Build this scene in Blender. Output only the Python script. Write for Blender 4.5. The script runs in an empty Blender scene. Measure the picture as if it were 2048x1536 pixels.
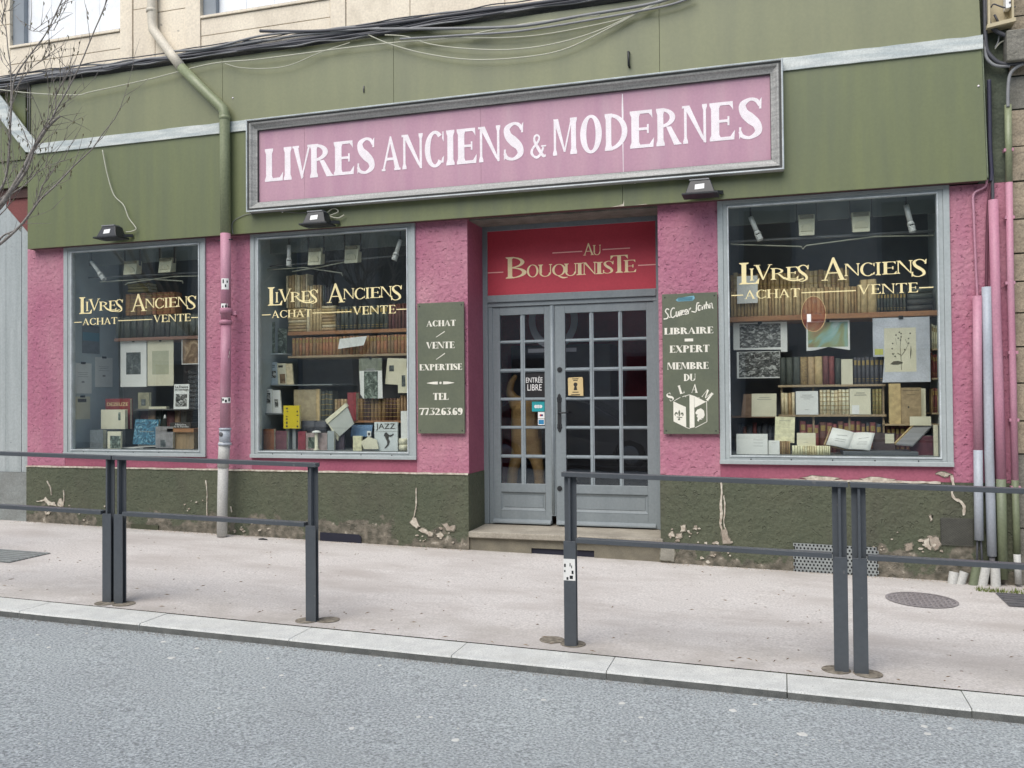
import bpy, bmesh, math, random
from mathutils import Vector, Matrix
rnd = random.Random(7)
C = bpy.context.scene.collection
scn = bpy.context.scene
# ------------------------------------------------------------------ camera
YAW, PITCH, ROLL, FPX = 0.29623, 0.016895, -0.0082174, 1770.2
CAM = Vector((0.0, -8.0, 1.494))
_f = Vector((-math.sin(YAW)*math.cos(PITCH), math.cos(YAW)*math.cos(PITCH), math.sin(PITCH)))
_r = Vector((math.cos(YAW), math.sin(YAW), 0.0))
_u = _r.cross(_f)
R_ = _r*math.cos(ROLL) + _u*math.sin(ROLL)
U_ = -_r*math.sin(ROLL) + _u*math.cos(ROLL)
cam = bpy.data.cameras.new('camera')
cam.sensor_width = 36.0
cam.lens = FPX/2048*36.0
cam.clip_start = 0.05; cam.clip_end = 300
co = bpy.data.objects.new('camera', cam); C.objects.link(co)
m = Matrix((( R_.x, U_.x, -_f.x, CAM.x), (R_.y, U_.y, -_f.y, CAM.y), (R_.z, U_.z, -_f.z, CAM.z), (0,0,0,1)))
co.matrix_world = m
scn.camera = co
# ------------------------------------------------------------------ world, sun, exposure
w = bpy.data.worlds.new('World'); scn.world = w; w.use_nodes = True
nt = w.node_tree; nt.nodes.clear()
sky = nt.nodes.new('ShaderNodeTexSky'); sky.sky_type = 'NISHITA'; sky.sun_disc = False
SUN_EL, SUN_ROT = math.radians(52), math.radians(196)
sky.sun_elevation = SUN_EL; sky.sun_rotation = SUN_ROT
sky.air_density = 1.3; sky.dust_density = 2.5; sky.ozone_density = 1.0
bg = nt.nodes.new('ShaderNodeBackground'); bg.inputs['Strength'].default_value = 0.12
wo = nt.nodes.new('ShaderNodeOutputWorld')
nt.links.new(sky.outputs[0], bg.inputs[0]); nt.links.new(bg.outputs[0], wo.inputs[0])
sl = bpy.data.lights.new('sun', 'SUN'); sl.energy = 2.4; sl.angle = math.radians(55); sl.color = (1.0, 0.975, 0.94)
so = bpy.data.objects.new('sun', sl); C.objects.link(so)
sd = Vector((math.sin(SUN_ROT)*math.cos(SUN_EL), math.cos(SUN_ROT)*math.cos(SUN_EL), math.sin(SUN_EL)))
so.rotation_euler = sd.to_track_quat('Z', 'Y').to_euler(); so.location = (0, -8, 12)
scn.view_settings.view_transform = 'Standard'; scn.view_settings.look = 'None'
scn.view_settings.gamma = 1.0; scn.view_settings.use_curve_mapping = False
scn.view_settings.exposure = 0.36
scn.cycles.max_bounces = 8; scn.cycles.transparent_max_bounces = 12
# ------------------------------------------------------------------ measuring helpers (full-size photo pixels -> metres on a real plane)
def ray(px, py):
    return _f + R_*((px-1024)/FPX) + U_*((768-py)/FPX)
def F(px, py, y=0.0):                      # point on the vertical plane at distance y from the facade
    d = ray(px, py); t = (y - CAM.y)/d.y
    return CAM + d*t
def S(px, py, x):                          # point on the side plane X = x
    d = ray(px, py); t = (x - CAM.x)/d.x
    return CAM + d*t
def gz(x, y=0.0): return -0.0188*x + 0.01*y
def G(px, py):                             # point on the pavement
    d = ray(px, py); t = (-0.0188*CAM.x + 0.01*CAM.y - CAM.z)/(d.z + 0.0188*d.x - 0.01*d.y); return CAM + d*t
KY0, KY1 = -2.885, -3.165                  # kerb: pavement side, road side
def rz(x, y):                              # road surface
    z = gz(x, KY1) - 0.045
    t = KY1 - y
    return z + 0.02*min(t, 2.9) - 0.02*max(0, t-2.9)
# ------------------------------------------------------------------ materials
MATS = {}
def srgb(c):
    return tuple(((v/255)/12.92 if v/255 <= .04045 else ((v/255+.055)/1.055)**2.4) for v in c)
def mat(name, col, col2=None, rough=0.7, scale=6.0, stretch=(1,1,1), var=0.5, bump=0.0, bscale=40.0, bdist=0.01,
        metallic=0.0, spec=0.4, fine=0.12, detail=6.0, speck=None, bstretch=(1,1,1), coat=0.0, fscale=45, pits=None, stain=None):
    if name in MATS: return MATS[name]
    M = bpy.data.materials.new(name); M.use_nodes = True; N = M.node_tree.nodes; L = M.node_tree.links
    b = N['Principled BSDF']; b.inputs['Roughness'].default_value = rough; b.inputs['Metallic'].default_value = metallic
    b.inputs['Specular IOR Level'].default_value = spec
    if coat: b.inputs['Coat Weight'].default_value = coat
    geo = N.new('ShaderNodeNewGeometry'); mp = N.new('ShaderNodeMapping'); mp.inputs['Scale'].default_value = stretch
    L.new(geo.outputs['Position'], mp.inputs['Vector'])
    n1 = N.new('ShaderNodeTexNoise'); n1.inputs['Scale'].default_value = scale; n1.inputs['Detail'].default_value = detail
    L.new(mp.outputs[0], n1.inputs['Vector'])
    mx = N.new('ShaderNodeMix'); mx.data_type = 'RGBA'
    c2 = col2 if col2 else tuple(v*(1-var*0.5) for v in col)
    mx.inputs['A'].default_value = (*col, 1); mx.inputs['B'].default_value = (*c2, 1)
    rp = N.new('ShaderNodeMapRange'); rp.inputs['From Min'].default_value = .35; rp.inputs['From Max'].default_value = .65
    L.new(n1.outputs['Fac'], rp.inputs['Value']); L.new(rp.outputs[0], mx.inputs['Factor'])
    last = mx.outputs['Result']
    if fine:
        n2 = N.new('ShaderNodeTexNoise'); n2.inputs['Scale'].default_value = max(scale*14, fscale); n2.inputs['Detail'].default_value = 3
        L.new(geo.outputs['Position'], n2.inputs['Vector'])
        r2 = N.new('ShaderNodeMapRange'); r2.inputs['From Min'].default_value = .3; r2.inputs['From Max'].default_value = .7
        r2.inputs['To Min'].default_value = 1-fine; r2.inputs['To Max'].default_value = 1+fine
        L.new(n2.outputs['Fac'], r2.inputs['Value'])
        vm = N.new('ShaderNodeVectorMath'); vm.operation = 'SCALE'
        L.new(last, vm.inputs[0]); L.new(r2.outputs[0], vm.inputs['Scale']); last = vm.outputs[0]
    if speck:                                # (scale, threshold, colour)
        v = N.new('ShaderNodeTexNoise'); v.inputs['Scale'].default_value = speck[0]; v.inputs['Detail'].default_value = 2
        L.new(geo.outputs['Position'], v.inputs['Vector'])
        r3 = N.new('ShaderNodeMapRange'); r3.inputs['From Min'].default_value = speck[1]; r3.inputs['From Max'].default_value = speck[1]+.05
        L.new(v.outputs['Fac'], r3.inputs['Value'])
        m3 = N.new('ShaderNodeMix'); m3.data_type = 'RGBA'; m3.inputs['B'].default_value = (*speck[2], 1)
        L.new(last, m3.inputs['A']); L.new(r3.outputs[0], m3.inputs['Factor']); last = m3.outputs['Result']
    if stain:                                # (scale, stretch, threshold, strength, colour)
        ms = N.new('ShaderNodeMapping'); ms.inputs['Scale'].default_value = stain[1]; L.new(geo.outputs['Position'], ms.inputs['Vector'])
        v = N.new('ShaderNodeTexNoise'); v.inputs['Scale'].default_value = stain[0]; v.inputs['Detail'].default_value = 7; v.inputs['Roughness'].default_value = .65; L.new(ms.outputs[0], v.inputs['Vector'])
        r5 = N.new('ShaderNodeMapRange'); r5.inputs['From Min'].default_value = stain[2]; r5.inputs['From Max'].default_value = stain[2]+.2; r5.inputs['To Max'].default_value = stain[3]
        L.new(v.outputs['Fac'], r5.inputs['Value']); m5 = N.new('ShaderNodeMix'); m5.data_type = 'RGBA'; m5.inputs['B'].default_value = (*stain[4], 1)
        L.new(last, m5.inputs['A']); L.new(r5.outputs[0], m5.inputs['Factor']); last = m5.outputs['Result']
    L.new(last, b.inputs['Base Color'])
    if bump:
        mp2 = N.new('ShaderNodeMapping'); mp2.inputs['Scale'].default_value = bstretch; L.new(geo.outputs['Position'], mp2.inputs['Vector'])
        n3 = N.new('ShaderNodeTexNoise'); n3.inputs['Scale'].default_value = bscale; n3.inputs['Detail'].default_value = 5
        L.new(mp2.outputs[0], n3.inputs['Vector'])
        bp = N.new('ShaderNodeBump'); bp.inputs['Strength'].default_value = bump; bp.inputs['Distance'].default_value = bdist
        ho = n3.outputs['Fac']
        if pits:                             # (scale, threshold, depth, base weight)
            n4 = N.new('ShaderNodeTexNoise'); n4.inputs['Scale'].default_value = pits[0]; n4.inputs['Detail'].default_value = 3
            L.new(geo.outputs['Position'], n4.inputs['Vector'])
            r4 = N.new('ShaderNodeMapRange'); r4.inputs['From Min'].default_value = pits[1]; r4.inputs['From Max'].default_value = pits[1]+.1; r4.inputs['To Max'].default_value = -pits[2]
            L.new(n4.outputs['Fac'], r4.inputs['Value'])
            ma = N.new('ShaderNodeMath'); ma.operation = 'MULTIPLY_ADD'; ma.inputs[1].default_value = pits[3]; L.new(ho, ma.inputs[0]); L.new(r4.outputs[0], ma.inputs[2]); ho = ma.outputs[0]
        L.new(ho, bp.inputs['Height']); L.new(bp.outputs[0], b.inputs['Normal'])
    MATS[name] = M; return M
def plain(name, col, rough=0.6, metallic=0.0, spec=0.4):
    return mat(name, col, rough=rough, metallic=metallic, spec=spec, scale=9, var=0.18, fine=0.05)
def glass_mat(name, tint=(0.97,0.99,0.98), k=1.0):
    M = bpy.data.materials.new(name); M.use_nodes = True; N = M.node_tree.nodes; L = M.node_tree.links; N.clear()
    o = N.new('ShaderNodeOutputMaterial'); mix = N.new('ShaderNodeMixShader'); t = N.new('ShaderNodeBsdfTransparent'); g = N.new('ShaderNodeBsdfGlossy')
    t.inputs[0].default_value = (*tint, 1); g.inputs['Roughness'].default_value = 0.0
    g0 = N.new('ShaderNodeNewGeometry'); dt = N.new('ShaderNodeVectorMath'); dt.operation = 'DOT_PRODUCT'
    L.new(g0.outputs['Incoming'], dt.inputs[0]); L.new(g0.outputs['Normal'], dt.inputs[1])
    def mth(op, a, b_): 
        q = N.new('ShaderNodeMath'); q.operation = op
        for i_, v_ in enumerate((a, b_)):
            if v_ is None: continue
            if isinstance(v_, (int, float)): q.inputs[i_].default_value = v_
            else: L.new(v_, q.inputs[i_])
        return q.outputs[0]
    ab = mth('ABSOLUTE', dt.outputs['Value'], None); p5 = mth('POWER', mth('SUBTRACT', 1.0, ab), 5.0); fres = mth('ADD', mth('MULTIPLY', p5, .96), .10)
    geo = N.new('ShaderNodeNewGeometry'); ns = N.new('ShaderNodeTexNoise'); ns.inputs['Scale'].default_value = 1.6
    L.new(geo.outputs['Position'], ns.inputs['Vector'])
    bp = N.new('ShaderNodeBump'); bp.inputs['Strength'].default_value = .25; bp.inputs['Distance'].default_value = .004; L.new(ns.outputs['Fac'], bp.inputs['Height'])
    L.new(bp.outputs[0], g.inputs['Normal'])
    mu = N.new('ShaderNodeMath'); mu.operation = 'MULTIPLY'; mu.inputs[1].default_value = k
    L.new(fres, mu.inputs[0]); L.new(mu.outputs[0], mix.inputs[0]); L.new(t.outputs[0], mix.inputs[1]); L.new(g.outputs[0], mix.inputs[2])
    L.new(mix.outputs[0], o.inputs[0]); MATS[name] = M; return M
# ------------------------------------------------------------------ mesh builder
class MB:
    def __init__(s): s.v = []; s.f = []; s.mi = []; s.sm = []
    def face(s, idx, mi=0, sm=False): s.f.append(idx); s.mi.append(mi); s.sm.append(sm)
    def box(s, x0, y0, z0, x1, y1, z1, mi=0):
        if x0 > x1: x0, x1 = x1, x0
        if y0 > y1: y0, y1 = y1, y0
        if z0 > z1: z0, z1 = z1, z0
        s.hexa([(x0,y0,z0),(x1,y0,z0),(x1,y1,z0),(x0,y1,z0),(x0,y0,z1),(x1,y0,z1),(x1,y1,z1),(x0,y1,z1)], mi)
    def hexa(s, p, mi=0):
        n = len(s.v); s.v += [tuple(q) for q in p]
        for q in ((0,3,2,1),(4,5,6,7),(0,1,5,4),(1,2,6,5),(2,3,7,6),(3,0,4,7)): s.face([n+i for i in q], mi)
    def bar(s, a, b, wx, wz, mi=0, up=(0,0,1)):      # rectangular bar from a to b
        a = Vector(a); b = Vector(b); d = (b-a).normalized(); u = Vector(up); r = d.cross(u)
        if r.length < 1e-4: r = Vector((1,0,0))
        r.normalize(); u = r.cross(d).normalized(); r = r*wx/2; u = u*wz/2
        s.hexa([a-r-u, a+r-u, b+r-u, b-r-u, a-r+u, a+r+u, b+r+u, b-r+u], mi)
    def tube(s, pts, r, n=8, mi=0, cap=True, r2=None):
        pts = [Vector(p) for p in pts]; base = len(s.v); k = len(pts)
        prev = None
        for i, p in enumerate(pts):
            d = (pts[min(i+1,k-1)] - pts[max(i-1,0)]).normalized()
            if prev is None:
                a = d.orthogonal().normalized()
            else:
                a = (prev - d*prev.dot(d)); a = a.normalized() if a.length > 1e-5 else d.orthogonal().normalized()
            prev = a; b = d.cross(a)
            rr = r[i] if isinstance(r, (list,tuple)) else (r + (r2-r)*i/(k-1) if r2 is not None else r)
            for j in range(n):
                t = 2*math.pi*j/n; s.v.append(tuple(p + a*math.cos(t)*rr + b*math.sin(t)*rr))
        for i in range(k-1):
            for j in range(n):
                j2 = (j+1)%n; s.face([base+i*n+j, base+i*n+j2, base+(i+1)*n+j2, base+(i+1)*n+j], mi, True)
        if cap:
            s.face([base+j for j in range(n)][::-1], mi); s.face([base+(k-1)*n+j for j in range(n)], mi)
    def prism(s, poly, y0, y1, mi=0):                # polygon in x,z between two y planes
        poly = [(p[0], p[1]) for p in poly]
        a = sum(poly[i][0]*poly[(i+1)%len(poly)][1]-poly[(i+1)%len(poly)][0]*poly[i][1] for i in range(len(poly)))
        if a < 0: poly = poly[::-1]
        n = len(poly); b = len(s.v); ya, yb = min(y0,y1), max(y0,y1)
        s.v += [(p[0], ya, p[1]) for p in poly] + [(p[0], yb, p[1]) for p in poly]
        s.face([b+i for i in range(n)], mi); s.face([b+n+i for i in range(n)][::-1], mi)
        for i in range(n):
            j = (i+1)%n; s.face([b+j, b+i, b+n+i, b+n+j], mi)
    def lathe(s, prof, c, n=16, mi=0, axis='z'):     # prof: (r, h)
        b = len(s.v); k = len(prof)
        for r, h in prof:
            for j in range(n):
                t = 2*math.pi*j/n
                if axis == 'z': s.v.append((c[0]+r*math.cos(t), c[1]+r*math.sin(t), c[2]+h))
                elif axis == 'y': s.v.append((c[0]+r*math.cos(t), c[1]+h, c[2]+r*math.sin(t)))
                else: s.v.append((c[0]+h, c[1]+r*math.cos(t), c[2]+r*math.sin(t)))
        for i in range(k-1):
            for j in range(n):
                j2 = (j+1)%n; q = [b+i*n+j, b+i*n+j2, b+(i+1)*n+j2, b+(i+1)*n+j]
                s.face(q, mi, True)
        s.face([b+j for j in range(n)][::-1], mi); s.face([b+(k-1)*n+j for j in range(n)], mi)
    def frame(s, x0, z0, x1, z1, prof, mi=0):        # mitred rectangular frame, prof = [(inset, y)...] from outside in
        n = len(prof); b = len(s.v)
        for ins, y in prof:
            s.v += [(x0+ins, y, z0+ins), (x1-ins, y, z0+ins), (x1-ins, y, z1-ins), (x0+ins, y, z1-ins)]
        for i in range(n-1):
            for j in range(4):
                k = (j+1)%4; s.face([b+i*4+j, b+i*4+k, b+(i+1)*4+k, b+(i+1)*4+j], mi)
    def build(s, name, mats, parent=None, center=True, bevel=0.0):
        me = bpy.data.meshes.new(name)
        if not isinstance(mats, (list, tuple)): mats = [mats]
        org = Vector((0,0,0))
        if center and s.v:
            xs = [v[0] for v in s.v]; ys = [v[1] for v in s.v]; zs = [v[2] for v in s.v]
            org = Vector(((min(xs)+max(xs))/2, (min(ys)+max(ys))/2, min(zs)))
        me.from_pydata([tuple(Vector(v)-org) for v in s.v], [], s.f)
        for mm in mats: me.materials.append(mm)
        me.polygons.foreach_set('material_index', s.mi); me.polygons.foreach_set('use_smooth', s.sm)
        me.update()
        o = bpy.data.objects.new(name, me); C.objects.link(o)
        if parent is not None:
            o.parent = parent; o.location = org - world_loc(parent)
        else: o.location = org
        if bevel:
            bv = o.modifiers.new('bevel', 'BEVEL'); bv.width = bevel; bv.segments = 2; bv.limit_method = 'ANGLE'
        return o
def world_loc(o):
    l = Vector(o.location)
    while o.parent is not None:
        o = o.parent; l = l + o.location
    return l
def tag(o, label=None, cat=None, group=None, kind=None):
    if label: o['label'] = label
    if cat: o['category'] = cat
    if group: o['group'] = group
    if kind: o['kind'] = kind
    return o
def thing(name, label, cat, loc=(0,0,0), group=None):
    o = bpy.data.objects.new(name, None); C.objects.link(o); o.location = loc; o.empty_display_size = .1
    return tag(o, label, cat, group)
def struct(o): o['kind'] = 'structure'; return o
def hexpoly(cx, cz, r, n=9, jit=.35, sx=1, sz=1):
    return [(cx+sx*r*(1+rnd.uniform(-jit,jit))*math.cos(2*math.pi*i/n), cz+sz*r*(1+rnd.uniform(-jit,jit))*math.sin(2*math.pi*i/n)) for i in range(n)]
# ------------------------------------------------------------------ lettering: drawn roman capitals with thick and thin strokes
def cat_rom(pts, n=8):
    out = []
    P = [pts[0]] + list(pts) + [pts[-1]]
    for i in range(1, len(P)-2):
        for k in range(n):
            t = k/n; a, b, c, d = P[i-1], P[i], P[i+1], P[i+2]
            out.append(tuple(.5*((2*b[q]) + (-a[q]+c[q])*t + (2*a[q]-5*b[q]+4*c[q]-d[q])*t*t + (-a[q]+3*b[q]-3*c[q]+d[q])*t**3) for q in range(len(a))))
    out.append(tuple(pts[-1])); return out
def ribbon(pts, n=7):                    # pts: (x, y, width) -> list of quads
    q = cat_rom(pts, n); L = []; Rr = []
    for i, p in enumerate(q):
        a = q[max(i-1,0)]; b = q[min(i+1,len(q)-1)]
        dx, dy = b[0]-a[0], b[1]-a[1]; l = math.hypot(dx, dy) or 1; nx, ny = -dy/l, dx/l
        wv = max(p[2], .01)/2; L.append((p[0]+nx*wv, p[1]+ny*wv)); Rr.append((p[0]-nx*wv, p[1]-ny*wv))
    return [L + Rr[::-1]]
def arcs(cx, cy, rx, ry, a0, a1, tw, th, n=22):
    o = []; i_ = []
    for k in range(n+1):
        t = math.radians(a0 + (a1-a0)*k/n)
        o.append((cx+rx*math.cos(t), cy+ry*math.sin(t))); i_.append((cx+(rx-tw)*math.cos(t), cy+(ry-th)*math.sin(t)))
    return [o + i_[::-1]]
def glyph(ch, T=.15, t=.05, s=.06):
    """returns (polygons, width) with cap height 1"""
    g = []
    def stem(x, w=None, y0=0., y1=1., sb=True, st=True):
        w = T if w is None else w
        p = []
        if sb: p += [(x-s, y0), (x+w+s, y0), (x+w+s, y0+t*.8), (x+w, y0+t*2.0)]
        else: p += [(x, y0), (x+w, y0)]
        if st: p += [(x+w, y1-t*2.0), (x+w+s, y1-t*.8), (x+w+s, y1), (x-s, y1), (x-s, y1-t*.8), (x, y1-t*2.0)]
        else: p += [(x+w, y1), (x, y1)]
        if sb: p += [(x, y0+t*2.0), (x-s, y0+t*.8)]
        g.append(p)
    def ser(x, y, w): g.append([(x-w/2, y), (x+w/2, y), (x+w/2, y+t*.8), (x-w/2, y+t*.8)])
    def tick(x, y, dx, dy): g.append([(x, y), (x+dx, y), (x+dx, y+dy)])
    if ch == 'I': stem(s); W = T+2*s
    elif ch == 'L':
        W = .56+T*.3; stem(s); g.append([(s+T*.5, 0), (W, 0), (W+.02, .27), (W-.03, .2), (W-.1, t*1.3), (s+T*.5, t*1.1)])
    elif ch == 'T':
        W = .66+T*.3; c = W/2; stem(c-T/2, st=False); g.append([(0,.76),(.04,.82),(.12,1-t*1.1),(W-.12,1-t*1.1),(W-.04,.82),(W,.76),(W-.01,1),(.01,1)])
    elif ch == 'E':
        W = .56+T*.35; stem(s)
        g.append([(s+T*.5, 0), (W, 0), (W+.02, .25), (W-.03, .19), (W-.1, t*1.1), (s+T*.5, t*1.1)])
        g.append([(s+T*.5, 1-t*1.1), (W-.12, 1-t*1.1), (W-.05, .83), (W-.02, .77), (W-.03, 1), (s+T*.5, 1)])
        g.append([(s+T*.5, .5-t*.4), (W-.15, .5-t*.4), (W-.15, .5+t*.5), (s+T*.5, .5+t*.5)])
        g.append([(W-.17, .38), (W-.12, .38), (W-.12, .62), (W-.17, .62)])
    elif ch == 'V':
        W = .74+T*.4; g.append([(s,1-t*.5),(s+T,1-t*.5),(W/2+t*.9,.06),(W/2+.01,0),(W/2-.02,0)]); g.append([(W-s-t*1.1,1-t*.5),(W-s,1-t*.5),(W/2+.02,0.0),(W/2+.0,.12)])
        ser(s+T/2, 1-t*.8, T+2*s); ser(W-s-t*.5, 1-t*.8, t+2*s)
    elif ch == 'A':
        W = .78+T*.4; c = W*.47
        g.append([(W-s-T, t*.5), (W-s, t*.5), (c+.03, 1), (c-.03, 1), (c-.05,.93)]); g.append([(s, t*.5), (s+t*1.1, t*.5), (c+.03, .9), (c-.02, 1), (c-.03,1)])
        g.append([(.22, .3), (W-.25, .3), (W-.25, .3+t), (.22, .3+t)]); ser(s+t*.5, 0, t+2.4*s); ser(W-s-T/2, 0, T+2*s)
    elif ch == 'N':
        W = .8+T*.35; stem(s, t*1.2, sb=True, st=False); stem(W-s-t*1.2, t*1.2, sb=False)
        g.append([(s-.02,1),(s+T*.95,1),(W-s,.0),(W-s-t*.5,-.02),(W-s-T*.8,.1)]); ser(s, 1-t*.8, .14)
    elif ch == 'M':
        W = .92+T*.5; stem(s, t*1.2, st=False); stem(W-s-T, T)
        g.append([(s-.02,1),(s+T*.9,1),(W*.5+.02,.08),(W*.5-.05,.08)]); g.append([(W-s-T+.0,1),(W-s-T+.06,1),(W*.5+.02,.08),(W*.5-.02,.18)])
    elif ch == 'H':
        W = .8+T*.4; stem(s); stem(W-s-T); g.append([(s+T*.5,.5-t*.5),(W-s-T*.5,.5-t*.5),(W-s-T*.5,.5+t*.5),(s+T*.5,.5+t*.5)])
    elif ch == 'U':
        W = .78+T*.3; stem(s, sb=False, y0=.3); stem(W-s-t*1.2, t*1.2, sb=False, y0=.3)
        g += arcs(W/2, .32, W/2-s, .33, 180, 360, T*.8, t*1.2)
        g[-1] = g[-1]
    elif ch in 'OQ':
        W = .8+T*.3; g += arcs(W/2, .5, W/2, .51, 90, 270, T, t); g += arcs(W/2, .5, W/2, .51, -90, 90, T, t)
        if ch == 'Q': g += ribbon([(W*.4,.02,t),(W*.6,-.1,T*.7),(W*.85,-.2,T*.8),(W*1.15,-.16,t*.8)])
    elif ch == 'C':
        W = .74+T*.3; g += arcs(W*.52, .5, W*.52, .51, 48, 180, T, t*1.1); g += arcs(W*.52, .5, W*.52, .51, 180, 316, T, t*1.1)
        g.append([(W-.09,.78),(W-.02,.68),(W-.03,.97),(W-.07,.97)]); g.append([(W-.09,.24),(W-.01,.3),(W-.04,.1),(W-.14,.12)])
    elif ch == 'D':
        W = .8+T*.3; stem(s); r = W-s-T*.5; g += arcs(s+T*.5, .5, r, .5, -90, 90, T, t*1.1)
    elif ch in 'RPB':
        W = .66+T*.4; stem(s); r = (W-s-T*.5)*(.86 if ch != 'P' else .95); cy = .74; g += arcs(s+T*.5, cy, r, .26, -90, 90, T*.9, t)
        if ch == 'R':
            W += .08; g.append([(W*.42,.5),(W*.42+T*.8,.5),(W-.02,t*.8),(W+.04,t*.4),(W+.04,0),(W-T,0)])
        if ch == 'B': g += arcs(s+T*.5, .255, r*1.14, .255, -90, 90, T, t)
    elif ch == 'S':
        W = .52+T*.5; c = W/2
        g += ribbon([(W-.07,.8,t),(W-.15,.93,t*1.2),(c,.975,t),(.13,.86,T*.75),(.16,.66,T*.95),(c,.5,T*1.15),(W-.15,.34,T*.95),(W-.12,.15,T*.75),(c,.025,t),(.12,.07,t*1.2),(.05,.2,t)])
        g.append([(W-.09,.72),(W-.03,.72),(W-.02,1.0),(W-.07,.94)]); g.append([(.03,.0),(.07,.06),(.09,.3),(.03,.3)])
    elif ch == 'X':
        W = .76+T*.4; g.append([(s,1),(s+T,1),(W-s,0),(W-s-T,0)]); g.append([(W-s-t*1.2,1),(W-s,1),(s+t*1.2,0),(s,0)])
        for a in ((s+T/2,0),(W-s-T/2,0)): pass
        ser(s+T/2,1-t*.8,T+2*s); ser(W-s-t/2,1-t*.8,t+2*s); ser(s+t/2,0,t+2*s); ser(W-s-T/2,0,T+2*s)
    elif ch == '&':
        W = .98; P_ = [(.95,.06,T*.5),(.8,.04,T*.8),(.62,.22,T*1.0),(.4,.5,T*1.0),(.26,.72,T*.8),(.27,.9,t*1.4),(.42,.98,t*1.2),(.55,.88,T*.55),(.52,.72,t*1.6),(.36,.58,t*1.5),(.14,.4,T*.7),(.08,.22,T*.95),(.2,.05,T*.6),(.42,.0,t*1.6),(.66,.16,t*1.6),(.8,.42,t*1.6)]
        for i0, i1 in ((0,4),(3,7),(6,9),(8,11),(10,13),(12,16)): g += ribbon(P_[i0:i1])
        ser(.82,.44,.3)
    elif ch == '7':
        W = .5+T*.3; g.append([(0,.78),(.03,.78),(.08,1-T*.5),(W,1-T*.5),(W,1),(0,1)]); g.append([(W-.12,1-T*.5),(W,1-T*.5),(.3+T*.4,0),(.14,0)])
    elif ch == '3':
        W = .5+T*.3; g.append([(.02,1-t*1.6),(W-.04,1-t*1.6),(W-.04,1),(.02,1)]); g.append([(W-.14,1-t*1.6),(W-.04,1-t*1.6),(.26,.56),(.18,.56)])
        g += arcs(.22,.29,W-.24,.3,-130,95,T*.9,t*1.2); g.append(hexpoly(.1,.12,.08,8,0))
    elif ch == '2':
        W = .5+T*.3; g += ribbon([(.08,.74,T*.5),(.14,.92,T*.45),(W*.5,.96,t*1.5),(W-.12,.74,T),(W*.6,.42,T*.6),(.06,.1,t*1.2)]); g.append([(.0,0),(W-.02,0),(W,.26),(W-.06,T*.6),(.02,T*.6)])
    elif ch in '69':
        W = .52+T*.3; g += arcs(W/2,.29,W/2,.3,90,270,T,t); g += arcs(W/2,.29,W/2,.3,-90,90,T,t); g += ribbon([(W-.08,.86,T*.5),(W*.62,.97,t*1.4),(W*.28,.84,T*.6),(T*.5,.5,T),(T*.5,.3,T)])
        if ch == '9': g = [[(W-p[0], 1-p[1]) for p in q] for q in g]
    elif ch == '.': W = .12; g.append([(0,0),(.11,0),(.11,.11),(0,.11)])
    else: W = .3
    return g, W
def emit(mb, polys, fx, fz, yfront, th, mi=0, k0=0):
    for k, p in enumerate(polys):
        q = [(fx(a[0], a[1]), fz(a[0], a[1])) for a in p]
        mb.prism(q, yfront - ((k+k0)%11)*0.00012, yfront + th, mi)
def put_glyph(mb, ch, x0, z0, x1, z1, y, th=.002, mi=0, **kw):
    g, W = glyph(ch, **kw)
    emit(mb, g, lambda a, b: x0 + (x1-x0)*a/W, lambda a, b: z0 + (z1-z0)*b, y, th, mi)
def put_word(mb, word, x0, z0, x1, z1, y, th=.002, mi=0, gap=.1, **kw):
    gs = [glyph(c, **kw) if c != ' ' else ([], .35) for c in word]
    tot = sum(g[1] for g in gs) + gap*(len(word)-1); sx = (x1-x0)/tot; cx = 0
    for g, W in gs:
        emit(mb, g, lambda a, b: x0 + sx*(cx+a), lambda a, b: z0 + (z1-z0)*b, y, th, mi); cx += W+gap
def sans(name, text, x0, z0, x1, z1, y, material, parent, th=.0008, rot=0.0):
    cu = bpy.data.curves.new(name, 'FONT'); cu.body = text; cu.size = 1; cu.extrude = 0.004; cu.resolution_u = 3; cu.align_x = 'LEFT'
    ob = bpy.data.objects.new(name, cu); C.objects.link(ob)
    dg = bpy.context.evaluated_depsgraph_get(); me = bpy.data.meshes.new_from_object(ob.evaluated_get(dg))
    bpy.data.objects.remove(ob); me.name = name
    xs = [v.co.x for v in me.vertices]; ys = [v.co.y for v in me.vertices]
    ax, bx, ay, by = min(xs), max(xs), min(ys), max(ys); ctr = Vector(((x0+x1)/2, y, (z0+z1)/2))
    for v in me.vertices:
        px = (v.co.x-ax)/(bx-ax)*(x1-x0)-(x1-x0)/2; pz = (v.co.y-ay)/(by-ay)*(z1-z0)-(z1-z0)/2
        v.co = Vector((px*math.cos(rot)-pz*math.sin(rot), -v.co.z/0.004*th, px*math.sin(rot)+pz*math.cos(rot)))
    me.materials.clear(); me.materials.append(material)
    o = bpy.data.objects.new(name, me); C.objects.link(o)
    if parent is not None: o.parent = parent; o.location = ctr - world_loc(parent)
    else: o.location = ctr
    return o
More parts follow.
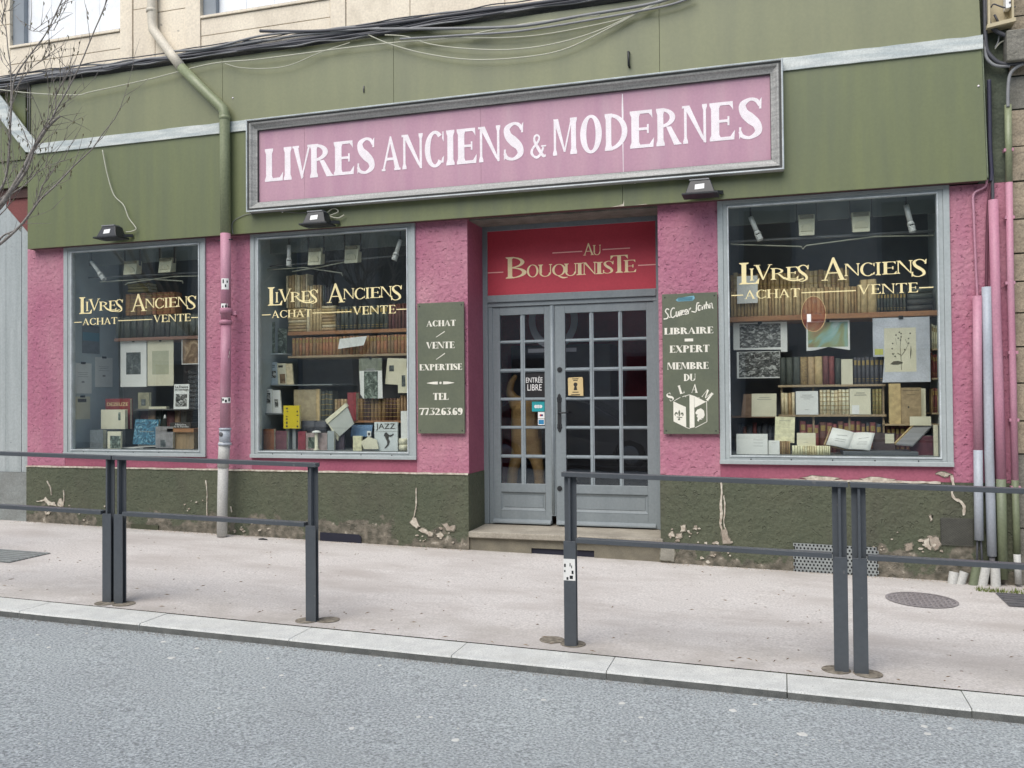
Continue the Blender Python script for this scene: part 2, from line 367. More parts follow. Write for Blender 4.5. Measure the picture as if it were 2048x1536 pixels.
# ------------------------------------------------------------------ material set
ASPH = mat('asphalt', (.365,.395,.395), (.33,.355,.36), rough=.9, scale=1.1, bump=.8, bscale=95, bdist=.008, fine=.5, fscale=75, speck=(85,.645,(.62,.65,.65)), spec=.3, stain=(.8,(.5,1.6,1),.5,.35,(.30,.315,.31)))
PAVE = mat('pavement_resin', (.565,.54,.512), (.53,.502,.474), rough=.9, fscale=70, scale=.9, bump=.45, bscale=120, bdist=.004, fine=.2, speck=(30,.675,(.37,.33,.3)), stain=(1.1,(.7,1.7,1),.45,.75,(.41,.375,.345)))
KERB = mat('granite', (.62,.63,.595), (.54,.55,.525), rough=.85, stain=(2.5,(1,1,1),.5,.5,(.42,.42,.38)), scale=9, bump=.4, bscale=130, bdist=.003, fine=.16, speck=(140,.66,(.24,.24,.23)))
KERBF = mat('granite_face_shade', (.17,.175,.165), (.12,.125,.12), rough=.9, scale=14, bump=.5, bscale=90, bdist=.004, fine=.2)  # darker granite for the road-side face, its shade put into the colour
GAP = mat('joint_dirt', (.09,.085,.06), (.05,.07,.03), rough=1, scale=20, bump=.8)
PINK = mat('pink_roughcast', (.47,.225,.275), (.39,.145,.21), rough=.7, scale=1.3, var=.3, bump=1.0, bscale=24, bdist=.015, fine=.08, pits=(27,.6,.55,1.0), speck=(27,.67,(.42,.16,.225)), stain=(.9,(1.6,1,.5),.42,.8,(.37,.125,.2)))
PINKS = mat('pink_smooth', (.35,.105,.155), (.30,.08,.13), rough=.6, scale=2, bump=.35, bscale=20, bdist=.005)
CREAM = mat('cream_limewash', (.8,.72,.58), (.7,.62,.5), stain=(1.6,(1,1,.6),.52,.6,(.42,.36,.28)), rough=.85, scale=2.2, stretch=(1,1,.4), bump=.5, bscale=14, bdist=.006, fine=.1, speck=(9,.7,(.34,.3,.25)))
FASC = mat('green_board', (.155,.178,.08), (.132,.153,.078), stain=(.7,(3,1,.35),.5,.45,(.115,.135,.09)), rough=.42, scale=1.4, stretch=(6,1,.5), bump=.06, bscale=3, bdist=.02, fine=.04, spec=.5)
FASC2 = mat('green_board_sheen', (.215,.226,.122), (.188,.2,.112), stain=(.7,(3,1,.4),.5,.5,(.155,.165,.105)), rough=.38, scale=.9, stretch=(5,1,.4), bump=.06, bscale=3, bdist=.02, fine=.04, spec=.5)  # lighter green for the upper boards, sky sheen painted into the colour
TRIM = mat('weathered_zinc', (.40,.45,.45), (.6,.63,.6), rough=.45, scale=7, stretch=(.4,1,3), bump=.35, bscale=18, bdist=.004, bstretch=(.3,1,2))
SIGNP = mat('faded_pink_board', (.49,.295,.36), (.44,.25,.33), stain=(1.2,(3,1,.5),.52,.5,(.5,.36,.40)), rough=.6, scale=1.1, stretch=(5,1,.6), fine=.05)
WHITEP = mat('white_sign_paint', (.86,.80,.83), (.78,.73,.75), rough=.6, scale=12)
WOODG = mat('silvered_wood', (.27,.275,.26), (.4,.4,.38), rough=.7, scale=5, stretch=(.25,1,7), bump=.5, bscale=30, bdist=.003, bstretch=(.15,1,3), fine=.2)
FRAME = mat('grey_frame_paint', (.38,.42,.42), (.335,.375,.375), rough=.45, scale=2.5, bump=.1, bscale=30, bdist=.002, fine=.06)
BEAD = mat('pale_bead', (.55,.6,.61), rough=.35, scale=8)
DOORP = mat('grey_door_paint', (.225,.257,.27), (.2,.23,.243), rough=.42, scale=2.5, stretch=(3,1,.4), bump=.08, bscale=30, bdist=.002, fine=.06)
RED = mat('crimson_board', (.52,.055,.08), (.47,.046,.07), rough=.5, scale=2, fine=.05)
GOLD = mat('gold_leaf_letter', (.95,.8,.5), (.95,.74,.42), rough=.4, scale=20)
SALMON = plain('salmon_line', (.92,.5,.44))
CREAML = plain('cream_letter', (.85,.74,.40))
SIGNG = mat('olive_sign_paint', (.125,.14,.095), (.105,.12,.085), rough=.5, scale=4, fine=.06)
LETW = plain('off_white_letter', (.78,.76,.66))
STEEL = mat('dark_grey_powder_coat', (.085,.096,.108), (.075,.085,.096), speck=(22,.7,(.13,.135,.14)), rough=.42, scale=3, fine=.06, spec=.5)
BLACKP = plain('black_plastic', (.02,.022,.025), rough=.4)
BLACKM = plain('black_iron', (.025,.027,.03), rough=.5)
STONE = mat('step_stone', (.36,.33,.27), (.27,.245,.2), rough=.85, scale=5, bump=.5, bscale=50, bdist=.004, fine=.15)
BARE = mat('bare_plaster', (.4,.35,.29), (.3,.25,.2), rough=.95, scale=14, bump=.9, bscale=60, bdist=.006, fine=.2)
FLAKE = mat('white_flake', (.6,.56,.47), (.36,.3,.24), rough=.9, scale=30, bump=.5, bscale=60, bdist=.003)
PVC = mat('grey_pvc', (.42,.45,.49), (.34,.375,.42), stain=(4,(1,1,.3),.5,.5,(.24,.25,.25)), rough=.4, scale=4, stretch=(1,1,.4), fine=.08)
PPINK = mat('pipe_pink', (.5,.27,.34), (.44,.2,.27), rough=.5, scale=5, stretch=(1,1,.3), fine=.1, stain=(3,(1,1,.3),.5,.55,(.3,.12,.17)))
PGREEN = mat('pipe_green', (.13,.15,.085), (.16,.185,.12), rough=.5, scale=4, stretch=(1,1,.4))
PGREEN2 = mat('pipe_green_faded', (.215,.245,.14), (.25,.275,.17), rough=.4, scale=3, stretch=(1,1,.4))
PCREAM = mat('pipe_cream', (.6,.55,.45), (.52,.48,.4), rough=.5, scale=4)
PWHITE = mat('pipe_grey_white', (.5,.5,.47), (.4,.4,.38), rough=.6, scale=6, stretch=(1,1,.4), fine=.12)
CABB = plain('black_cable', (.075,.077,.088), rough=.5)
CABG = plain('grey_cable', (.24,.245,.25), rough=.5)
CABW = plain('pale_cable', (.5,.5,.4), rough=.5)
DARK = plain('dark_interior', (.14,.14,.142), rough=.8)
BACKG = plain('charcoal_back_panel', (.19,.195,.21), rough=.7)
SIDEG = plain('blue_grey_side_panel', (.5,.56,.58), rough=.6)
WOODO = mat('orange_shelf_wood', (.42,.21,.1), (.34,.16,.075), rough=.5, scale=3, stretch=(1,8,8), fine=.1)
WOODP = mat('pink_shelf_wood', (.3,.17,.13), (.25,.14,.1), rough=.5, scale=3, stretch=(1,8,8))
WOODT = mat('tan_shelf_wood', (.42,.32,.2), (.35,.26,.16), rough=.5, scale=3, stretch=(1,8,8))
BARK = mat('bark', (.2,.18,.16), (.3,.28,.26), rough=.9, scale=30, bump=.8, bscale=60, bdist=.01)
TWIG = mat('twig_bark', (.24,.22,.2), (.16,.145,.13), rough=.9, scale=20)
BLUEW = mat('blue_grey_boards', (.37,.405,.405), (.31,.345,.345), rough=.6, scale=2.5, stretch=(5,1,.4), bump=.25, bscale=20, bdist=.003, fine=.08, speck=(10,.74,(.2,.22,.22)))
WPANEL = plain('white_shutter', (.86,.88,.9), rough=.5)
WFR = plain('grey_blue_window_paint', (.25,.28,.31))
RSTONE = mat('tan_sandstone', (.36,.30,.22), (.27,.23,.17), rough=.95, scale=6, bump=1.0, bscale=18, bdist=.02, fine=.2, speck=(12,.7,(.15,.12,.09)))
GRSTONE = mat('grey_stone', (.22,.21,.18), (.16,.155,.13), rough=.95, scale=8, bump=1.0, bscale=22, bdist=.015, fine=.2)
GREENW = mat('dark_green_render', (.085,.1,.07), (.06,.072,.052), rough=.9, scale=5, bump=1.0, bscale=18, bdist=.015, fine=.15)
IRON = mat('cast_iron', (.13,.125,.13), (.1,.1,.105), rough=.7, scale=14, bump=.5, bscale=60, bdist=.002)
ZINC = mat('galvanised', (.34,.37,.36), (.28,.3,.3), rough=.45, scale=20, metallic=.3)
GLASS = glass_mat('shop_glass')
GLASSD = glass_mat('door_glass', (.93,.94,.95), 1.0)
PAPER = mat('paper', (.84,.84,.81), (.78,.78,.75), rough=.8, scale=8, fine=.03)
PAPERC = mat('cream_paper', (.76,.72,.56), (.7,.66,.5), rough=.8, scale=8, fine=.04)
BARECH = plain('gum', (.62,.62,.58), rough=.8)
def pave_dirt():
    N = PAVE.node_tree.nodes; L = PAVE.node_tree.links; b = N['Principled BSDF']; src = b.inputs['Base Color'].links[0].from_socket
    geo = [n for n in N if n.type == 'NEW_GEOMETRY'][0]; sx = N.new('ShaderNodeSeparateXYZ'); L.new(geo.outputs['Position'], sx.inputs[0])
    n = N.new('ShaderNodeTexNoise'); n.inputs['Scale'].default_value = 2.6; n.inputs['Detail'].default_value = 8; n.inputs['Roughness'].default_value = .65; L.new(geo.outputs['Position'], n.inputs['Vector'])
    for (y0, y1, k) in ((-2.25, -2.85, .55), (-.28, .0, .7)):
        r = N.new('ShaderNodeMapRange'); r.inputs['From Min'].default_value = y0; r.inputs['From Max'].default_value = y1; r.inputs['To Max'].default_value = k; L.new(sx.outputs['Y'], r.inputs['Value'])
        r2 = N.new('ShaderNodeMapRange'); r2.inputs['From Min'].default_value = .38; r2.inputs['From Max'].default_value = .62; L.new(n.outputs['Fac'], r2.inputs['Value'])
        mu = N.new('ShaderNodeMath'); mu.operation = 'MULTIPLY'; L.new(r.outputs[0], mu.inputs[0]); L.new(r2.outputs[0], mu.inputs[1])
        mx = N.new('ShaderNodeMix'); mx.data_type = 'RGBA'; mx.inputs['B'].default_value = (.31,.285,.25,1); L.new(src, mx.inputs['A']); L.new(mu.outputs[0], mx.inputs['Factor']); src = mx.outputs['Result']
    L.new(src, b.inputs['Base Color'])
pave_dirt()
def plinth_mat():
    M = mat('green_plinth', (.092,.1,.064), (.078,.09,.057), rough=.75, scale=2.2, bump=1.0, bscale=24, bdist=.016, fine=.12, pits=(24,.61,.5,1.0), stain=(1.6,(1.5,1,.6),.5,.5,(.07,.065,.05)))
    N = M.node_tree.nodes; L = M.node_tree.links; b = N['Principled BSDF']
    src = b.inputs['Base Color'].links[0].from_socket
    geo = [n for n in N if n.type == 'NEW_GEOMETRY'][0]
    sx = N.new('ShaderNodeSeparateXYZ'); L.new(geo.outputs['Position'], sx.inputs[0])
    h = N.new('ShaderNodeMath'); h.operation = 'MULTIPLY_ADD'; h.inputs[1].default_value = .0188
    L.new(sx.outputs['X'], h.inputs[0]); L.new(sx.outputs['Z'], h.inputs[2])
    n = N.new('ShaderNodeTexNoise'); n.inputs['Scale'].default_value = 2.3; n.inputs['Detail'].default_value = 9; n.inputs['Roughness'].default_value = .62
    L.new(geo.outputs['Position'], n.inputs['Vector'])
    q = N.new('ShaderNodeMath'); q.operation = 'MULTIPLY_ADD'; q.inputs[1].default_value = 1.15; q.inputs[2].default_value = -.44
    L.new(n.outputs['Fac'], q.inputs[0])
    sub = N.new('ShaderNodeMath'); sub.operation = 'SUBTRACT'; L.new(q.outputs[0], sub.inputs[0]); L.new(h.outputs[0], sub.inputs[1])
    r = N.new('ShaderNodeMapRange'); r.inputs['From Min'].default_value = -.01; r.inputs['From Max'].default_value = .03; L.new(sub.outputs[0], r.inputs['Value'])
    n2 = N.new('ShaderNodeTexNoise'); n2.inputs['Scale'].default_value = 14; n2.inputs['Detail'].default_value = 6; L.new(geo.outputs['Position'], n2.inputs['Vector'])
    cr = N.new('ShaderNodeValToRGB'); e = cr.color_ramp.elements
    e[0].position = .36; e[0].color = (.085,.08,.06,1); e[1].position = .64; e[1].color = (.21,.185,.145,1)
    x = cr.color_ramp.elements.new(.73); x.color = (.45,.41,.34,1)
    L.new(n2.outputs['Fac'], cr.inputs[0])
    mx = N.new('ShaderNodeMix'); mx.data_type = 'RGBA'; L.new(src, mx.inputs['A']); L.new(cr.outputs[0], mx.inputs['B']); L.new(r.outputs[0], mx.inputs['Factor'])
    L.new(mx.outputs['Result'], b.inputs['Base Color'])
    return M
PLINTH = plinth_mat()
# ------------------------------------------------------------------ setting: ground sheets
X0, X1 = -26.0, 14.0
def sheet(name, x0, x1, ys, zf, material, nx=40):
    mb = MB(); xs = [x0+(x1-x0)*i/nx for i in range(nx+1)]
    for y in ys:
        for x in xs: mb.v.append((x, y, zf(x, y)))
    for j in range(len(ys)-1):
        for i in range(nx):
            a = j*(nx+1)+i; mb.face([a, a+1, a+nx+2, a+nx+1])
    o = mb.build(name, material); return struct(o)
sheet('ground', -90, 90, [-90, -9.5], lambda x, y: -.0188*x-.3, ASPH, 4)
sheet('road', X0, X1, [-9.2, -7.5, -6.1, -4.5, -3.6, KY1+.02], rz, ASPH)
sheet('pavement', X0, X1, [KY0+.02, -1.5, .5], gz, PAVE)
sheet('joint_strip', X0, X1, [KY1+.01, KY0+.04], lambda x, y: gz(x, y)-.014, GAP)
sheet('far_pavement', X0, X1, [-12.3, -9.2], lambda x, y: rz(x,-9.2)+.1, PAVE, 6)
# kerb stones
kerb = thing('kerb', 'pale granite kerb of long stones between pavement and road', 'kerb', (0, KY1, gz(0)))
joints = [F(0,0).x]*0
for q in ((38,1227),(278,1245),(577,1275),(902,1305),(1212,1335),(1574,1372),(1944,1419)):
    d = ray(*q); t = (KY1-CAM.y)/d.y; joints.append((CAM+d*t).x)
step = 1.0
while joints[0] > X0+1.2: joints.insert(0, joints[0]-step*rnd.uniform(.93,1.07))
while joints[-1] < X1-1: joints.append(joints[-1]+step*rnd.uniform(.93,1.07))
for a, b in zip(joints[:-1], joints[1:]):
    a += .0025; b -= .0025; mb = MB(); u0 = rnd.uniform(-.003,.003); dy = rnd.uniform(-.003,.003); n = 6
    xs = [a+(b-a)*i/n for i in range(n+1)]
    rows = []
    for x in xs:
        j = rnd.uniform(-.0025,.0025)
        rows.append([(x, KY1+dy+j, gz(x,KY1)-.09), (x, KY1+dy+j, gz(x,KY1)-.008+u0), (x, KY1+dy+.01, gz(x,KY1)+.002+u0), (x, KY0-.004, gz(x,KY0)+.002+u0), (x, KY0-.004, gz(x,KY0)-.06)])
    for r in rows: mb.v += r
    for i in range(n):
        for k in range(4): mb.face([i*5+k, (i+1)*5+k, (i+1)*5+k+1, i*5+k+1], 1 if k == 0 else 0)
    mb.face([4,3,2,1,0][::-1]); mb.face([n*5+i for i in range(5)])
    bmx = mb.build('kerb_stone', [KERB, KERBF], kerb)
# loose grit against the kerb and chewing gum flecks
mb = MB()
for i in range(2600):
    x = rnd.uniform(-7.5, 2.2); y = KY1 - abs(rnd.gauss(0,.035)) - .002; r = rnd.uniform(.002,.006); z = rz(x,y)
    b0 = len(mb.v); mb.v += [(x-r,y-r,z-.001),(x+r,y-r*.6,z-.001),(x+r*.3,y+r,z-.001),(x,y,z+r*1.1)]
    mb.face([b0,b0+1,b0+3]); mb.face([b0+1,b0+2,b0+3]); mb.face([b0+2,b0,b0+3])
g = mb.build('kerb_grit', mat('grit', (.3,.29,.27), (.2,.2,.19), rough=.95, scale=30)); tag(g, 'loose grit lying along the foot of the granite kerb', 'grit', kind='stuff')
mb = MB()
def flat_blob(mb, x, y, z, r, n=9):
    b = len(mb.v); rr = [r*rnd.uniform(.7,1.15) for _ in range(n)]
    for i in range(n):
        t = 2*math.pi*i/n; mb.v.append((x+rr[i]*math.cos(t), y+rr[i]*math.sin(t), z))
    for i in range(n):
        t = 2*math.pi*i/n; mb.v.append((x+.8*rr[i]*math.cos(t), y+.8*rr[i]*math.sin(t), z+.003))
    for i in range(n): mb.face([b+i, b+(i+1)%n, b+n+(i+1)%n, b+n+i])
    mb.face([b+n+i for i in range(n)])
def RG(px, py):
    d = ray(px, py); z = -1.6
    for _ in range(6):
        t = (z-CAM.z)/d.z if False else None
        break
    t = 5.0
    for _ in range(30):
        p = CAM+d*t; t += (rz(p.x,p.y)-p.z)/d.z
    return CAM+d*t
for px, py, r in ((75,1270,9),(343,1316,16),(394,1297,11),(326,1284,12),(546,1287,10),(440,1304,8),(563,1351,9),(174,1267,8),(98,1295,9),(1244,1407,15),(1466,1421,14),(1605,1469,17),(1087,1400,10),(1050,1330+50,8),(703,1457,11),(912,1481,13),(862,1435,9),(838,1434,9),(1510,1409,10),(1848,1453,12),(1855,1468,11),(1900,1457,11),(1282,1435,9),(1540,1400,9),(760,1331,8),(930,1371,9),(950,1372,8),(536,1317,8)):
    p = RG(px, py); flat_blob(mb, p.x, p.y, p.z+.0005, r*.0015)
for i in range(60):
    x = rnd.uniform(-6,2); y = rnd.uniform(-6,-3.4); flat_blob(mb, x, y, rz(x,y)+.0004, rnd.uniform(.004,.011))
g = mb.build('gum_spots', BARECH); tag(g, 'pale trodden chewing gum spots scattered over the asphalt road', 'gum', kind='stuff')
mb = MB()
for i in range(70):
    x = rnd.uniform(-6.5,2); y = rnd.uniform(-2.7,-.15); flat_blob(mb, x, y, gz(x,y)+.0005, rnd.uniform(.004,.012))
g = mb.build('pavement_spots', mat('dark_spot', (.2,.17,.15), (.5,.46,.42), rough=.9, scale=3)); tag(g, 'small dark and pale trodden spots scattered over the pavement', 'gum', kind='stuff')
# ------------------------------------------------------------------ facade lines in metres
xL = F(55,700).x; xW1a, xW1b = F(129.7,700).x, F(412.5,700).x; xW2a, xW2b = F(503,700).x, F(832.5,700).x
xD0, xD1 = F(936,700).x, F(1318,700).x; xW3a, xW3b = F(1438,700).x, F(1903,700).x; xR = F(2026,700).x
zWt = (F(130,496).z+F(1896,368.3).z+F(831,448.5).z)/3; zWb = (F(413,910).z+F(834,918.6).z+F(1909,934.8).z)/3
zPl = F(935,947.5).z; zFb = (F(55,497,-.1).z+F(1972,362,-.1).z)/2
DD = 8*(xD0/ F(966,700).x) - 8         # depth of the door recess
YF = -.10                               # face of the fascia boards
zTop = F(700,92,YF).z
shop = thing('bookshop_building', 'pink and green shop front of an old bookshop with three display windows', 'shop front', (F(700,900).x, 0, 0))
def wallseg(x0, x1, z0, z1, material, name='wall', y0=0.0, y1=.3):
    mb = MB(); mb.box(x0, y0, z0, x1, y1, z1); return mb.build(name, material, shop)
def roughbox(x0, x1, z0, z1, material, name, y0=0.0, y1=.3, amp=.006, st=.05, bottom=None):
    """wall block with a really uneven face"""
    mb = MB(); nx = max(1,int((x1-x0)/st)); nz = max(1,int((z1-z0)/st)); r2 = random.Random(int(x0*1000))
    H = [[0]*(nz+1) for _ in range(nx+1)]
    for i in range(1,nx):
        for j in range(1,nz): H[i][j] = r2.gauss(0,1)*amp*.35
    for i in range(nx+1):
        for j in range(nz+1):
            x = x0+(x1-x0)*i/nx; zb = z0 if bottom is None else bottom(x); z = zb+(z1-zb)*j/nz; mb.v.append((x, y0-abs(H[i][j]), z))
    for i in range(nx):
        for j in range(nz):
            a = i*(nz+1)+j; mb.face([a, a+nz+1, a+nz+2, a+1], 0, True)
    b = len(mb.v); zb0 = z0-.02 if bottom is None else min(bottom(x0), bottom(x1))-.05
    n0 = len(mb.v)
    for x in (x0, x1):
        for y in (y0+.001, y1):
            for z in (zb0, z1): mb.v.append((x, y, z))
    q = [n0+i for i in range(8)]   # x0y0z0,x0y0z1,x0y1z0,x0y1z1,x1...
    for f in ((0,1,3,2),(4,6,7,5),(1,5,7,3),(2,3,7,6)): mb.face([q[i] for i in f])
    return mb.build(name, material, shop)
zBot = lambda x: gz(x)-.03
# pink piers and aprons
for a, b in ((xL, xW1a), (xW1b, xW2a), (xW2b, xD0), (xD1, xW3a), (xW3b, xR)):
    roughbox(a, b, zPl, zFb+.03 if b < xR-.01 else F(1990,366).z, PINK, 'pink_wall')
for a, b in ((xW1a, xW1b), (xW2a, xW2b), (xW3a, xW3b)):
    wallseg(a, b, zPl, zWb+.005, PINKS, 'pink_apron', .004)
PB = [(xL, xW1b), (xW1b, xW2b), (xW2b, xD0), (xD1, xR)]
for a, b in PB: roughbox(a, b, -.1, zPl-.001, PLINTH, 'plinth', -.014, .3, .008, .05, bottom=lambda x: gz(x)-.03)
# thin pale line on top of the plinth
for a, b in ((xL, xD0-.002), (xD1+.002, F(1880,957).x)):
    mb = MB(); n = 60; top = []; bot = []
    for i in range(n+1):
        x = a+(b-a)*i/n; top.append((x, zPl+.003+rnd.uniform(0,.006))); bot.append((x, zPl-.008-rnd.uniform(0,.005)))
    mb.prism(top+bot[::-1], -.0235, -.005); mb.build('plinth_line', FLAKE, shop)
# door recess sides, ceiling
for xx, sgn in ((xD0, 1), (xD1, -1)):
    for z0, z1, mm, nm, xo in ((zPl, zFb+.02, PINKS, 'pink_reveal', 0), (gz(xx)-.03, zPl-.002, PLINTH, 'plinth_reveal', .004)):
        mb = MB(); mb.box(xx-sgn*.05, .302, z0, xx+sgn*(.001+xo), DD+.15, z1); mb.box(xx-sgn*.02, .012, z0, xx+sgn*(.0012+xo), .31, z1); mb.build(nm, mm, shop)
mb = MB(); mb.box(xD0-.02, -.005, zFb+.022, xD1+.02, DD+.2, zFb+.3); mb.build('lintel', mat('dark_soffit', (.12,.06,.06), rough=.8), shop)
# ------------------------------------------------------------------ damage on the walls: flakes and patches with their own thickness
PEDGE = mat('patch_edge', (.2,.18,.14), (.12,.12,.09), rough=.95, scale=30, bump=.5, bscale=60, bdist=.003)
def patch(pts, material, y=-.0245, th=.012, name='bare_patch', yy=None):
    mb = MB(); q = [(F(px,py).x, F(px,py).z) for px, py in pts]
    # jitter the outline
    out = []
    for i, p in enumerate(q):
        a = q[(i+1)%len(q)]
        for k in range(3):
            t = k/3; out.append((p[0]+(a[0]-p[0])*t+rnd.uniform(-.006,.006), p[1]+(a[1]-p[1])*t+rnd.uniform(-.006,.006)))
    cx_ = sum(p[0] for p in out)/len(out); cz_ = sum(p[1] for p in out)/len(out); e_ = .012
    ed = [(p[0]+(p[0]-cx_)/max(.01,math.hypot(p[0]-cx_,p[1]-cz_))*e_*rnd.uniform(.2,1.3), p[1]+(p[1]-cz_)/max(.01,math.hypot(p[0]-cx_,p[1]-cz_))*e_*rnd.uniform(.2,1.3)) for p in out]
    m2 = MB(); m2.prism(ed, y+.0012, y+th); m2.build('patch_edge', PEDGE, shop)
    mb.prism(out, y, y+th); return mb.build(name, material, shop)
E2 = F
def streak(pts, wpx, y=-.0255):
    mb = MB(); q = []
    rr = []
    for (px,py) in pts:
        c = F(px,py); rr.append((c.x, c.z, wpx*.0034*rnd.uniform(.5,1.4)))
    pl = ribbon(rr, 4)[0]; pl = [(a+rnd.uniform(-.003,.003), b+rnd.uniform(-.003,.003)) for a, b in pl]
    mb.prism(pl, y, y+.012); return mb.build('crack', FLAKE, shop)
streak([(1442,955),(1444,985),(1442,1010),(1443,1032),(1441,1045),(1444,1060)], 5)
streak([(1448,990),(1450,1012),(1448,1045),(1452,1060),(1456,1080)], 2)
streak([(834,975),(834,1010),(832,1022),(829,1036)], 2)
streak([(1905,975),(1903,985),(1908,996),(1920,1003),(1927,1012),(1926,1030)], 5)
streak([(1902,950),(1904,962),(1906,975)], 5)
streak([(97,962),(104,975),(106,990)], 1.5); streak([(130,980),(131,1000),(128,1010)], 2.5); streak([(414,960),(417,990),(416,1010),(417,1040)], 1.6)
streak([(464,1012),(466,1024)], 2)
patch([(822,1045),(828,1034),(834,1036),(841,1052),(834,1056),(828,1050)], FLAKE)
patch([(838,1060),(848,1055),(858,1062),(868,1064),(864,1072),(852,1066)], FLAKE, -.027)
patch([(873,1068),(882,1063),(890,1070),(884,1074)], FLAKE, -.027)
patch([(886,1048),(896,1044),(900,1052),(912,1050),(908,1060),(896,1060)], BARE, -.026)
patch([(76,1002),(90,998),(95,994),(104,1004),(112,1004),(116,1012),(100,1010),(92,1002),(80,1004)], FLAKE)
patch([(120,1000),(126,996),(131,1010),(124,1014),(118,1008)], FLAKE)
patch([(92,1020),(104,1020),(102,1028),(95,1028)], FLAKE)
patch([(1330,1088),(1345,1088),(1350,1098),(1348,1122),(1320,1118),(1322,1098)], mat('cement_patch', (.3,.285,.24), rough=.95, scale=12, bump=.5), -.0275)
patch([(1444,1060),(1452,1058),(1458,1074),(1462,1084),(1446,1086)], BARE, -.0262)
patch([(1338,1066),(1346,1062),(1348,1072),(1340,1074)], FLAKE); patch([(1362,1052),(1372,1050),(1370,1060),(1362,1062)], FLAKE); patch([(1354,1068),(1366,1064),(1364,1074),(1356,1074)], FLAKE)
patch([(1386,1056),(1395,1056),(1392,1060)], FLAKE)
patch([(1846,1080),(1856,1076),(1866,1082),(1860,1098),(1850,1092)], FLAKE); patch([(1859,1072),(1876,1074),(1882,1088),(1870,1100),(1860,1092)], BARE, -.0262)
patch([(1859,1032),(1863,1030),(1863,1040),(1860,1040)], FLAKE)
patch([(1810,1088),(1822,1086),(1824,1098),(1812,1100)], BARE, -.026)
for px0, px1, py0 in ((1600,1680,955),(1720,1790,958),(1870,1905,948)):
    patch([(px0,py0),(px0+(px1-px0)*.3,py0-4),(px1,py0),(px1-10,py0+4),(px0+20,py0+5)], FLAKE, -.004, .004)
def scatter(x0p, x1p, y0p, y1p, n, r0, r1):
    for i in range(n):
        c_ = F(rnd.uniform(x0p,x1p), rnd.uniform(y0p,y1p)); q = hexpoly(c_.x, c_.z, rnd.uniform(r0,r1), 8, .5, 1.3, .8)
        mb = MB(); mb.prism(q, -.026-rnd.uniform(0,.002), -.012); mb.build('flake', FLAKE if rnd.random() < .6 else BARE, shop)
for a in ((825,930,1048,1085,16,.004,.016),(1335,1400,1050,1085,12,.004,.014),(470,590,1045,1066,10,.005,.016),(1840,1885,1070,1105,10,.006,.018),(100,240,1000,1040,8,.004,.012),(1400,1480,1075,1125,12,.006,.018),(370,420,1000,1040,7,.004,.010),(1700,1800,1050,1110,6,.004,.01)): scatter(*a)
# vents
def vent(px0, py0, px1, py1, material, label, y=-.03):
    a = F(px0,py1,y); b = F(px1,py0,y); mb = MB(); nx, nz = 22, max(3,int(22*(b.z-a.z)/(b.x-a.x)*1.15)); sl_ = lambda x: -.0188*(x-a.x)
    cx = (b.x-a.x)/nx; cz = (b.z-a.z)/nz
    # perforated plate: staggered hexagonal openings
    for i in range(nx):
        for j in range(nz):
            ox = a.x+cx*(i+.5)+(cx*.25 if j%2 else -cx*.25); oz = a.z+cz*(j+.5)
            n0 = len(mb.v); o = [(ox-cx*.5,oz-cz*.5),(ox,oz-cz*.5),(ox+cx*.5,oz-cz*.5),(ox+cx*.5,oz+cz*.5),(ox,oz+cz*.5),(ox-cx*.5,oz+cz*.5)]
            ii = [(ox-cx*.24,oz-cz*.24),(ox,oz-cz*.34),(ox+cx*.24,oz-cz*.24),(ox+cx*.24,oz+cz*.24),(ox,oz+cz*.34),(ox-cx*.24,oz+cz*.24)]
            mb.v += [(p[0], y, p[1]+sl_(p[0])) for p in o] + [(p[0], y, p[1]+sl_(p[0])) for p in ii]
            for k in range(6): mb.face([n0+k, n0+(k+1)%6, n0+6+(k+1)%6, n0+6+k])
    pl = mb.build('vent_grille', material, shop); tag(pl, label)
    mb = MB(); mb.box(a.x, y+.006, a.z+.005, b.x, y+.008, b.z-.01); mb.build('vent_void', plain('void', (.01,.01,.012)), shop)
vent(1589,1092,1755,1144, ZINC, 'pale galvanised perforated vent plate at the foot of the wall')
vent(1882,1036,1946,1090, mat('vent_dark', (.1,.1,.085), rough=.6), 'dark green perforated vent plate near the pipes')

mb = MB()
for i in range(130):
    x = rnd.uniform(-7,2.2); y = rnd.uniform(-2.85,-.1) if i%3 else rnd.uniform(-2.84,-2.5); a_ = rnd.uniform(0,3.1); l = rnd.uniform(.006,.03); w_ = rnd.uniform(.002,.006); z = gz(x,y); c_, s_ = math.cos(a_), math.sin(a_)
    b0 = len(mb.v); mb.v += [(x-l*c_,y-l*s_,z+.001),(x+w_*s_,y-w_*c_,z+.001),(x+l*c_,y+l*s_,z+.001),(x-w_*s_,y+w_*c_,z+.001),(x,y,z+.006)]
    for q in ((0,1,4),(1,2,4),(2,3,4),(3,0,4)): mb.face([b0+k for k in q])
tag(mb.build('leaf_scraps', mat('leaf_scrap', (.16,.11,.07), (.3,.24,.17), rough=.95, scale=4)), 'small brown leaf scraps scattered over the pavement', 'litter', kind='stuff')
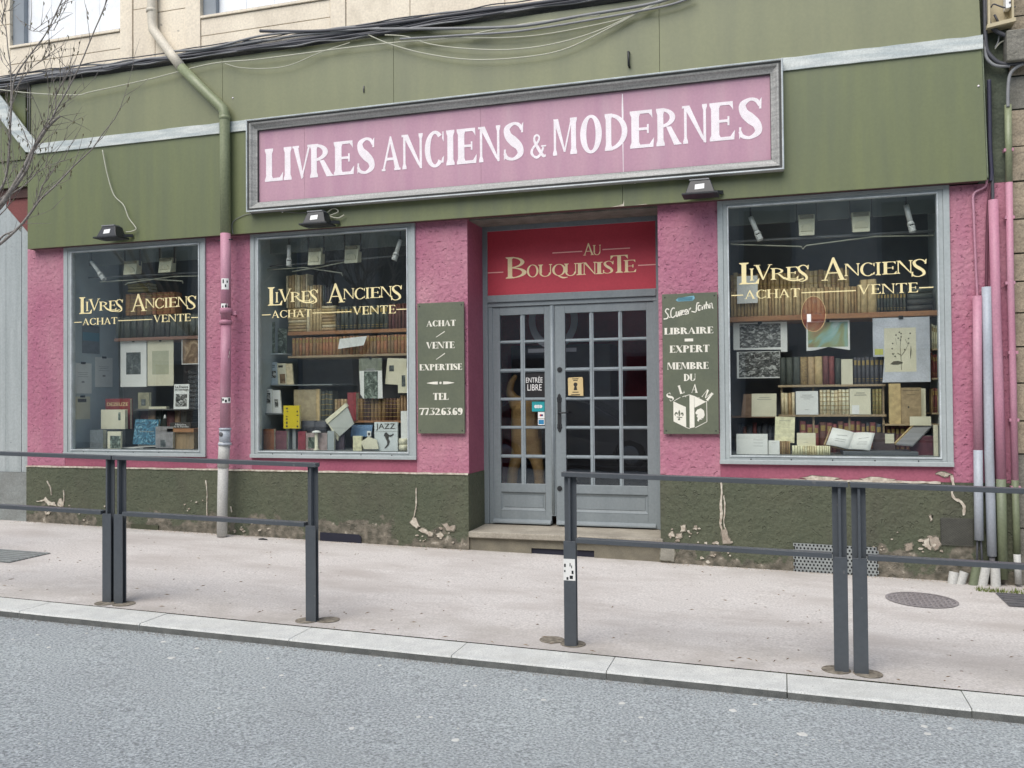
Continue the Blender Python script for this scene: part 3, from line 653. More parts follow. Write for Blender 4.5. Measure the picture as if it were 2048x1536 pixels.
# thin cracks in the asphalt, grime and moss in the joint behind the kerb
ck = plain('crack_dark', (.09,.1,.1), rough=1)
for k, pts in enumerate(([(560,1425),(590,1422),(620,1430),(650,1424),(680,1410)],[(600,1436),(625,1432),(648,1428)],[(740,1478),(770,1483),(800,1480)],[(230,1375),(228,1362),(236,1352)])):
    P_ = [RG(*p) for p in pts]; q = cat_rom([(p.x, p.y) for p in P_], 6); mb = MB()
    for i in range(len(q)):
        w_ = rnd.uniform(.0004,.0016); x, y = q[i][0]+rnd.uniform(-.004,.004), q[i][1]+rnd.uniform(-.004,.004); z = rz(x,y)+.0012
        mb.v += [(x,y-w_,z),(x,y+w_,z)]
    for i in range(len(q)-1): mb.face([i*2,i*2+2,i*2+3,i*2+1])
    struct(mb.build('road_crack', ck))
mb = MB()
for i in range(2600):
    x = rnd.uniform(-8.5,2.4); y = KY0+rnd.gauss(.006,.008); r = rnd.uniform(.002,.007); z = gz(x,y)-.004
    b0 = len(mb.v); mb.v += [(x-r,y-r*.5,z),(x+r,y-r*.4,z),(x+r*.3,y+r*.6,z),(x,y,z+r*1.2)]; mb.face([b0,b0+1,b0+3]); mb.face([b0+1,b0+2,b0+3]); mb.face([b0+2,b0,b0+3])
tag(mb.build('joint_grime', GAP), 'dark grime and moss filling the joint behind the kerb stones', 'grime', kind='stuff')
mb = MB()
for i in range(1500):
    x = rnd.uniform(-8.3,2.0); y = -.03-abs(rnd.gauss(0,.03)); r = rnd.uniform(.002,.008); z = gz(x,y)
    if xD0 < x < xD1: continue
    b0 = len(mb.v); mb.v += [(x-r,y-r*.5,z),(x+r,y-r*.4,z),(x+r*.3,y+r*.6,z),(x,y,z+r*.9)]; mb.face([b0,b0+1,b0+3]); mb.face([b0+1,b0+2,b0+3]); mb.face([b0+2,b0,b0+3])
tag(mb.build('wall_foot_crumbs', BARE), 'plaster crumbs lying along the foot of the green wall base', 'crumbs', kind='stuff')
# ------------------------------------------------------------------ door set
xf0, xf1 = F(965.5,700,DD).x, F(1326,700,DD).x
zStepT = F(1120,1066,.05).z
zr0 = F(966,592,DD).z; zr1 = F(966,464,DD).z; ztr = F(985,614,DD).z; zdb = F(985,1040,DD).z
mb = MB()                                   # frame
fw = F(984,700,DD).x - xf0
zbot = zStepT + .004
mb.box(xf0, DD, zbot, xf0+fw*.55, DD+.12, zr1+.07); mb.box(xf0+fw*.55, DD+.02, zbot, xf0+fw, DD+.12, ztr+.01)
mb.box(xf1-.06, DD, zbot, xf1, DD+.12, zr1+.07); mb.box(xf1-.09, DD+.02, zbot, xf1-.06, DD+.12, ztr+.01)
mb.box(xf0+fw*.55, DD+.002, zr1, xf1-.06, DD+.12, zr1+.068)
mb.box(xf0+fw*.55, DD-.01, ztr+.045, xf1-.06, DD+.12, zr0); mb.box(xf0+fw*.55, DD+.012, ztr, xf1-.06, DD+.12, ztr+.045)
mb.build('door_frame', DOORP, shop, bevel=.004)
red_x0, red_x1 = F(967,520,DD).x, xf1-.062
mb = MB(); mb.box(red_x0-.01, DD+.015, zr0-.01, red_x1+.01, DD+.04, zr1+.01); tp = mb.build('transom_panel', RED, shop)
ltr = MB()
def P2(px, py): p = F(px, py, DD); return p.x, p.z
def pg(mb_, ch, px0, pyb, px1, pyt, y, **kw):
    a = F(px0, pyb, y); b = F(px1, pyt, y); c = F(px1, pyb, y)
    put_glyph(mb_, ch, a.x, a.z, b.x, b.z, y, **kw)
yT = DD+.0135
K = 5.12
def zz(x, y): return 930+x/K, 380+y/K
for ch, x0, yb, x1, yt in (('B',418,908,632,678),('O',634,895,752,762),('U',750,890,892,758),('Q',893,880,1030,755),('U',1015,882,1148,748),('I',1140,872,1208,745),('N',1205,868,1345,735),('I',1338,862,1410,735),('S',1408,858,1525,722),('T',1490,852,1668,662),('E',1625,845,1748,712)):
    a = zz(x0,yb); b = zz(x1,yt); q = F(b[0], b[1], yT); p_ = F(a[0], a[1], yT)
    zb_ = F(a[0], a[1]-(0 if 1 else 0), yT).z
    if ch == 'Q': q = F(a[0]+ (b[0]-a[0]), b[1], yT)
    put_glyph(ltr, ch, p_.x, p_.z, q.x, q.z, yT, T=.15, t=.045, s=.07)
for ch, x0, yb, x1, yt in (('A',1212,670,1322,540),('U',1310,668,1392,560)):
    a = zz(x0,yb); b = zz(x1,yt); q = F(b[0], b[1], yT); p_ = F(a[0], a[1], yT); put_glyph(ltr, ch, p_.x, p_.z, q.x, q.z, yT, T=.14, t=.05, s=.07)
o = ltr.build('lettering', GOLD, tp)
ltr = MB()
for x0, y0, x1, y1 in ((198,852,392,840),(895,645,1200,628),(1408,610,1690,594),(1772,772,1960,762)):
    a = zz(x0,y0); b = zz(x1,y1); p_ = F(*a, yT); q = F(*b, yT); zc = (p_.z+q.z)/2; ltr.box(p_.x, yT, zc-.005, min(q.x, red_x1), yT+.002, zc+.005)
ltr.build('rule_line', SALMON, tp)
# leaves
z_rows = [(F(1000,a,DD+.03).z, F(1000,b,DD+.03).z) for a, b in ((631,681.5),(687.5,738),(745,795.5),(801.5,852),(858,909),(915.5,966.5))]
def leaf(px0, px1, cols, label):
    yl = DD+.03; x0, x1 = F(px0,800,yl).x, F(px1,800,yl).x; top = ztr-.003; bot = zdb-.105
    bot = zStepT+.02
    t = MB(); gx = [(F(a,800,yl).x, F(b,800,yl).x) for a, b in cols]
    gz1 = z_rows[0][1-1]; gz1 = max(z_rows[0]); gz0 = min(z_rows[-1])
    pz1, pz0 = F(1000,983.5,yl).z, F(1000,1019.5,yl).z
    t.box(x0, yl, bot, gx[0][0], yl+.045, top); t.box(gx[-1][1], yl, bot, x1, yl+.045, top)         # stiles
    a, b = gx[0][0], gx[-1][1]
    t.box(a, yl+.0005, gz1, b, yl+.045, top); t.box(a, yl+.0005, pz1, b, yl+.045, gz0); t.box(a, yl+.0005, bot, b, yl+.045, pz0)
    lf = t.build('door_leaf', DOORP, shop, bevel=.003); tag(lf, label)
    g = MB(); g.frame(a, pz0, b, pz1, [(0,yl-.002),(.012,yl+.012),(.03,yl+.018),(.032,yl+.012)]); g.box(a+.031, yl+.012, pz0+.031, b-.031, yl+.03, pz1-.031); g.build('lower_panel', DOORP, lf)
    g = MB(); g.box(x0+.01, yl-.035, bot-.004, x1-.004, yl-.0005, F(1000,1042,yl).z); g.hexa([(x0+.01,yl-.035,F(1000,1042,yl).z),(x1-.004,yl-.035,F(1000,1042,yl).z),(x1-.004,yl,F(1000,1042,yl).z),(x0+.01,yl,F(1000,1042,yl).z),(x0+.01,yl-.004,F(1000,1037,yl).z),(x1-.004,yl-.004,F(1000,1037,yl).z),(x1-.004,yl,F(1000,1037,yl).z),(x0+.01,yl,F(1000,1037,yl).z)])
    g.build('weather_bar', DOORP, lf, bevel=.003)
    for i in range(len(gx)-1):
        g = MB(); xa, xb = gx[i][1], gx[i+1][0]; g.prism([(xa,gz0),(xb,gz0),(xb,gz1),(xa,gz1)], yl+.014, yl+.04); g.prism([((xa+xb)/2-.006,gz0),((xa+xb)/2+.006,gz0),((xa+xb)/2+.006,gz1),((xa+xb)/2-.006,gz1)], yl+.004, yl+.0145); g.build('glazing_bar', BARL, lf)
    for i in range(len(z_rows)-1):
        za, zb = min(z_rows[i]), max(z_rows[i+1])
        for j, (xa, xb) in enumerate(gx):
            g = MB(); g.box(xa-(0 if j==0 else .0), yl+.0142, zb, xb, yl+.0402, za); zc = (za+zb)/2; g.box(xa, yl+.0042, zc-.006, xb, yl+.0146, zc+.006); g.build('glazing_bar', BARL, lf)
    for r in z_rows:
        for (xa, xb) in gx:
            g = MB(); g.box(xa+.001, yl+.026, min(r)+.001, xb-.001, yl+.028, max(r)-.001); g.build('pane', GLASSD, lf)
    return lf, x0, x1
BARL = mat('glazing_bar_paint', (.30,.345,.365), (.25,.29,.31), rough=.4, scale=6)
lf1, a1, b1 = leaf(984, 1101.5, ((1000.5,1041),(1049.5,1089.5)), 'left door leaf with twelve small panes')
lf2, a2, b2 = leaf(1110.5, 1311, ((1131,1179.5),(1187.5,1237.5),(1245,1294)), 'right door leaf with eighteen small panes')
yl = DD+.03
mb = MB(); xa = F(1105.5,800,yl).x; mb.box(b1-.001, yl-.006, zStepT+.1, a2-.002, yl+.03, ztr-.004); mb.tube([(xa, yl-.012, zStepT+.12),(xa, yl-.012, ztr-.006)], .016, 10); mb.build('astragal', BARL, lf1)
hx, hz = F(1119,826,yl).x, F(1119,826,yl).z
mb = MB(); mb.prism([(hx-.018,hz-.10),(hx+.018,hz-.10),(hx+.018,hz+.10),(hx-.018,hz+.10)], yl-.008, yl)
for s_ in (1,-1):
    for k, (dz, w_) in enumerate(((.105,.009),(.118,.024),(.13,.01),(.142,.026),(.155,.012),(.17,.016),(.185,.006))):
        mb.lathe([(w_*.6,-.008),(w_,-.005),(w_,-.001)], (hx, yl, hz+s_*dz), 8, axis='y')
mb.tube([(hx,yl-.005,hz+.0),(hx,yl-.05,hz),(hx+.03,yl-.055,hz+.002),(hx+.1,yl-.05,hz+.004)], .008, 8)
mb.build('handle', BLACKM, lf2)
for py in (739.5, 977):
    p = F(1119.5, py, yl); mb = MB(); mb.lathe([(.026,-.006),(.026,-.002),(.02,0)], (p.x, yl, p.z), 16, axis='y'); mb.lathe([(.012,-.012),(.012,-.006)], (p.x, yl, p.z), 12, axis='y'); mb.build('lock', BLACKM, lf2)
# notices on the door glass
def plate(px0, py0, px1, py1, y, material, name, parent, th=.0015):
    a = F(px0, py1, y); b = F(px1, py0, y); mb = MB(); mb.box(a.x, y, a.z, b.x, y+th, b.z); return mb.build(name, material, parent), a, b
yg = yl+.0235
s1, a, b = plate(1048.5,746,1089,796,yg,plain('black_sticker', (.015,.015,.017)),'sticker',lf1)
sans('lettering','ENTRÉE',a.x+.02,a.z+(b.z-a.z)*.62,b.x-.02,b.z-.03,yg-.002,plain('white_print',(.85,.85,.83)),s1)
sans('lettering','LIBRE',a.x+.035,a.z+(b.z-a.z)*.3,b.x-.03,a.z+(b.z-a.z)*.55,yg-.002,MATS['white_print'],s1)
s1, a, b = plate(1064,803,1089,823,yg,plain('teal', (.02,.33,.36)),'sticker',lf1)
mb = MB(); cx = (a.x+b.x)/2; cz = (a.z+b.z)/2
for dx in (-.025,0,.025): mb.lathe([(.017,-.001),(.017,0)], (cx+dx, yg, cz), 14, axis='y')
mb.build('logo', MATS['white_print'], s1)
s1, a, b = plate(1076,824,1089,837,yg,MATS['white_print'],'sticker',lf1)
mb = MB(); mb.lathe([(.011,-.001),(.011,0)], ((a.x+b.x)/2-.006, yg, (a.z+b.z)/2), 12, axis='y'); mb.build('logo', plain('card_red', (.5,.04,.03)), s1)
mb = MB(); mb.lathe([(.011,-.0012),(.011,0)], ((a.x+b.x)/2+.008, yg, (a.z+b.z)/2), 12, axis='y'); mb.build('logo', plain('card_navy', (.03,.04,.15)), s1)
s1, a, b = plate(1076,838,1089,850,yg,MATS['white_print'],'sticker',lf1)
mb = MB(); mb.box(a.x+.006, yg-.001, a.z+.008, b.x-.006, yg, b.z-.008); mb.build('logo', plain('card_blue', (.03,.22,.42)), s1)
ky = yl-.012
kc = thing('hanging_card', 'cream card with a dark keyhole picture hanging on the right door leaf', 'card', (F(1150,792,ky).x, ky, F(1150,792,ky).z))
a = F(1136,792,ky); b = F(1166,754,ky)
mb = MB(); mb.prism([(a.x+.003,a.z+.006),(b.x+.002,a.z),(b.x-.002,b.z-.012),(b.x-.01,b.z),(a.x+.008,b.z-.004),(a.x,b.z-.016)], ky, ky+.003); mb.build('card', plain('manila', (.62,.48,.24)), kc)
mb = MB(); cx = (a.x+b.x)/2; cz = (a.z+b.z)/2; mb.lathe([(.02,-.001),(.02,0)], (cx, ky, cz+.02), 14, axis='y'); mb.prism([(cx-.008,cz+.01),(cx+.008,cz+.01),(cx+.018,cz-.035),(cx-.018,cz-.035)], ky-.0013, ky)
for zz_, w_ in ((.075,.03),(.06,.022),(-.055,.03),(-.08,.045)): mb.box(cx-w_, ky-.001, cz+zz_-.004, cx+w_, ky, cz+zz_+.004)
mb.build('keyhole_print', plain('print_black', (.03,.028,.025)), kc)
mb = MB(); mb.tube([(cx-.03,ky,b.z-.01),(cx,ky+.01,b.z+.04),(cx+.03,ky,b.z-.01)], .0015, 4); mb.build('string', MATS['print_black'], kc)
# step
mb = MB(); xs0, xs1 = xD0+.002, xD1+.0; yS = -.035; zs = F(936,1066,yS).z; ze = F(1322,1088,yS).z; th = .062
mb.hexa([(xs0,yS,zStepT-th),(xs1+.02,yS,zStepT-th),(xs1+.02,DD+.2,zStepT-th),(xs0,DD+.2,zStepT-th),(xs0,yS,zStepT-.006),(xs1+.02,yS,zStepT-.006),(xs1+.02,DD+.2,zStepT+.003),(xs0,DD+.2,zStepT+.003)])
mb.build('door_step', STONE, shop, bevel=.008)
mb = MB(); vx0, vx1 = F(1062,1105).x, F(1188,1105).x
mb.box(xs0, .01, gz(xs0)-.05, vx0, .3, zStepT-th-.001); mb.box(vx1, .01, gz(xs1)-.08, xs1+.03, .3, zStepT-th-.001); mb.box(vx0, .0105, F(1120,1099).z, vx1, .3, zStepT-th-.0015)
mb.build('step_riser', mat('riser_render', (.22,.2,.15), (.17,.155,.12), rough=.95, scale=8, bump=.6, bscale=40, bdist=.005), shop)
mb = MB(); mb.box(vx0-.01, .03, gz(vx0)-.06, vx1+.01, .05, F(1120,1098).z); mb.build('cellar_opening', plain('opening_dark', (.015,.016,.03)), shop)
mb = MB(); a = F(640,1062,-.028); b = F(722,1085,-.028); mb.prism([(a.x, gz(a.x)-.02),(b.x, gz(b.x)-.02),(b.x+.0,gz(b.x)+.06),(b.x-.03,gz(b.x)+.085),(a.x,gz(a.x)+.085)], -.0285, .0); mb.build('cellar_opening', MATS['opening_dark'], shop)
mb = MB(); a = F(262,1035,-.028); b = F(316,1052,-.028); mb.prism([(a.x, gz(a.x)-.02),(b.x, gz(b.x)-.02),(b.x,gz(b.x)+.05),(a.x,gz(a.x)+.05)], -.0285, .0); mb.build('cellar_hatch', mat('hatch_green', (.07,.075,.045), rough=.8), shop)
# ------------------------------------------------------------------ display windows
YG = .0
def window(px_outer, py_mid, px_in0, px_in1, pt, pb, label):
    x0, x1 = px_outer; yf = -.022
    ix0, ix1 = F(px_in0[0],px_in0[1],0).x, F(px_in1[0],px_in1[1],0).x; iz1, iz0 = F(*pt).z, F(*pb).z
    mb = MB(); n = 0
    def fr(ax, az, bx, bz, y0, y1, cx, cz, dx, dz):   # rectangular ring (outer a-b, inner c-d)
        mb.box(ax, y0, az, cx, y1, bz); mb.box(dx, y0, az, bx, y1, bz); mb.box(cx, y0+.0004, az, dx, y1, cz); mb.box(cx, y0+.0004, dz, dx, y1, bz)
    m1 = .5
    mx0, mx1, mz0, mz1 = x0+(ix0-x0)*m1, x1-(x1-ix1)*m1, zWb+(iz0-zWb)*m1, zWt-(zWt-iz1)*m1
    fr(x0, zWb, x1, zWt, yf, .06, mx0, mz0, mx1, mz1)
    wf = mb.build('window_frame', FRAME, shop, bevel=.003); tag(wf, label)
    mb = MB(); fr(mx0+.0005, mz0+.0005, mx1-.0005, mz1-.0005, yf+.008, .05, ix0-.012, iz0-.012, ix1+.012, iz1+.012); mb.build('casing', FRAME, wf, bevel=.003)
    mb = MB(); fr(ix0-.0115, iz0-.0115, ix1+.0115, iz1+.0115, yf+.0, .04, ix0, iz0, ix1, iz1); mb.build('glazing_bead', BEAD, wf)
    mb = MB(); mb.box(mx0-.05, yf-.014, zWb-.006, mx1+.05, yf-.0005, zWb+.03); mb.build('sill', FRAME, wf, bevel=.003)
    mb = MB()
    for q in range(5):
        xx = ix0+(ix1-ix0)*(.1+.2*q); mb.lathe([(.006,-.003),(.006,0)], (xx, yf, zWb+(iz0-zWb)*.55), 8, axis='y')
    mb.build('screw', BLACKM, wf)
    mb = MB(); mb.box(ix0-.003, YG+.004, iz0-.003, ix1+.003, YG+.009, iz1+.003); gl = mb.build('pane', GLASS, wf)
    return wf, ix0, ix1, iz0, iz1
W1 = window((xW1a,xW1b), 0, (145.6,700), (399,700), (145,506), (146,898.5), 'left window frame, narrowest of the three shop windows')
W2 = window((xW2a,xW2b), 0, (518.5,700), (815.5,700), (519,479), (519,901.5), 'middle window frame between the downpipe and the door')
W3 = window((xW3a,xW3b), 0, (1460,700), (1877,700), (1457,416), (1463,910.5), 'right window frame, widest of the three shop windows')
# window lettering: measured once on the right window, scaled to the other two
k3 = 4.551
def q3(x, y): p = F(1450+x/k3, 390+y/k3, -.001); return p.x, p.z
LET = []
for ch, x0, yb, x1, yt in (('L',130,815,305,610),('I',225,780,262,668),('V',262,776,430,630),('R',415,772,560,660),('E',555,764,665,650),('S',648,790,765,632),('A',882,780,1105,562),('N',1085,738,1228,620),('C',1232,740,1365,612),('I',1372,730,1418,610),('E',1430,724,1558,603),('N',1560,716,1708,592),('S',1692,748,1840,578)):
    a = q3(x0,yb); b = q3(x1,yt); LET.append((ch, a[0], a[1], b[0], b[1]))
a0 = q3(180,948); a1_ = q3(682,845); v0 = q3(1208,905); v1 = q3(1755,798)
RUL = [(q3(58,914), q3(166,911)), (q3(695,888), q3(1192,871)), (q3(1768,843), q3(1898,840))]
rx0, rz0 = q3(130,815); rzt = q3(993,562)[1]; rx1 = q3(1840,660)[0]
def win_text(wf, pL, pA, pS):
    x0, z0 = F(*pL,-.001).x, F(*pL,-.001).z; zt = F(*pA,-.001).z; x1 = F(*pS,-.001).x
    sx = (x1-x0)/(rx1-rx0); sz = (zt-z0)/(rzt-rz0); fx = lambda x: x0+(x-rx0)*sx; fz = lambda z: z0+(z-rz0)*sz
    mb = MB(); y = YG+.002
    for i, (ch, a, b, c, d) in enumerate(LET):
        if i == 6: mb.build('lettering', CREAML, wf); mb = MB()
        gl_, W_ = glyph(ch, T=.145 if ch not in 'S' else .13, t=.045, s=.075)
        emit(mb, gl_, lambda u, v: fx(a)+(fx(c)-fx(a))*u/W_, lambda u, v: fz(b)+(fz(d)-fz(b))*v, y-.0003*(i%3), .0018, 0)
    r = [(.505,.2,.012),(.56,.06,.018),(.62,.0,.02),(.68,.05,.01)]
    mb.build('lettering', CREAML, wf); mb = MB()
    put_word(mb, 'ACHAT', fx(a0[0]), fz((a0[1]+q3(682,925)[1])/2), fx(a1_[0]), fz((a1_[1]+q3(180,870)[1])/2), y, .0018, T=.15, t=.05, s=.07, gap=.05)
    mb.build('lettering', CREAML, wf); mb = MB()
    put_word(mb, 'VENTE', fx(v0[0]), fz((v0[1]+q3(1755,886)[1])/2), fx(v1[0]), fz((v1[1]+q3(1208,816)[1])/2), y, .0018, T=.15, t=.05, s=.07, gap=.06)
    mb.build('lettering', CREAML, wf); mb = MB()
    e = LET[3]; zb = fz(e[2]); xr = fx(e[3]); h = fz(e[4])-zb
    mb.build('x', CREAML, wf) if 0 else None
    emit(mb, ribbon([(xr-.02*sx, zb+h*.12, .016),(xr+.03*sx, zb-h*.1, .014),(xr+.09*sx, zb-h*.12, .012),(xr+.14*sx, zb+h*.0, .006)]), lambda u, v: u, lambda u, v: v, y-.0011, .0018)
    for (p, q) in RUL:
        zc = fz((p[1]+q[1])/2); mb.box(fx(p[0]), y, zc-.0045, fx(q[0]), y+.0018, zc+.0045)
    mb.build('rule_line', CREAML, wf)
win_text(W1[0], (158,628), (277.4,586.5), (392.3,610))
win_text(W2[0], (535.3,611.4), (673.6,565.3), (804,590))
win_text(W3[0], (1450+130/k3,390+815/k3), (1450+993/k3,390+562/k3), (1450+1840/k3, 390+660/k3))
# ------------------------------------------------------------------ fascia boards and trim
zs1 = (F(200,272,YF).z+F(400,250,YF).z+F(1600,118,YF).z)/3; zs0 = (F(200,294,YF).z+F(400,271,YF).z+F(1600,140,YF).z)/3
xFL = F(55,450,YF).x; xFRt, xFRm, xFRb = F(1958.7,0,YF).x, F(1962.6,99,YF).x, F(1974,361,YF).x
zTop = F(340,131,YF).z
def boardq(q, label=None, material=FASC, name='fascia_board'):
    mb = MB(); mb.prism(q, YF, YF+.018); o = mb.build(name, material, shop, bevel=.0015)
    if label: tag(o, label)
zT2 = zTop
us = [xFL, F(445,180,YF).x, F(787,150,YF).x, F(1319,100,YF).x]
for i in range(len(us)-1): boardq([(us[i]+.0015,zs1-.03),(us[i+1]-.0015,zs1-.03),(us[i+1]-.0015,zTop),(us[i]+.0015,zTop)], None, FASC2)
boardq([(us[-1]+.0015,zs1-.03),(xFRm,zs1-.03),(F(1955,-40,YF).x,zTop),(us[-1]+.0015,zTop)], None, FASC2)
ls = [xFL, F(447,400,YF).x, F(1245,380,YF).x]
for i in range(len(ls)-1): boardq([(ls[i]+.0015,zFb),(ls[i+1]-.0015,zFb),(ls[i+1]-.0015,zs1-.032),(ls[i]+.0015,zs1-.032)])
boardq([(ls[-1]+.0015,zFb),(xFRb,zFb),(xFRm,zs1-.032),(ls[-1]+.0015,zs1-.032)])
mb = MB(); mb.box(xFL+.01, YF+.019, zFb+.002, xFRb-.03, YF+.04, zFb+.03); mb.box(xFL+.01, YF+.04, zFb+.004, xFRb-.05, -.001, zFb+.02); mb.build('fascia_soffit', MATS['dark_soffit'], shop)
mb = MB(); mb.box(xFL, YF+.019, zFb, xFL+.02, -.001, zTop); mb.box(xFRb-.06, YF+.019, zFb+.031, xFRb-.045, -.001, zTop); mb.build('fascia_return', FASC, shop)
tx = [F(72,290,YF-.015).x, F(440,260,YF).x, F(497,260,YF-.015).x]
def trim(x0, x1, lab=None, za=None, zb=None):
    mb = MB(); n = max(4,int((x1-x0)/.12)); A = []; B = []
    for i in range(n+1):
        x = x0+(x1-x0)*i/n; A.append((x, zs1+rnd.uniform(-.004,.004))); B.append((x, zs0+rnd.uniform(-.001,.001)))
    mb.prism(A+B[::-1], YF-.018, YF-.0005); mb.build('trim_strip', TRIM, shop)
trim(tx[0], tx[1]); trim(tx[1]+.004, tx[2]); trim(F(1562,130,YF-.02).x, xFRm+.01)
mb = MB(); A = [F(-60,160,YF-.01), F(-32,148,YF-.01), F(77,290,YF-.01), F(70,306,YF-.01), F(52,304,YF-.01)]
mb.prism([(p.x,p.z) for p in A], YF-.016, YF-.0005); mb.build('trim_strip', TRIM, shop)
# small hardware on the fascia
mb = MB(); p = F(1257,104,YF-.02); q = F(1258,132,YF-.02); mb.tube([(p.x,YF,p.z),(p.x,YF-.03,p.z),(q.x,YF-.03,q.z),(q.x,YF,q.z)], .011, 8); mb.build('hook', BLACKM, shop)
mb = MB(); p = F(728,180,YF); mb.tube([(p.x,YF,p.z+.04),(p.x,YF-.012,p.z),(p.x,YF,p.z-.03)], .006, 6); mb.build('hook', IRON, shop)
mb = MB()
for px, py in ((207.5,475),(208,475),(466,196),(582,408),(655,411),(735,406),(1152,372),(1270,365),(503,427),(565,424),(1957,172)):
    p = F(px,py,YF); mb.lathe([(.002,-.008),(.008,-.005),(.009,0)], (p.x, YF, p.z), 8, axis='y')
mb.build('nail_head', WHITEP, shop)
mb = MB(); p = F(1247,415,YF); mb.prism([(p.x-.12,zFb+.001),(p.x+.005,zFb+.001),(p.x+.006,zFb+.06),(p.x-.004,zFb+.02),(p.x-.05,zFb+.009)], YF-.0015, YF-.0002); mb.prism([(p.x+.1,zFb+.001),(p.x+.22,zFb+.001),(p.x+.2,zFb+.007)], YF-.0015, YF-.0002); mb.build('chipped_paint', FLAKE, shop)
# ------------------------------------------------------------------ main sign board
ys = YF-.012; yo = YF-.085
c = [F(497.6,423.2,yo+.02), F(1570.9,340.5,yo+.02), F(1561.5,120.8,yo+.02), F(492.3,240.7,yo+.02)]
sx0, sx1, sz0, sz1 = (c[0].x+c[3].x)/2, (c[1].x+c[2].x)/2, (c[0].z+c[1].z)/2, (c[2].z+c[3].z)/2
sign = thing('shop_sign', 'long faded pink sign board reading LIVRES ANCIENS & MODERNES in a silvered wood frame', 'sign', ((sx0+sx1)/2, YF, sz0))
ti = F(515.5,330,ys-.02).x - sx0
zi1 = F(514.6,260,ys).z; zi0 = F(516.6,404.8,ys).z; 
mb = MB()
prof = [(0,YF-.001),(0,yo),(.012,yo-.004),(.014,yo+.01),(.03,yo+.012),(.034,yo-.002),(.048,yo+.004),(.062,yo+.022),(.085,yo+.04),(.1,yo+.046),(.104,ys-.002),(.104,ys+.004)]
mb.frame(sx0, sz0, sx1, sz1, prof); mb.build('sign_frame', WOODG, sign)
mb = MB(); n0 = len(mb.v)
mb.frame(sx0-.001, sz0-.001, sx1+.001, sz1+.001, [(0,yo+.006),(-.003,yo-.002),(.002,yo-.008),(.011,yo-.0065),(.013,yo+.004)]); mb.build('frame_edge', BEAD, sign)
mb = MB(); mb.frame(sx0+.0135, sz0+.0135, sx1-.0135, sz1-.0135, [(0,yo+.0095),(.0015,yo+.0088),(.0125,yo+.0105),(.0145,yo+.0112)]); mb.build('frame_groove_shade', plain('groove_shade', (.07,.072,.07)), sign)  # dark strip painting the shade inside the moulding groove
mb = MB(); mb.frame(sx0+.0995, sz0+.0995, sx1-.0995, sz1-.0995, [(0,yo+.0445),(.0055,ys-.0035)]); mb.build('frame_groove_shade', MATS['groove_shade'], sign)  # painted shade line at the inner step of the frame
seams = [sx0+.1, F(609,330,ys).x, F(962,330,ys).x, F(1246,280,ys).x, sx1-.1]
for i in range(4):
    mb = MB(); mb.box(seams[i]+.001, ys, sz0+.09, seams[i+1]-.001, ys+.01, sz1-.09); mb.build('sign_panel', SIGNP, sign)
mb = MB(); x_ = seams[3]; mb.prism([(x_-.002,sz0+.1),(x_+.002,sz0+.1),(x_+.003,sz1-.5),(x_+.007,sz1-.3),(x_+.003,sz1-.13),(x_-.004,sz1-.12),(x_-.009,sz1-.26)], ys-.0015, ys); mb.build('split_strip', WHITEP, sign)
mb = MB(); sh = MB()
ysl = ys-.0025
zb_ = sum(F(px,py,ysl).z for px, py in ((530,362.6),(567,359.6),(668,350.8),(913,330),(1106,313),(1260,298.6),(1420,283.4)))/7
zt_ = sum(F(px,py,ysl).z for px, py in ((530,299.5),(567,295.2),(668,283.5),(913,259.5),(1260,222.5),(1420,205.5)))/6
main = [('L',529.8,565),('I',567.3,583),('V',585,622),('R',620,664.6),('E',667.5,707),('S',713,750),('A',763.6,800.8),('N',804.6,845.6),('C',849.7,888.7),('I',892.5,909),('E',913.6,952.3),('N',958,1001),('S',1006,1048.4),('&',1060.7,1092.7),('M',1106,1154.3),('O',1160.7,1204),('D',1210,1255.3),('E',1260.3,1307),('R',1313,1360.8),('N',1366.7,1415),('E',1420,1469),('S',1476.5,1526.3)]
for i, (ch, p0, p1) in enumerate(main):
    xa, xb = F(p0,310,ysl).x, F(p1,310,ysl).x; z0_, z1_ = zb_, zt_
    T_, t_ = .21, .08
    if ch in 'OQ': z0_ -= .006; z1_ += .004; T_ = .25
    if ch == 'S': z0_ -= .004; z1_ += .008; T_ = .225
    if ch == 'C': z0_ -= .006; z1_ += .006; T_ = .225
    if ch == '&': z1_ = F(1075,268.7,ysl).z; z0_ = zb_+.0; T_ = .17
    L = MB(); put_glyph(L, ch, xa, z0_, xb, z1_, ysl, .0022, T=T_, t=t_, s=.04); o = L.build('letter', WHITEP, sign)
# ------------------------------------------------------------------ side signs
def side_sign(pxa, pya, pxb, pyb, name, label):
    y = -.045; a = F(pxa[0],pyb[0],y); b = F(pxb[0],pya[0],y); 
    t = thing(name, label, 'sign', ((a.x+b.x)/2, 0, a.z)); mb = MB(); mb.box(a.x, y, a.z, b.x, y+.02, b.z); mb.build('board', SIGNG, t, bevel=.002)
    mb = MB(); mb.box(a.x+.03, y+.02, a.z+.05, b.x-.03, -.006, b.z-.05); mb.build('batten', SIGNG, t)
    mb = MB()
    for xx in (a.x+.025, b.x-.025):
        for zq in (a.z+.03, b.z-.03): mb.lathe([(.002,-.004),(.006,-.002),(.006,0)], (xx, y, zq), 8, axis='y')
    mb.build('screw', BLACKM, t); return t, y
FAT = dict(T=.27, t=.045, s=.05)
sl1, y = side_sign((836,0),(603,0),(927.5,0),(867,0),'hanging_sign','olive board left of the door reading ACHAT VENTE EXPERTISE and a telephone number')
ksl = 5.3
def qa(x, yv): p = F(830+x/ksl, 590+yv/ksl, y-.0005); return p.x, p.z
mb = MB()
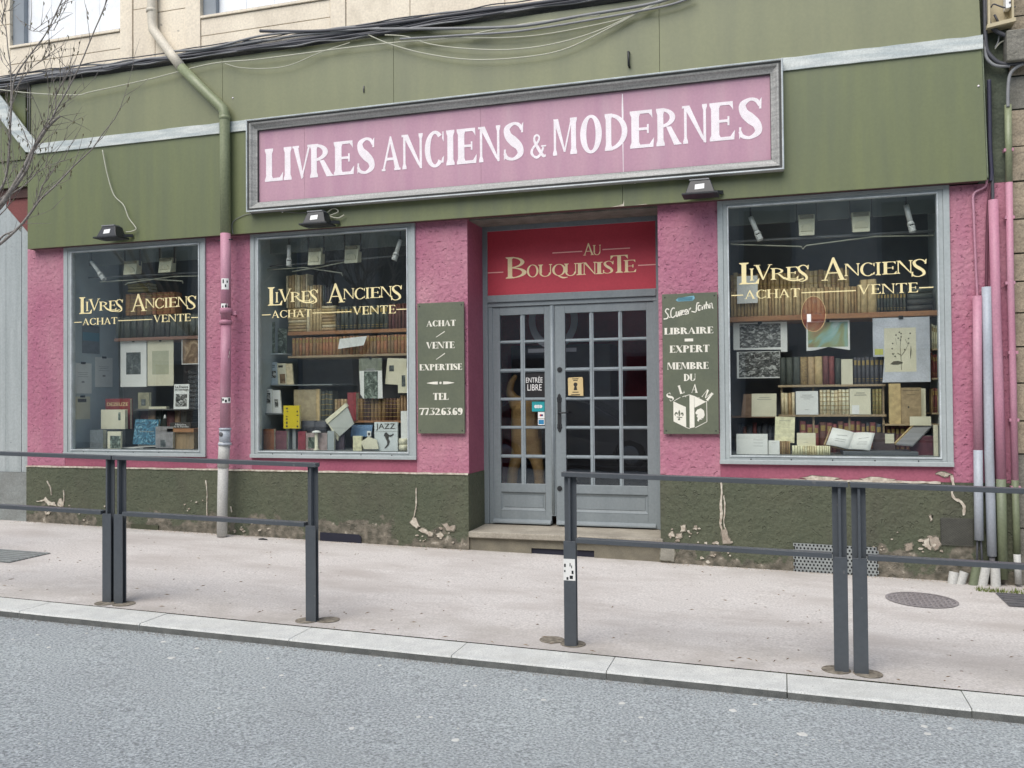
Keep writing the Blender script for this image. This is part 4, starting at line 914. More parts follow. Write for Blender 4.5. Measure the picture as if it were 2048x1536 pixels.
for wd, x0, x1, yb, yt in (('ACHAT',122,432,336,262),('VENTE',118,418,570,492),('EXPERTISE',48,498,800,726),('TEL',192,354,1112,1038),('77.32.63.69',46,504,1272,1196)):
    a = qa(x0,yb); b = qa(x1,yt); wm = MB(); put_word(wm, wd, a[0], a[1], b[0], b[1], y-.0012, .0014, gap=.035, **FAT); wm.build('lettering', LETW, sl1)
for x0, y0, x1, y1 in ((220,442,316,388),(222,678,318,620)):
    a = qa(x0,y0); b = qa(x1,y1); mb.prism([(a[0],a[1]-.004),(a[0]+.006,a[1]-.006),(b[0],b[1]-.003),(b[0]-.002,b[1]+.006)], y-.0012, y)
c_ = qa(270,932)
for s_ in (-1,1): mb.prism([(c_[0]+s_*.028,c_[1]-.014),(c_[0]+s_*.028,c_[1]+.014),(c_[0]+s_*.075,c_[1]+.012),(c_[0]+s_*.142,c_[1]+.001),(c_[0]+s_*.142,c_[1]-.001),(c_[0]+s_*.075,c_[1]-.012)], y-.0012, y)
mb.lathe([(.012,-.0012),(.012,0)], (c_[0],y,c_[1]), 14, axis='y')
mb.build('ornament', LETW, sl1)
sl2, y = side_sign((1327,0),(584,0),(1434.5,0),(868,0),'hanging_sign','olive board right of the door with a white book emblem at its foot')
kr = 4.957
def qb(x, yv): p = F(1310+x/kr, 570+yv/kr, y-.0005); return p.x, p.z
mb = MB()
for wd, x0, x1, yb, yt in (('LIBRAIRE',92,576,492,412),('EXPERT',146,540,672,592),('MEMBRE',122,530,838,762),('DU',286,402,952,880)):
    a = qb(x0,yb); b = qb(x1,yt); wm = MB(); put_word(wm, wd, a[0], a[1], b[0], b[1], y-.0012, .0014, gap=.035, **FAT); wm.build('lettering', LETW, sl2)
a = qb(294,560); b = qb(378,530); mb.box(a[0], y-.0012, a[1], b[0], y, b[1])
for ch, cx, cy, h, rot in (('S',150,1110,78,35),('.',205,1100,70,20),('L',258,1035,78,16),('.',305,1075,66,0),('A',395,1025,78,-4),('.',435,1085,66,0),('M',522,1092,82,-38)):
    gl_, W_ = glyph(ch, **FAT); c_ = qb(cx, cy); hh = h*.00098; cr, sr = math.cos(math.radians(rot)), math.sin(math.radians(rot))
    sc = hh if ch != 'M' else hh*.85
    emit(mb, gl_, lambda u, v: c_[0]+(u-W_/2)*hh*.85*cr-(v-.5)*hh*sr, lambda u, v: c_[1]+(u-W_/2)*hh*.85*sr+(v-.5)*hh*cr, y-.0012, .0014)
mb.build('lettering', LETW, sl2); mb = MB()
# emblem: standing open book with a fleur de lys and a helmeted head
def pq(pts, mb_, yy=-.0012): mb_.prism([qb(*p) for p in pts], y+yy, y+yy+.0012)
pq([(182,1155),(306,1210),(310,1415),(184,1352)], mb); pq([(342,1085),(388,1100),(392,1410),(344,1420)], mb); pq([(390,1100),(500,1155),(392,1215)], mb, -.00135)
for p, q in (((512,1150),(515,1355)),((515,1355),(400,1415)),((182,1155),(300,1215)),((340,1088),(270,1108)),((250,1115),(190,1148)),((310,1412),(345,1424)),((398,1212),(512,1152))):
    a = qb(*p); b = qb(*q); mb.bar((a[0],y-.0007,a[1]),(b[0],y-.0007,b[1]),.0015,.005,up=(0,0,1))
pq([(400,1265),(420,1235),(455,1222),(485,1245),(492,1290),(478,1322),(455,1320),(470,1332),(440,1335),(432,1355),(418,1345),(425,1318),(412,1300),(425,1285),(405,1280)], mb)
for i in range(8):
    x_ = 385+i*14; pq([(x_,1098+i*7),(x_+5,1100+i*7),(x_+3,1122+i*7)], mb, -.00145)
mb.build('book_emblem', LETW, sl2)
mb = MB()
pq([(240,1235),(250,1262),(246,1300),(236,1300),(230,1262)], mb, -.0022); pq([(192,1285),(200,1262),(215,1258),(226,1272),(222,1290),(214,1276),(203,1280),(206,1300)], mb, -.0022); pq([(284,1290),(280,1268),(266,1262),(254,1274),(256,1292),(264,1280),(274,1284),(270,1302)], mb, -.0022); pq([(215,1304),(270,1310),(270,1318),(215,1312)], mb, -.0022); pq([(236,1318),(246,1320),(250,1335),(240,1342),(226,1338)], mb, -.0022)
mb.build('emblem', SIGNG, sl2)
# handwriting
mb = MB(); HW = [
 [(140,245),(118,236),(104,262),(130,300),(122,330),(86,338)], [(146,318),(148,322)],
 [(196,232),(176,230),(158,262),(160,312),(180,322),(204,300)],
 [(212,262),(210,300),(222,312),(236,262)],[(236,262),(236,310)],
 [(246,306),(250,258),(256,262),(262,302)],[(262,300),(266,254),(274,258),(278,296)],[(278,296),(284,252),(290,256),(294,292)],
 [(300,276),(318,266),(318,248),(304,246),(300,270),(304,290),(322,284)],
 [(330,288),(332,240),(336,250),(350,232),(358,228)],
 [(362,262),(384,266),(402,270)],[(438,180),(420,178),(412,210),(410,250),(400,272)],
 [(452,206),(434,204),(428,232),(434,252),(450,240),(454,204),(456,246)],
 [(470,246),(472,200),(476,210),(488,198),(492,240)],
 [(510,165),(508,220),(514,236)],[(498,200),(522,192)],
 [(528,190),(530,232)],
 [(544,232),(546,184),(552,192),(562,180),(568,220),(578,232)]]
for st in HW:
    pts = [(*qb(*p), .0045) for p in st]
    if len(pts) == 2: pts = [(pts[0][0]-.004, pts[0][1], .009), (pts[1][0]+.004, pts[1][1], .009)]
    emit(mb, ribbon(pts, 4), lambda u, v: u, lambda u, v: v, y-.0012, .0012, 0, rnd.randint(0,9))
mb.build('handwriting', LETW, sl2)
mb = MB(); a = qb(205,165); b = qb(395,105); pts = []
mb.prism([(a[0],(a[1]+b[1])/2-.01),(a[0]+.02,a[1]),(b[0]-.02,a[1]+.002),(b[0],(a[1]+b[1])/2),(b[0]-.008,b[1]),(a[0]+.02,b[1]-.016)], y-.0012, y); mb.build('blue_logo', plain('logo_blue', (.18,.4,.5)), sl2)
mb = MB(); 
for i in range(5): mb.box(a[0]+.02, y-.002, a[1]+.006+i*.0065, b[0]-.02, y-.0012, a[1]+.009+i*.0065)
mb.build('logo_lines', plain('logo_dark', (.03,.12,.16)), sl2)
# ------------------------------------------------------------------ upper storey: limewashed stone, windows
zC0 = F(240,128,0).z + .0; zLed = zTop
upper = thing('upper_storey', 'cream limewashed stone storey with white shuttered windows above the shop', 'building', (F(700,60).x, 0, zTop))
def X(px, py=60): return F(px,py).x
zw0 = F(240,57.5).z; zw0b = F(427,27.5).z; zsl = F(240,64).z; zm = F(240,97).z; zTopU = zC0+2.6
bx = [X(-240), X(20), X(241), X(266), X(310), X(371), X(402), X(661), X(692), X(820), X(1010), X(1180), X(1500), X(1958,0)]
def block(x0, x1, z0, z1, y0=0.0, name='stone_block', material=None):
    mb = MB(); g_ = .003; j = rnd.uniform(-.0015,.0015)
    mb.box(x0+g_, y0+j, z0+g_, x1-g_, y0+.12, z1-g_); mb.build(name, material or CREAM, upper, bevel=.004)
mb = MB(); mb.box(bx[0], .02, zC0-.6, bx[-1]+.05, .4, zTopU+.3); 
# backing wall with real openings for the two windows
mb = MB()
for a, b in ((bx[0],bx[1]),(bx[2],bx[6]),(bx[7],bx[-1])): mb.box(a, .055, zFb, b, .4, zTopU)
for a, b in ((bx[1],bx[2]),(bx[6],bx[7])): mb.box(a, .055, zFb, b, .4, zw0+.02)
mb.build('backing_wall', GRSTONE, upper)
for i in range(len(bx)-1):
    if i in (1,6):
        block(bx[i], bx[i+1], zC0, zm); block(bx[i], bx[i+1], zm, zsl if i==1 else zsl, 0)
        block(bx[i], bx[i+1], zsl, zw0-.002, -.02, 'window_sill')
    elif i in (2,5,7):
        block(bx[i], bx[i+1], zC0, zTopU, -.012, 'jamb_stone')
    else:
        zc = zC0; k = 0
        hs = [rnd.uniform(.38,.9) for _ in range(6)]
        for h in hs:
            if zc >= zTopU: break
            z2 = min(zc+h, zTopU); block(bx[i], bx[i+1], zc, z2); zc = z2
def up_window(x0, x1, pj0, pj1, label):
    mb = MB(); jw = pj0; y = .1
    mb.box(x0, y-.06, zw0, x0+jw, y+.06, zTopU); mb.box(x1-pj1, y-.06, zw0, x1, y+.06, zTopU); mb.box(x0+jw, y-.06, zw0, x1-pj1, y+.06, zw0+.025)
    f_ = mb.build('window_frame', WFR, upper); tag(f_, label)
    n = 4; a, b = x0+jw, x1-pj1
    for i in range(n):
        m_ = MB(); m_.box(a+(b-a)*i/n+.002, y, zw0+.027, a+(b-a)*(i+1)/n-.002, y+.02, zTopU); m_.build('shutter_panel', WPANEL, f_)
up_window(bx[1], bx[2], X(42)-X(20), .03, 'left upper window with closed white shutter panels')
up_window(bx[6], bx[7], X(427)-X(402), .03, 'right upper window with closed white shutter panels')
# ledge between the storeys
led = MB(); z0, z1 = zTop-.02, zC0+.0; yl_ = YF
n = 60; a, b = F(-240,200,YF).x, xFRt
led.box(a, YF+.03, z0, b, .01, z0+(z1-z0)*.45); led.box(a, YF-.01, z0+(z1-z0)*.45, b, .008, z0+(z1-z0)*.62); led.box(a, YF+.05, z0+(z1-z0)*.62, b, .006, z1-.004)
led.build('cornice_ledge', mat('weathered_ledge', (.3,.285,.25), (.12,.12,.12), rough=.9, scale=5, stretch=(.4,1,3), bump=.8, bscale=25, bdist=.01, fine=.2), upper)
# ------------------------------------------------------------------ cables along the ledge
def cable(pts, r, material, label, name='cable', y=None, group=None, seg=10, parts=None):
    P_ = []
    for q in pts:
        px, py = q[0], q[1]; yy = q[2] if len(q) > 2 else y
        p = F(px, py, yy); P_.append((p.x, p.y, p.z))
    sm = cat_rom(P_, seg); mb = MB(); mb.tube(sm, r, 6); o = mb.build(name, material); tag(o, label, 'cable', group); return o
zr = lambda t: z0+(z1-z0)*t
for k, (t, r, mm, lab) in enumerate(((.5,.017,CABB,'thickest black cable running along the ledge above the green boards'),(.62,.012,CABG,'grey cable running just above the thick black one on the ledge'),(.40,.010,CABB,'thin black cable running just under the thick one on the ledge'),(.78,.009,CABG,'slack grey cable second from the top of the ledge bundle'),(.92,.006,CABB,'thin black wire clipped along the bottom of the cream stones'),(.24,.008,CABG,'lowest grey cable of the ledge bundle, just above the boards'),(.55,.020,CABB,'fattest dark cable behind the others in the ledge bundle'),(.7,.011,CABG,'grey cable twisted over the fat dark one in the ledge bundle'),(.33,.013,CABB,'dark cable resting low on the ledge under the bundle'))):
    P_ = []; n = 46
    for i in range(n+1):
        x = a+(b-a)*i/n; P_.append((x, YF-.03-.012*(k%3)+rnd.uniform(-.008,.008), zr(t)+rnd.uniform(-.012,.012)+.03*math.sin(x*1.3+k*2)*(.4 if k in (0,4) else 1)*.6))
    mb = MB(); mb.tube(cat_rom(P_, 4), r, 6); tag(mb.build('cable', mm), lab, 'cable', 'cables along the ledge')
yc = YF-.06
cable([(-10,178),(60,186),(150,190),(185,183),(300,158),(420,128),(520,118),(690,96),(800,84),(900,76),(1060,46),(1200,30)], .006, CABW, 'pale wire looping below the ledge at the far left', y=yc)
cable([(733,68),(780,88),(850,107),(940,119),(1040,115),(1130,98),(1230,50),(1300,12),(1360,-20)], .0055, CABW, 'lowest pale wire hanging in a long loop over the green boards', y=yc)
cable([(770,70),(812,73),(860,88),(930,97),(1020,99),(1110,87),(1200,60),(1280,22),(1340,-12)], .0055, CABW, 'middle pale wire hanging in a loop over the green boards', y=yc)
cable([(840,80),(880,74),(960,76),(1060,72),(1160,56),(1260,32),(1330,-2)], .005, CABW, 'highest pale wire hanging in a shallow loop over the green boards', y=yc)
cable([(450,127),(480,135),(530,137),(580,130),(640,105),(700,85)], .004, CABW, 'short thin wire sagging beside the downpipe top', y=yc)
cable([(740,58),(900,57),(1040,52),(1160,32),(1300,8),(1380,-16)], .014, CABG, 'thick grey cable leaving the bundle towards the upper right', y=yc)
cable([(800,78),(930,70),(1040,62),(1180,40),(1330,12),(1390,-8)], .010, CABG, 'grey cable under the thick one on the right of the ledge', y=yc-.01)
cable([(520,62),(640,62),(760,50),(900,30),(1060,8),(1180,-8)], .016, CABB, 'dark cable rising over the cream stones at top centre', y=yc)
cable([(340,103),(420,96),(520,72),(600,64),(700,60),(760,56)], .012, CABG, 'grey cable crossing behind the downpipe elbow', y=yc)
# ------------------------------------------------------------------ rainwater downpipe
yp = -.17
dp = thing('downpipe', 'rainwater downpipe painted cream, green and pink with a grey cast foot', 'downpipe', (F(443,1073,-.1).x, -.1, gz(-6)))
r = .052
def pp(px, py, y=yp): p = F(px, py, y); return (p.x, p.y, p.z)
def seg(pts, material, rr=None, label=None, name='pipe_section'):
    mb = MB(); mb.tube(pts, rr or r, 18); o = mb.build(name, material, dp)
    if label: tag(o, label)
    return o
seg([pp(303,-60,-.06), pp(304,-10,-.06), pp(305,45,-.06), pp(307,60,-.065), pp(317,74,-.08), pp(345,112,-.16), pp(363,135,yp)], PCREAM, label='cream top length with an elbow')
seg([pp(363,135), pp(400,173), pp(438,210), pp(446,218), pp(449,228), pp(449.5,240), pp(450,300), pp(451,467)], PGREEN2, label='green length with an elbow')
seg([pp(451,467), pp(451.5,560), pp(452,640)], PPINK, label='pink length with stickers'); seg([pp(452,640), pp(451.5,740), pp(450.5,862)], PPINK)
seg([pp(450,858), pp(449.5,888)], PVC, r*1.1, name='coupling'); seg([pp(449,884), pp(448,910), pp(446,935)], PWHITE, r*1.12, name='coupling'); 
pe = G(444,1072)
seg([pp(446.5,930), pp(445,1000), (pp(443,1068)[0], yp+.01, gz(-6)+.0)], PWHITE, r*1.02, label='pale cast foot length')
for px, py, rr, h in ((452,622,1.2,.03),(451.5,645,1.22,.022),(303.5,22,1.12,.02),(449.8,888,1.28,.014),(450.5,858,1.2,.012),(444,216,1.08,.0),(449.6,236,1.08,.02)):
    if h == 0: continue
    p = pp(px, py, yp if py > 100 else -.06); mm = PPINK if 500 < py < 700 else (PVC if py > 800 else (PCREAM if py < 100 else PGREEN2)); mb = MB(); mb.lathe([(r*1.0,-h),(r*rr,-h*.9),(r*rr,h*.9),(r,h)], p, 18); mb.build('collar', mm, dp)
mb = MB(); p = pp(452,626); mb.box(p[0]-.1, p[1]+.03, p[2]-.02, p[0]+.1, p[1]+.04, p[2]+.02); mb.tube([(p[0],p[1],p[2]-.01),(p[0],0,p[2]-.01)], .012, 8); mb.build('bracket', PPINK, dp)
mb = MB(); p = pp(450,480); mb.tube([(p[0]+.03,p[1]-.02,p[2]),(p[0]+.09,p[1],p[2])], .006, 6); mb.tube([(p[0]-.03,p[1]-.02,p[2]),(p[0]-.08,p[1],p[2])], .005, 6); mb.build('clip', BLACKM, dp)
mb = MB(); p = pp(449.5,868); mb.lathe([(.003,-.01),(.022,-.008),(.022,0)], (p[0]-.005,p[1]-r*1.1+.002,p[2]), 12, axis='y'); mb.build('boss', IRON, dp)
def pipe_sticker(px0, py0, px1, py1, mats_, marks):
    cx, _, _ = pp(451.5, 600); mb = MB(); z0s, z1s = F(450,py1,yp).z, F(450,py0,yp).z
    a0_ = math.asin(max(-1,min(1,(F(px0,600,yp-.05).x-cx)/(r*1.02)))); a1s = math.asin(max(-1,min(1,(F(px1,600,yp-.05).x-cx)/(r*1.02))))
    n = 6
    for i in range(n+1):
        a_ = a0_+(a1s-a0_)*i/n
        for z in (z0s, z1s): mb.v.append((cx+r*1.02*math.sin(a_), yp-r*1.02*math.cos(a_), z))
    for i in range(n): mb.face([i*2,i*2+2,i*2+3,i*2+1])
    mb.build('sticker', mats_, dp)
    m2 = MB()
    for (u, v0_, v1_) in marks:
        a_ = a0_+(a1s-a0_)*u; a2 = a_+.16*(a1s-a0_); b = len(m2.v)
        for aa in (a_, a2):
            for z in (z0s+(z1s-z0s)*v0_, z0s+(z1s-z0s)*v1_): m2.v.append((cx+r*1.035*math.sin(aa), yp-r*1.035*math.cos(aa), z))
        m2.face([b,b+2,b+3,b+1])
    m2.build('sticker_print', BLACKP if mats_ is PAPER else LETW, dp)
pipe_sticker(443,558,454,580, PAPER, ((.2,.55,.9),(.5,.2,.45),(.7,.6,.8))); pipe_sticker(442,608,456,622, PAPER, ((.15,.2,.7),(.45,.2,.8),(.7,.3,.6)))
pipe_sticker(453,698,460,720, PPINK, ((.2,.2,.4),(.5,.5,.8))); pipe_sticker(441,795,461,806, PAPER, ((.0,.1,.9),(.2,.4,.8),(.45,.1,.6),(.75,.3,.9)))
# ------------------------------------------------------------------ floodlights over the windows
def floodlight(px, py, label, wire):
    p = F(px, py, YF); t = thing('floodlight', label, 'floodlight', (p.x, YF, p.z), 'black floodlights fixed under the green boards')
    w0, w1, h, d = .125, .085, .115, .13; y1 = YF-.05
    mb = MB(); b = [(p.x-w0,y1-d-.03,p.z),(p.x+w0,y1-d-.03,p.z),(p.x+w0,y1,p.z),(p.x-w0,y1,p.z),(p.x-w1,y1-d+.01,p.z+h),(p.x+w1,y1-d+.01,p.z+h),(p.x+w1,y1-.01,p.z+h),(p.x-w1,y1-.01,p.z+h)]
    mb.hexa(b); mb.build('housing', BLACKP, t, bevel=.006)
    mb = MB(); mb.box(p.x-w0-.028, y1-d-.05, p.z-.018, p.x+w0+.028, y1+.015, p.z-.0005); mb.build('rim', BLACKM, t, bevel=.004)
    mb = MB(); mb.box(p.x-w1-.006, y1-d+.005, p.z+h+.0005, p.x+w1-.01, y1-.03, p.z+h+.012); mb.build('top_plate', CABG, t)
    mb = MB(); mb.hexa([(p.x-.045,y1-d-.0205,p.z+.03),(p.x+.035,y1-d-.0205,p.z+.034),(p.x+.035,y1-d-.012,p.z+.034),(p.x-.045,y1-d-.012,p.z+.03),(p.x-.042,y1-d-.006,p.z+.075),(p.x+.036,y1-d-.006,p.z+.08),(p.x+.036,y1-d+.004,p.z+.08),(p.x-.042,y1-d+.004,p.z+.075)]); mb.build('rating_label', MATS['white_print'], t)
    mb = MB(); mb.box(p.x+.03, y1-.01, p.z+.01, p.x+.05, YF, p.z+.04); mb.box(p.x-.05, y1-.01, p.z+.01, p.x-.03, YF, p.z+.04); mb.bar((p.x+w0-.01,y1-.03,p.z+.02),(p.x+w0+.05,YF-.01,p.z+.03),.025,.03); mb.build('bracket', BLACKM, t)
    mb = MB(); P_ = [tuple(F(*q, YF-.035)) for q in wire]; mb.tube(cat_rom(P_, 6), .006, 6); mb.build('lead', CABW, t)
floodlight(240, 479, 'black floodlight over the left window with a long pale lead', [(205,300),(215,350),(228,390),(247,410),(257,435),(268,450),(272,458),(262,463),(252,464)])
floodlight(648, 453, 'black floodlight over the middle window with a twisted pale lead', [(688,430),(676,436),(660,432),(676,424),(672,418),(664,418),(655,425)])
floodlight(1404, 395, 'black floodlight at the left corner of the right window', [(1384,358),(1395,360),(1406,364),(1414,368)])
cable([(466,468),(464,450),(470,440),(485,432),(500,428),(560,423),(600,426),(640,420),(700,408),(780,402),(860,396),(960,386),(1100,374),(1250,362),(1384,358)], .0035, CABG, 'thin wire pinned along the underside of the sign frame', y=YF-.008)
# ------------------------------------------------------------------ conduits at the right corner
def conduit(pts, r, parts, label, y=-.06, name='conduit'):
    """parts: list of (top index, bottom index, material)"""
    P_ = [F(q[0], q[1], y) for q in pts]; t = thing(name, label, 'pipe', tuple(P_[-1]))
    for a_, b_, mm in parts:
        mb = MB(); mb.tube([tuple(p) for p in P_[a_:b_+1]], r, 12); mb.build('pipe_section', mm, t)
    return t, P_
t, P_ = conduit([(1954.5,592),(1955,760),(1956,900),(1957,1000),(1958,1080)], .034, ((0,2,PPINK),(2,4,PVC)), 'leftmost wall conduit, pink above and grey-blue below, ending in black wires')
mb = MB()
for dx in (-.01,.012): mb.tube([(P_[-1].x+dx,-.06,P_[-1].z+.05),(P_[-1].x+dx*1.5,-.06,P_[-1].z-.1),(P_[-1].x+dx*2,-.06,P_[-1].z-.28)], .008, 6)
mb.build('wires', CABB, t)
t, P_ = conduit([(1973,574),(1975,700),(1978,900),(1981,1000),(1984,1112)], .036, ((0,4,PVC),), 'bare grey plastic conduit beside the pink one')
mb = MB()
for py in (640,760,880,990,1060):
    p = F(1975+(py-574)*.018, py, -.06); mb.box(p.x-.045, -.05, p.z-.01, p.x+.045, -.028, p.z+.01)
mb.build('clip', BLACKM, t)
mb = MB(); mb.tube([(P_[-1].x,-.06,P_[-1].z+.02),(P_[-1].x+.004,-.06,P_[-1].z-.2)], .022, 10); mb.build('inner_pipe', IRON, t)
conduit([(1986.5,400),(1992,620),(1998,800),(2002,958),(2004,1060),(2006,1158)], .037, ((0,3,PPINK),(3,5,PGREEN)), 'tallest pink wall pipe, turning green below the painted line')
t, P_ = conduit([(2016,210),(2018,365),(2021,560),(2026,760),(2030,960),(2033,1060),(2034,1108),(2037,1168)], .026, ((0,1,PGREEN2),(1,4,PPINK),(4,6,PGREEN),(6,7,PWHITE)), 'thin clipped pipe at the building corner, green then pink then green')
mb = MB()
for px, py in ((2017,300),(2019,435),(2020,566),(2026,705),(2028,840),(2031,975)):
    p = F(px,py,-.06); mb.box(p.x-.035,-.075,p.z-.012,p.x+.035,-.02,p.z+.012)
mb.build('clip', PPINK, t)
cable([(1974,360),(1972,371),(1965,377),(1951,384),(1946,395),(1947,420),(1949,470),(1952,540),(1955,594)], .010, PPINK, 'pink painted cable bending down into the left conduit', y=-.03)
cable([(1982,360),(1980,380),(1976,420),(1974,480),(1973,576)], .011, plain('maroon_cable', (.12,.04,.06)), 'dark maroon cable dropping into the grey conduit', y=-.035)
cable([(1984,340),(1985,365),(1986,404)], .012, CABB, 'short dark cable dropping into the tallest pink pipe', y=-.05)
cable([(1978,160),(1979,220),(1980,290),(1983,345),(1982,362)], .016, plain('violet_black_cable', (.04,.04,.07)), 'thick violet black cable beside the end of the green boards', y=-.05)
cable([(1971,82),(1966,87),(1965,100),(1967,160),(1970,230),(1973,300),(1975,356)], .007, mat('pale_green_cable', (.25,.29,.2)), 'pale green wire down the end of the green boards', y=-.07)
for pts, r_, lab in (([(1969,-40),(1970,40),(1972,90),(1980,110),(2000,126),(2030,128),(2060,124)], .016, 'thick black cable curving right under the stone corbel'),
      ([(1973,-40),(1975,30),(1980,50),(1996,64),(2020,74),(2060,86)], .018, 'thickest black cable sweeping right across the stone corbel'),
      ([(1969,80),(1972,112),(1982,126),(1996,132),(2020,132)], .013, 'dark cable looping lowest beside the boards'),
      ([(2060,122),(2034,134),(2020,150),(2016,180),(2016,214)], .014, 'dark cable bending down into the thin clipped pipe')):
    cable(pts, r_, CABB if 'thick' in lab else CABG, lab, y=-.08)
cable([(1998,72),(1996,84),(1990,96)], .006, CABG, 'short hooked wire under the meter box', y=-.05); cable([(2012,80),(2000,86),(1990,98)], .005, CABW, 'short pale wire under the meter box', y=-.05)
# stub pipes
for i, (px, py0, py1, tilt, r_, mm, lab) in enumerate(((1906,1143,1166,.01,.036,PWHITE,'pale stub pipe, leftmost at the wall foot'),(1924,1143,1166,.02,.034,PWHITE,'short pale stub pipe leaning right, second from the left'),(1950,1126,1170,.02,.034,PGREEN,'mossy stub pipe, third from the left'),(1968,1126,1171,.02,.038,PWHITE,'widest mossy stub pipe, fourth from the left'),(1991,1130,1169,.0,.037,PWHITE,'upright pale stub pipe, rightmost at the wall foot'))):
    a_ = F(px, py1, -.09); b_ = F(px, py0, -.06); z_ = gz(a_.x,-.09); mb = MB()
    mb.tube([(a_.x-tilt, -.1, z_-.02), (a_.x+tilt, -.08, b_.z)], r_, 14, cap=False); mb.tube([(a_.x-tilt, -.1, z_-.02), (a_.x+tilt, -.08, b_.z)], r_*.8, 14, cap=False); o = mb.build('stub_pipe', mm); tag(o, lab, 'pipe', 'cut pipes standing at the wall foot')
# ------------------------------------------------------------------ right neighbour
rn = thing('neighbouring_house', 'rough stone house wall at the right edge beyond the pipes', 'house', (xR+.3, 0, gz(xR)))
def gbox(x0, z0, x1, z1, y0, mm, nm): mb = MB(); mb.box(x0, y0, z0, x1, .35, z1); return mb.build(nm, mm, rn, bevel=.006)
x_e = xR+.0; zc = F(1990,366).z
def rb(x0,x1,z0,z1,mm,nm,y0=0,amp=.01):
    global shop
    s_ = shop; shop = rn; o = roughbox(x0,x1,z0,z1,mm,nm,y0,.3,amp,.05); shop = s_; return o
rb(F(1955,300).x+.0, xR-.002, zc+.002, F(1990,-60).z, GREENW, 'green_render', .0, .014)
z = gz(xR)-.08; row = 0
while z < 5.2:
    h = rnd.uniform(.22,.36); xx = xR+.004; k = 0
    while xx < xR+4.2:
        w_ = rnd.uniform(.35,.7) if not (k == 0 and row%2) else .28
        mm = GRSTONE if (z < .5 or rnd.random() < .22) else RSTONE
        rb(xx+.006, xx+w_-.006, z+.006, z+h-.006, mm, 'stone_block', rnd.uniform(-.012,.006), .016); xx += w_; k += 1
    z += h; row += 1
mb = MB(); mb.box(xR+.0, .02, gz(xR)-.1, xR+4.3, .34, 5.3); mb.build('mortar', GREENW, rn)
a_ = F(2012,62,-.12); b_ = F(2070,118,-.12); mb = MB(); mb.box(a_.x, -.14, b_.z, a_.x+1.2, .0, a_.z); mb.build('corbel', GRSTONE, rn, bevel=.01)
mt = thing('meter_box', 'open cream electric box with wiring at the top right corner', 'electric box', tuple(F(2003,50,-.05)))
a_ = F(1976,50,-.12); b_ = F(2026,-60,-.12); mb = MB(); mb.box(a_.x, -.03, a_.z, b_.x, -.002, b_.z); mb.box(a_.x, -.13, a_.z, a_.x+.015, -.03, b_.z); mb.box(b_.x-.015, -.13, a_.z, b_.x, -.03, b_.z); mb.hexa([(a_.x-.01,-.14,a_.z-.03),(b_.x+.01,-.14,a_.z-.0),(b_.x+.01,-.002,a_.z-.0),(a_.x-.01,-.002,a_.z-.03),(a_.x-.01,-.14,a_.z-.001),(b_.x+.01,-.14,a_.z+.03),(b_.x+.01,-.002,a_.z+.03),(a_.x-.01,-.002,a_.z-.001)]); mb.build('box', plain('box_cream', (.5,.43,.28)), mt)
mb = MB(); mb.box(a_.x+.13, -.12, a_.z+.12, b_.x-.02, -.04, b_.z); mb.build('terminal_block', MATS['white_print'], mt)
mb = MB(); mb.tube(cat_rom([(a_.x+.03,-.09,a_.z+.15),(a_.x+.05,-.1,a_.z+.17),(a_.x+.12,-.11,a_.z+.13),(a_.x+.2,-.12,a_.z+.12)],5), .006, 6); mb.tube([(a_.x+.06,-.06,a_.z+.1),(a_.x+.09,-.06,a_.z+.03)], .009, 6)
for i in range(4): mb.lathe([(.008,-.004),(.008,0)], (a_.x+.16,-.12,a_.z+.16+i*.05), 8, axis='y')
mb.build('wires', CABB, mt)
# ------------------------------------------------------------------ left neighbour
ln = thing('neighbouring_shopfront', 'blue-grey boarded up shop front at the left edge', 'shop front', (xL-1.5, 0, gz(xL)))
zb0 = F(55,945).z; zb1 = F(0,395,.0).z
edges = [xL-.002]; 
for px in (43,11.5): edges.append(F(px,800,.03).x)
while edges[-1] > xL-4: edges.append(edges[-1]-.29*rnd.uniform(.9,1.1))
yb = .03
zt0 = F(46,455,yb).z; slope_a = F(0,400,yb); slope_b = F(56,466,yb)
for i in range(len(edges)-1):
    x1_, x0_ = edges[i]-.003, edges[i+1]+.003
    if i < 2:
        f_ = lambda x: slope_b.z + (slope_a.z-slope_b.z)*(x-slope_b.x)/(slope_a.x-slope_b.x)
        q = [(x0_,zb0),(x1_,zb0),(x1_,min(f_(x1_),zb1)),(x0_,min(f_(x0_),zb1))]
    else: q = [(x0_,zb0),(x1_,zb0),(x1_,zb1),(x0_,zb1)]
    mb = MB(); mb.prism(q, yb+rnd.uniform(-.003,.003), yb+.03); mb.build('board', BLUEW, ln, bevel=.002)
mb = MB(); mb.box(xL-4.2, yb+.012, zb0-.2, xL-.001, yb+.2, zb1+.3); mb.build('red_backing', mat('dull_red_board', (.2,.06,.055), (.16,.05,.045), rough=.6, scale=3), ln)
mb = MB(); mb.box(xL-4.2, .02, zb1-.02, xL-.002, .06, zb1+.11); mb.build('beam', mat('dark_red_beam', (.07,.035,.03), rough=.8), ln)
mb = MB(); mb.box(xL-4.2, -.005, gz(xL-2)-.12, xL-.003, .2, zb0-.003); mb.build('plinth', mat('grey_plinth', (.24,.26,.25), (.19,.2,.19), rough=.8, scale=4, bump=.8, bscale=14, bdist=.012, fine=.12), ln)
mb = MB(); zg = zs0-.02; mb.box(xL-4.2, -.012, zb1+.1, xL-.002, .1, zg); mb.build('fascia_board', FASC, ln)
mb = MB(); mb.box(xL-4.2, -.03, zg+.002, xL-.002, .1, zTop); mb.build('fascia_board', FASC, ln)
mb = MB()
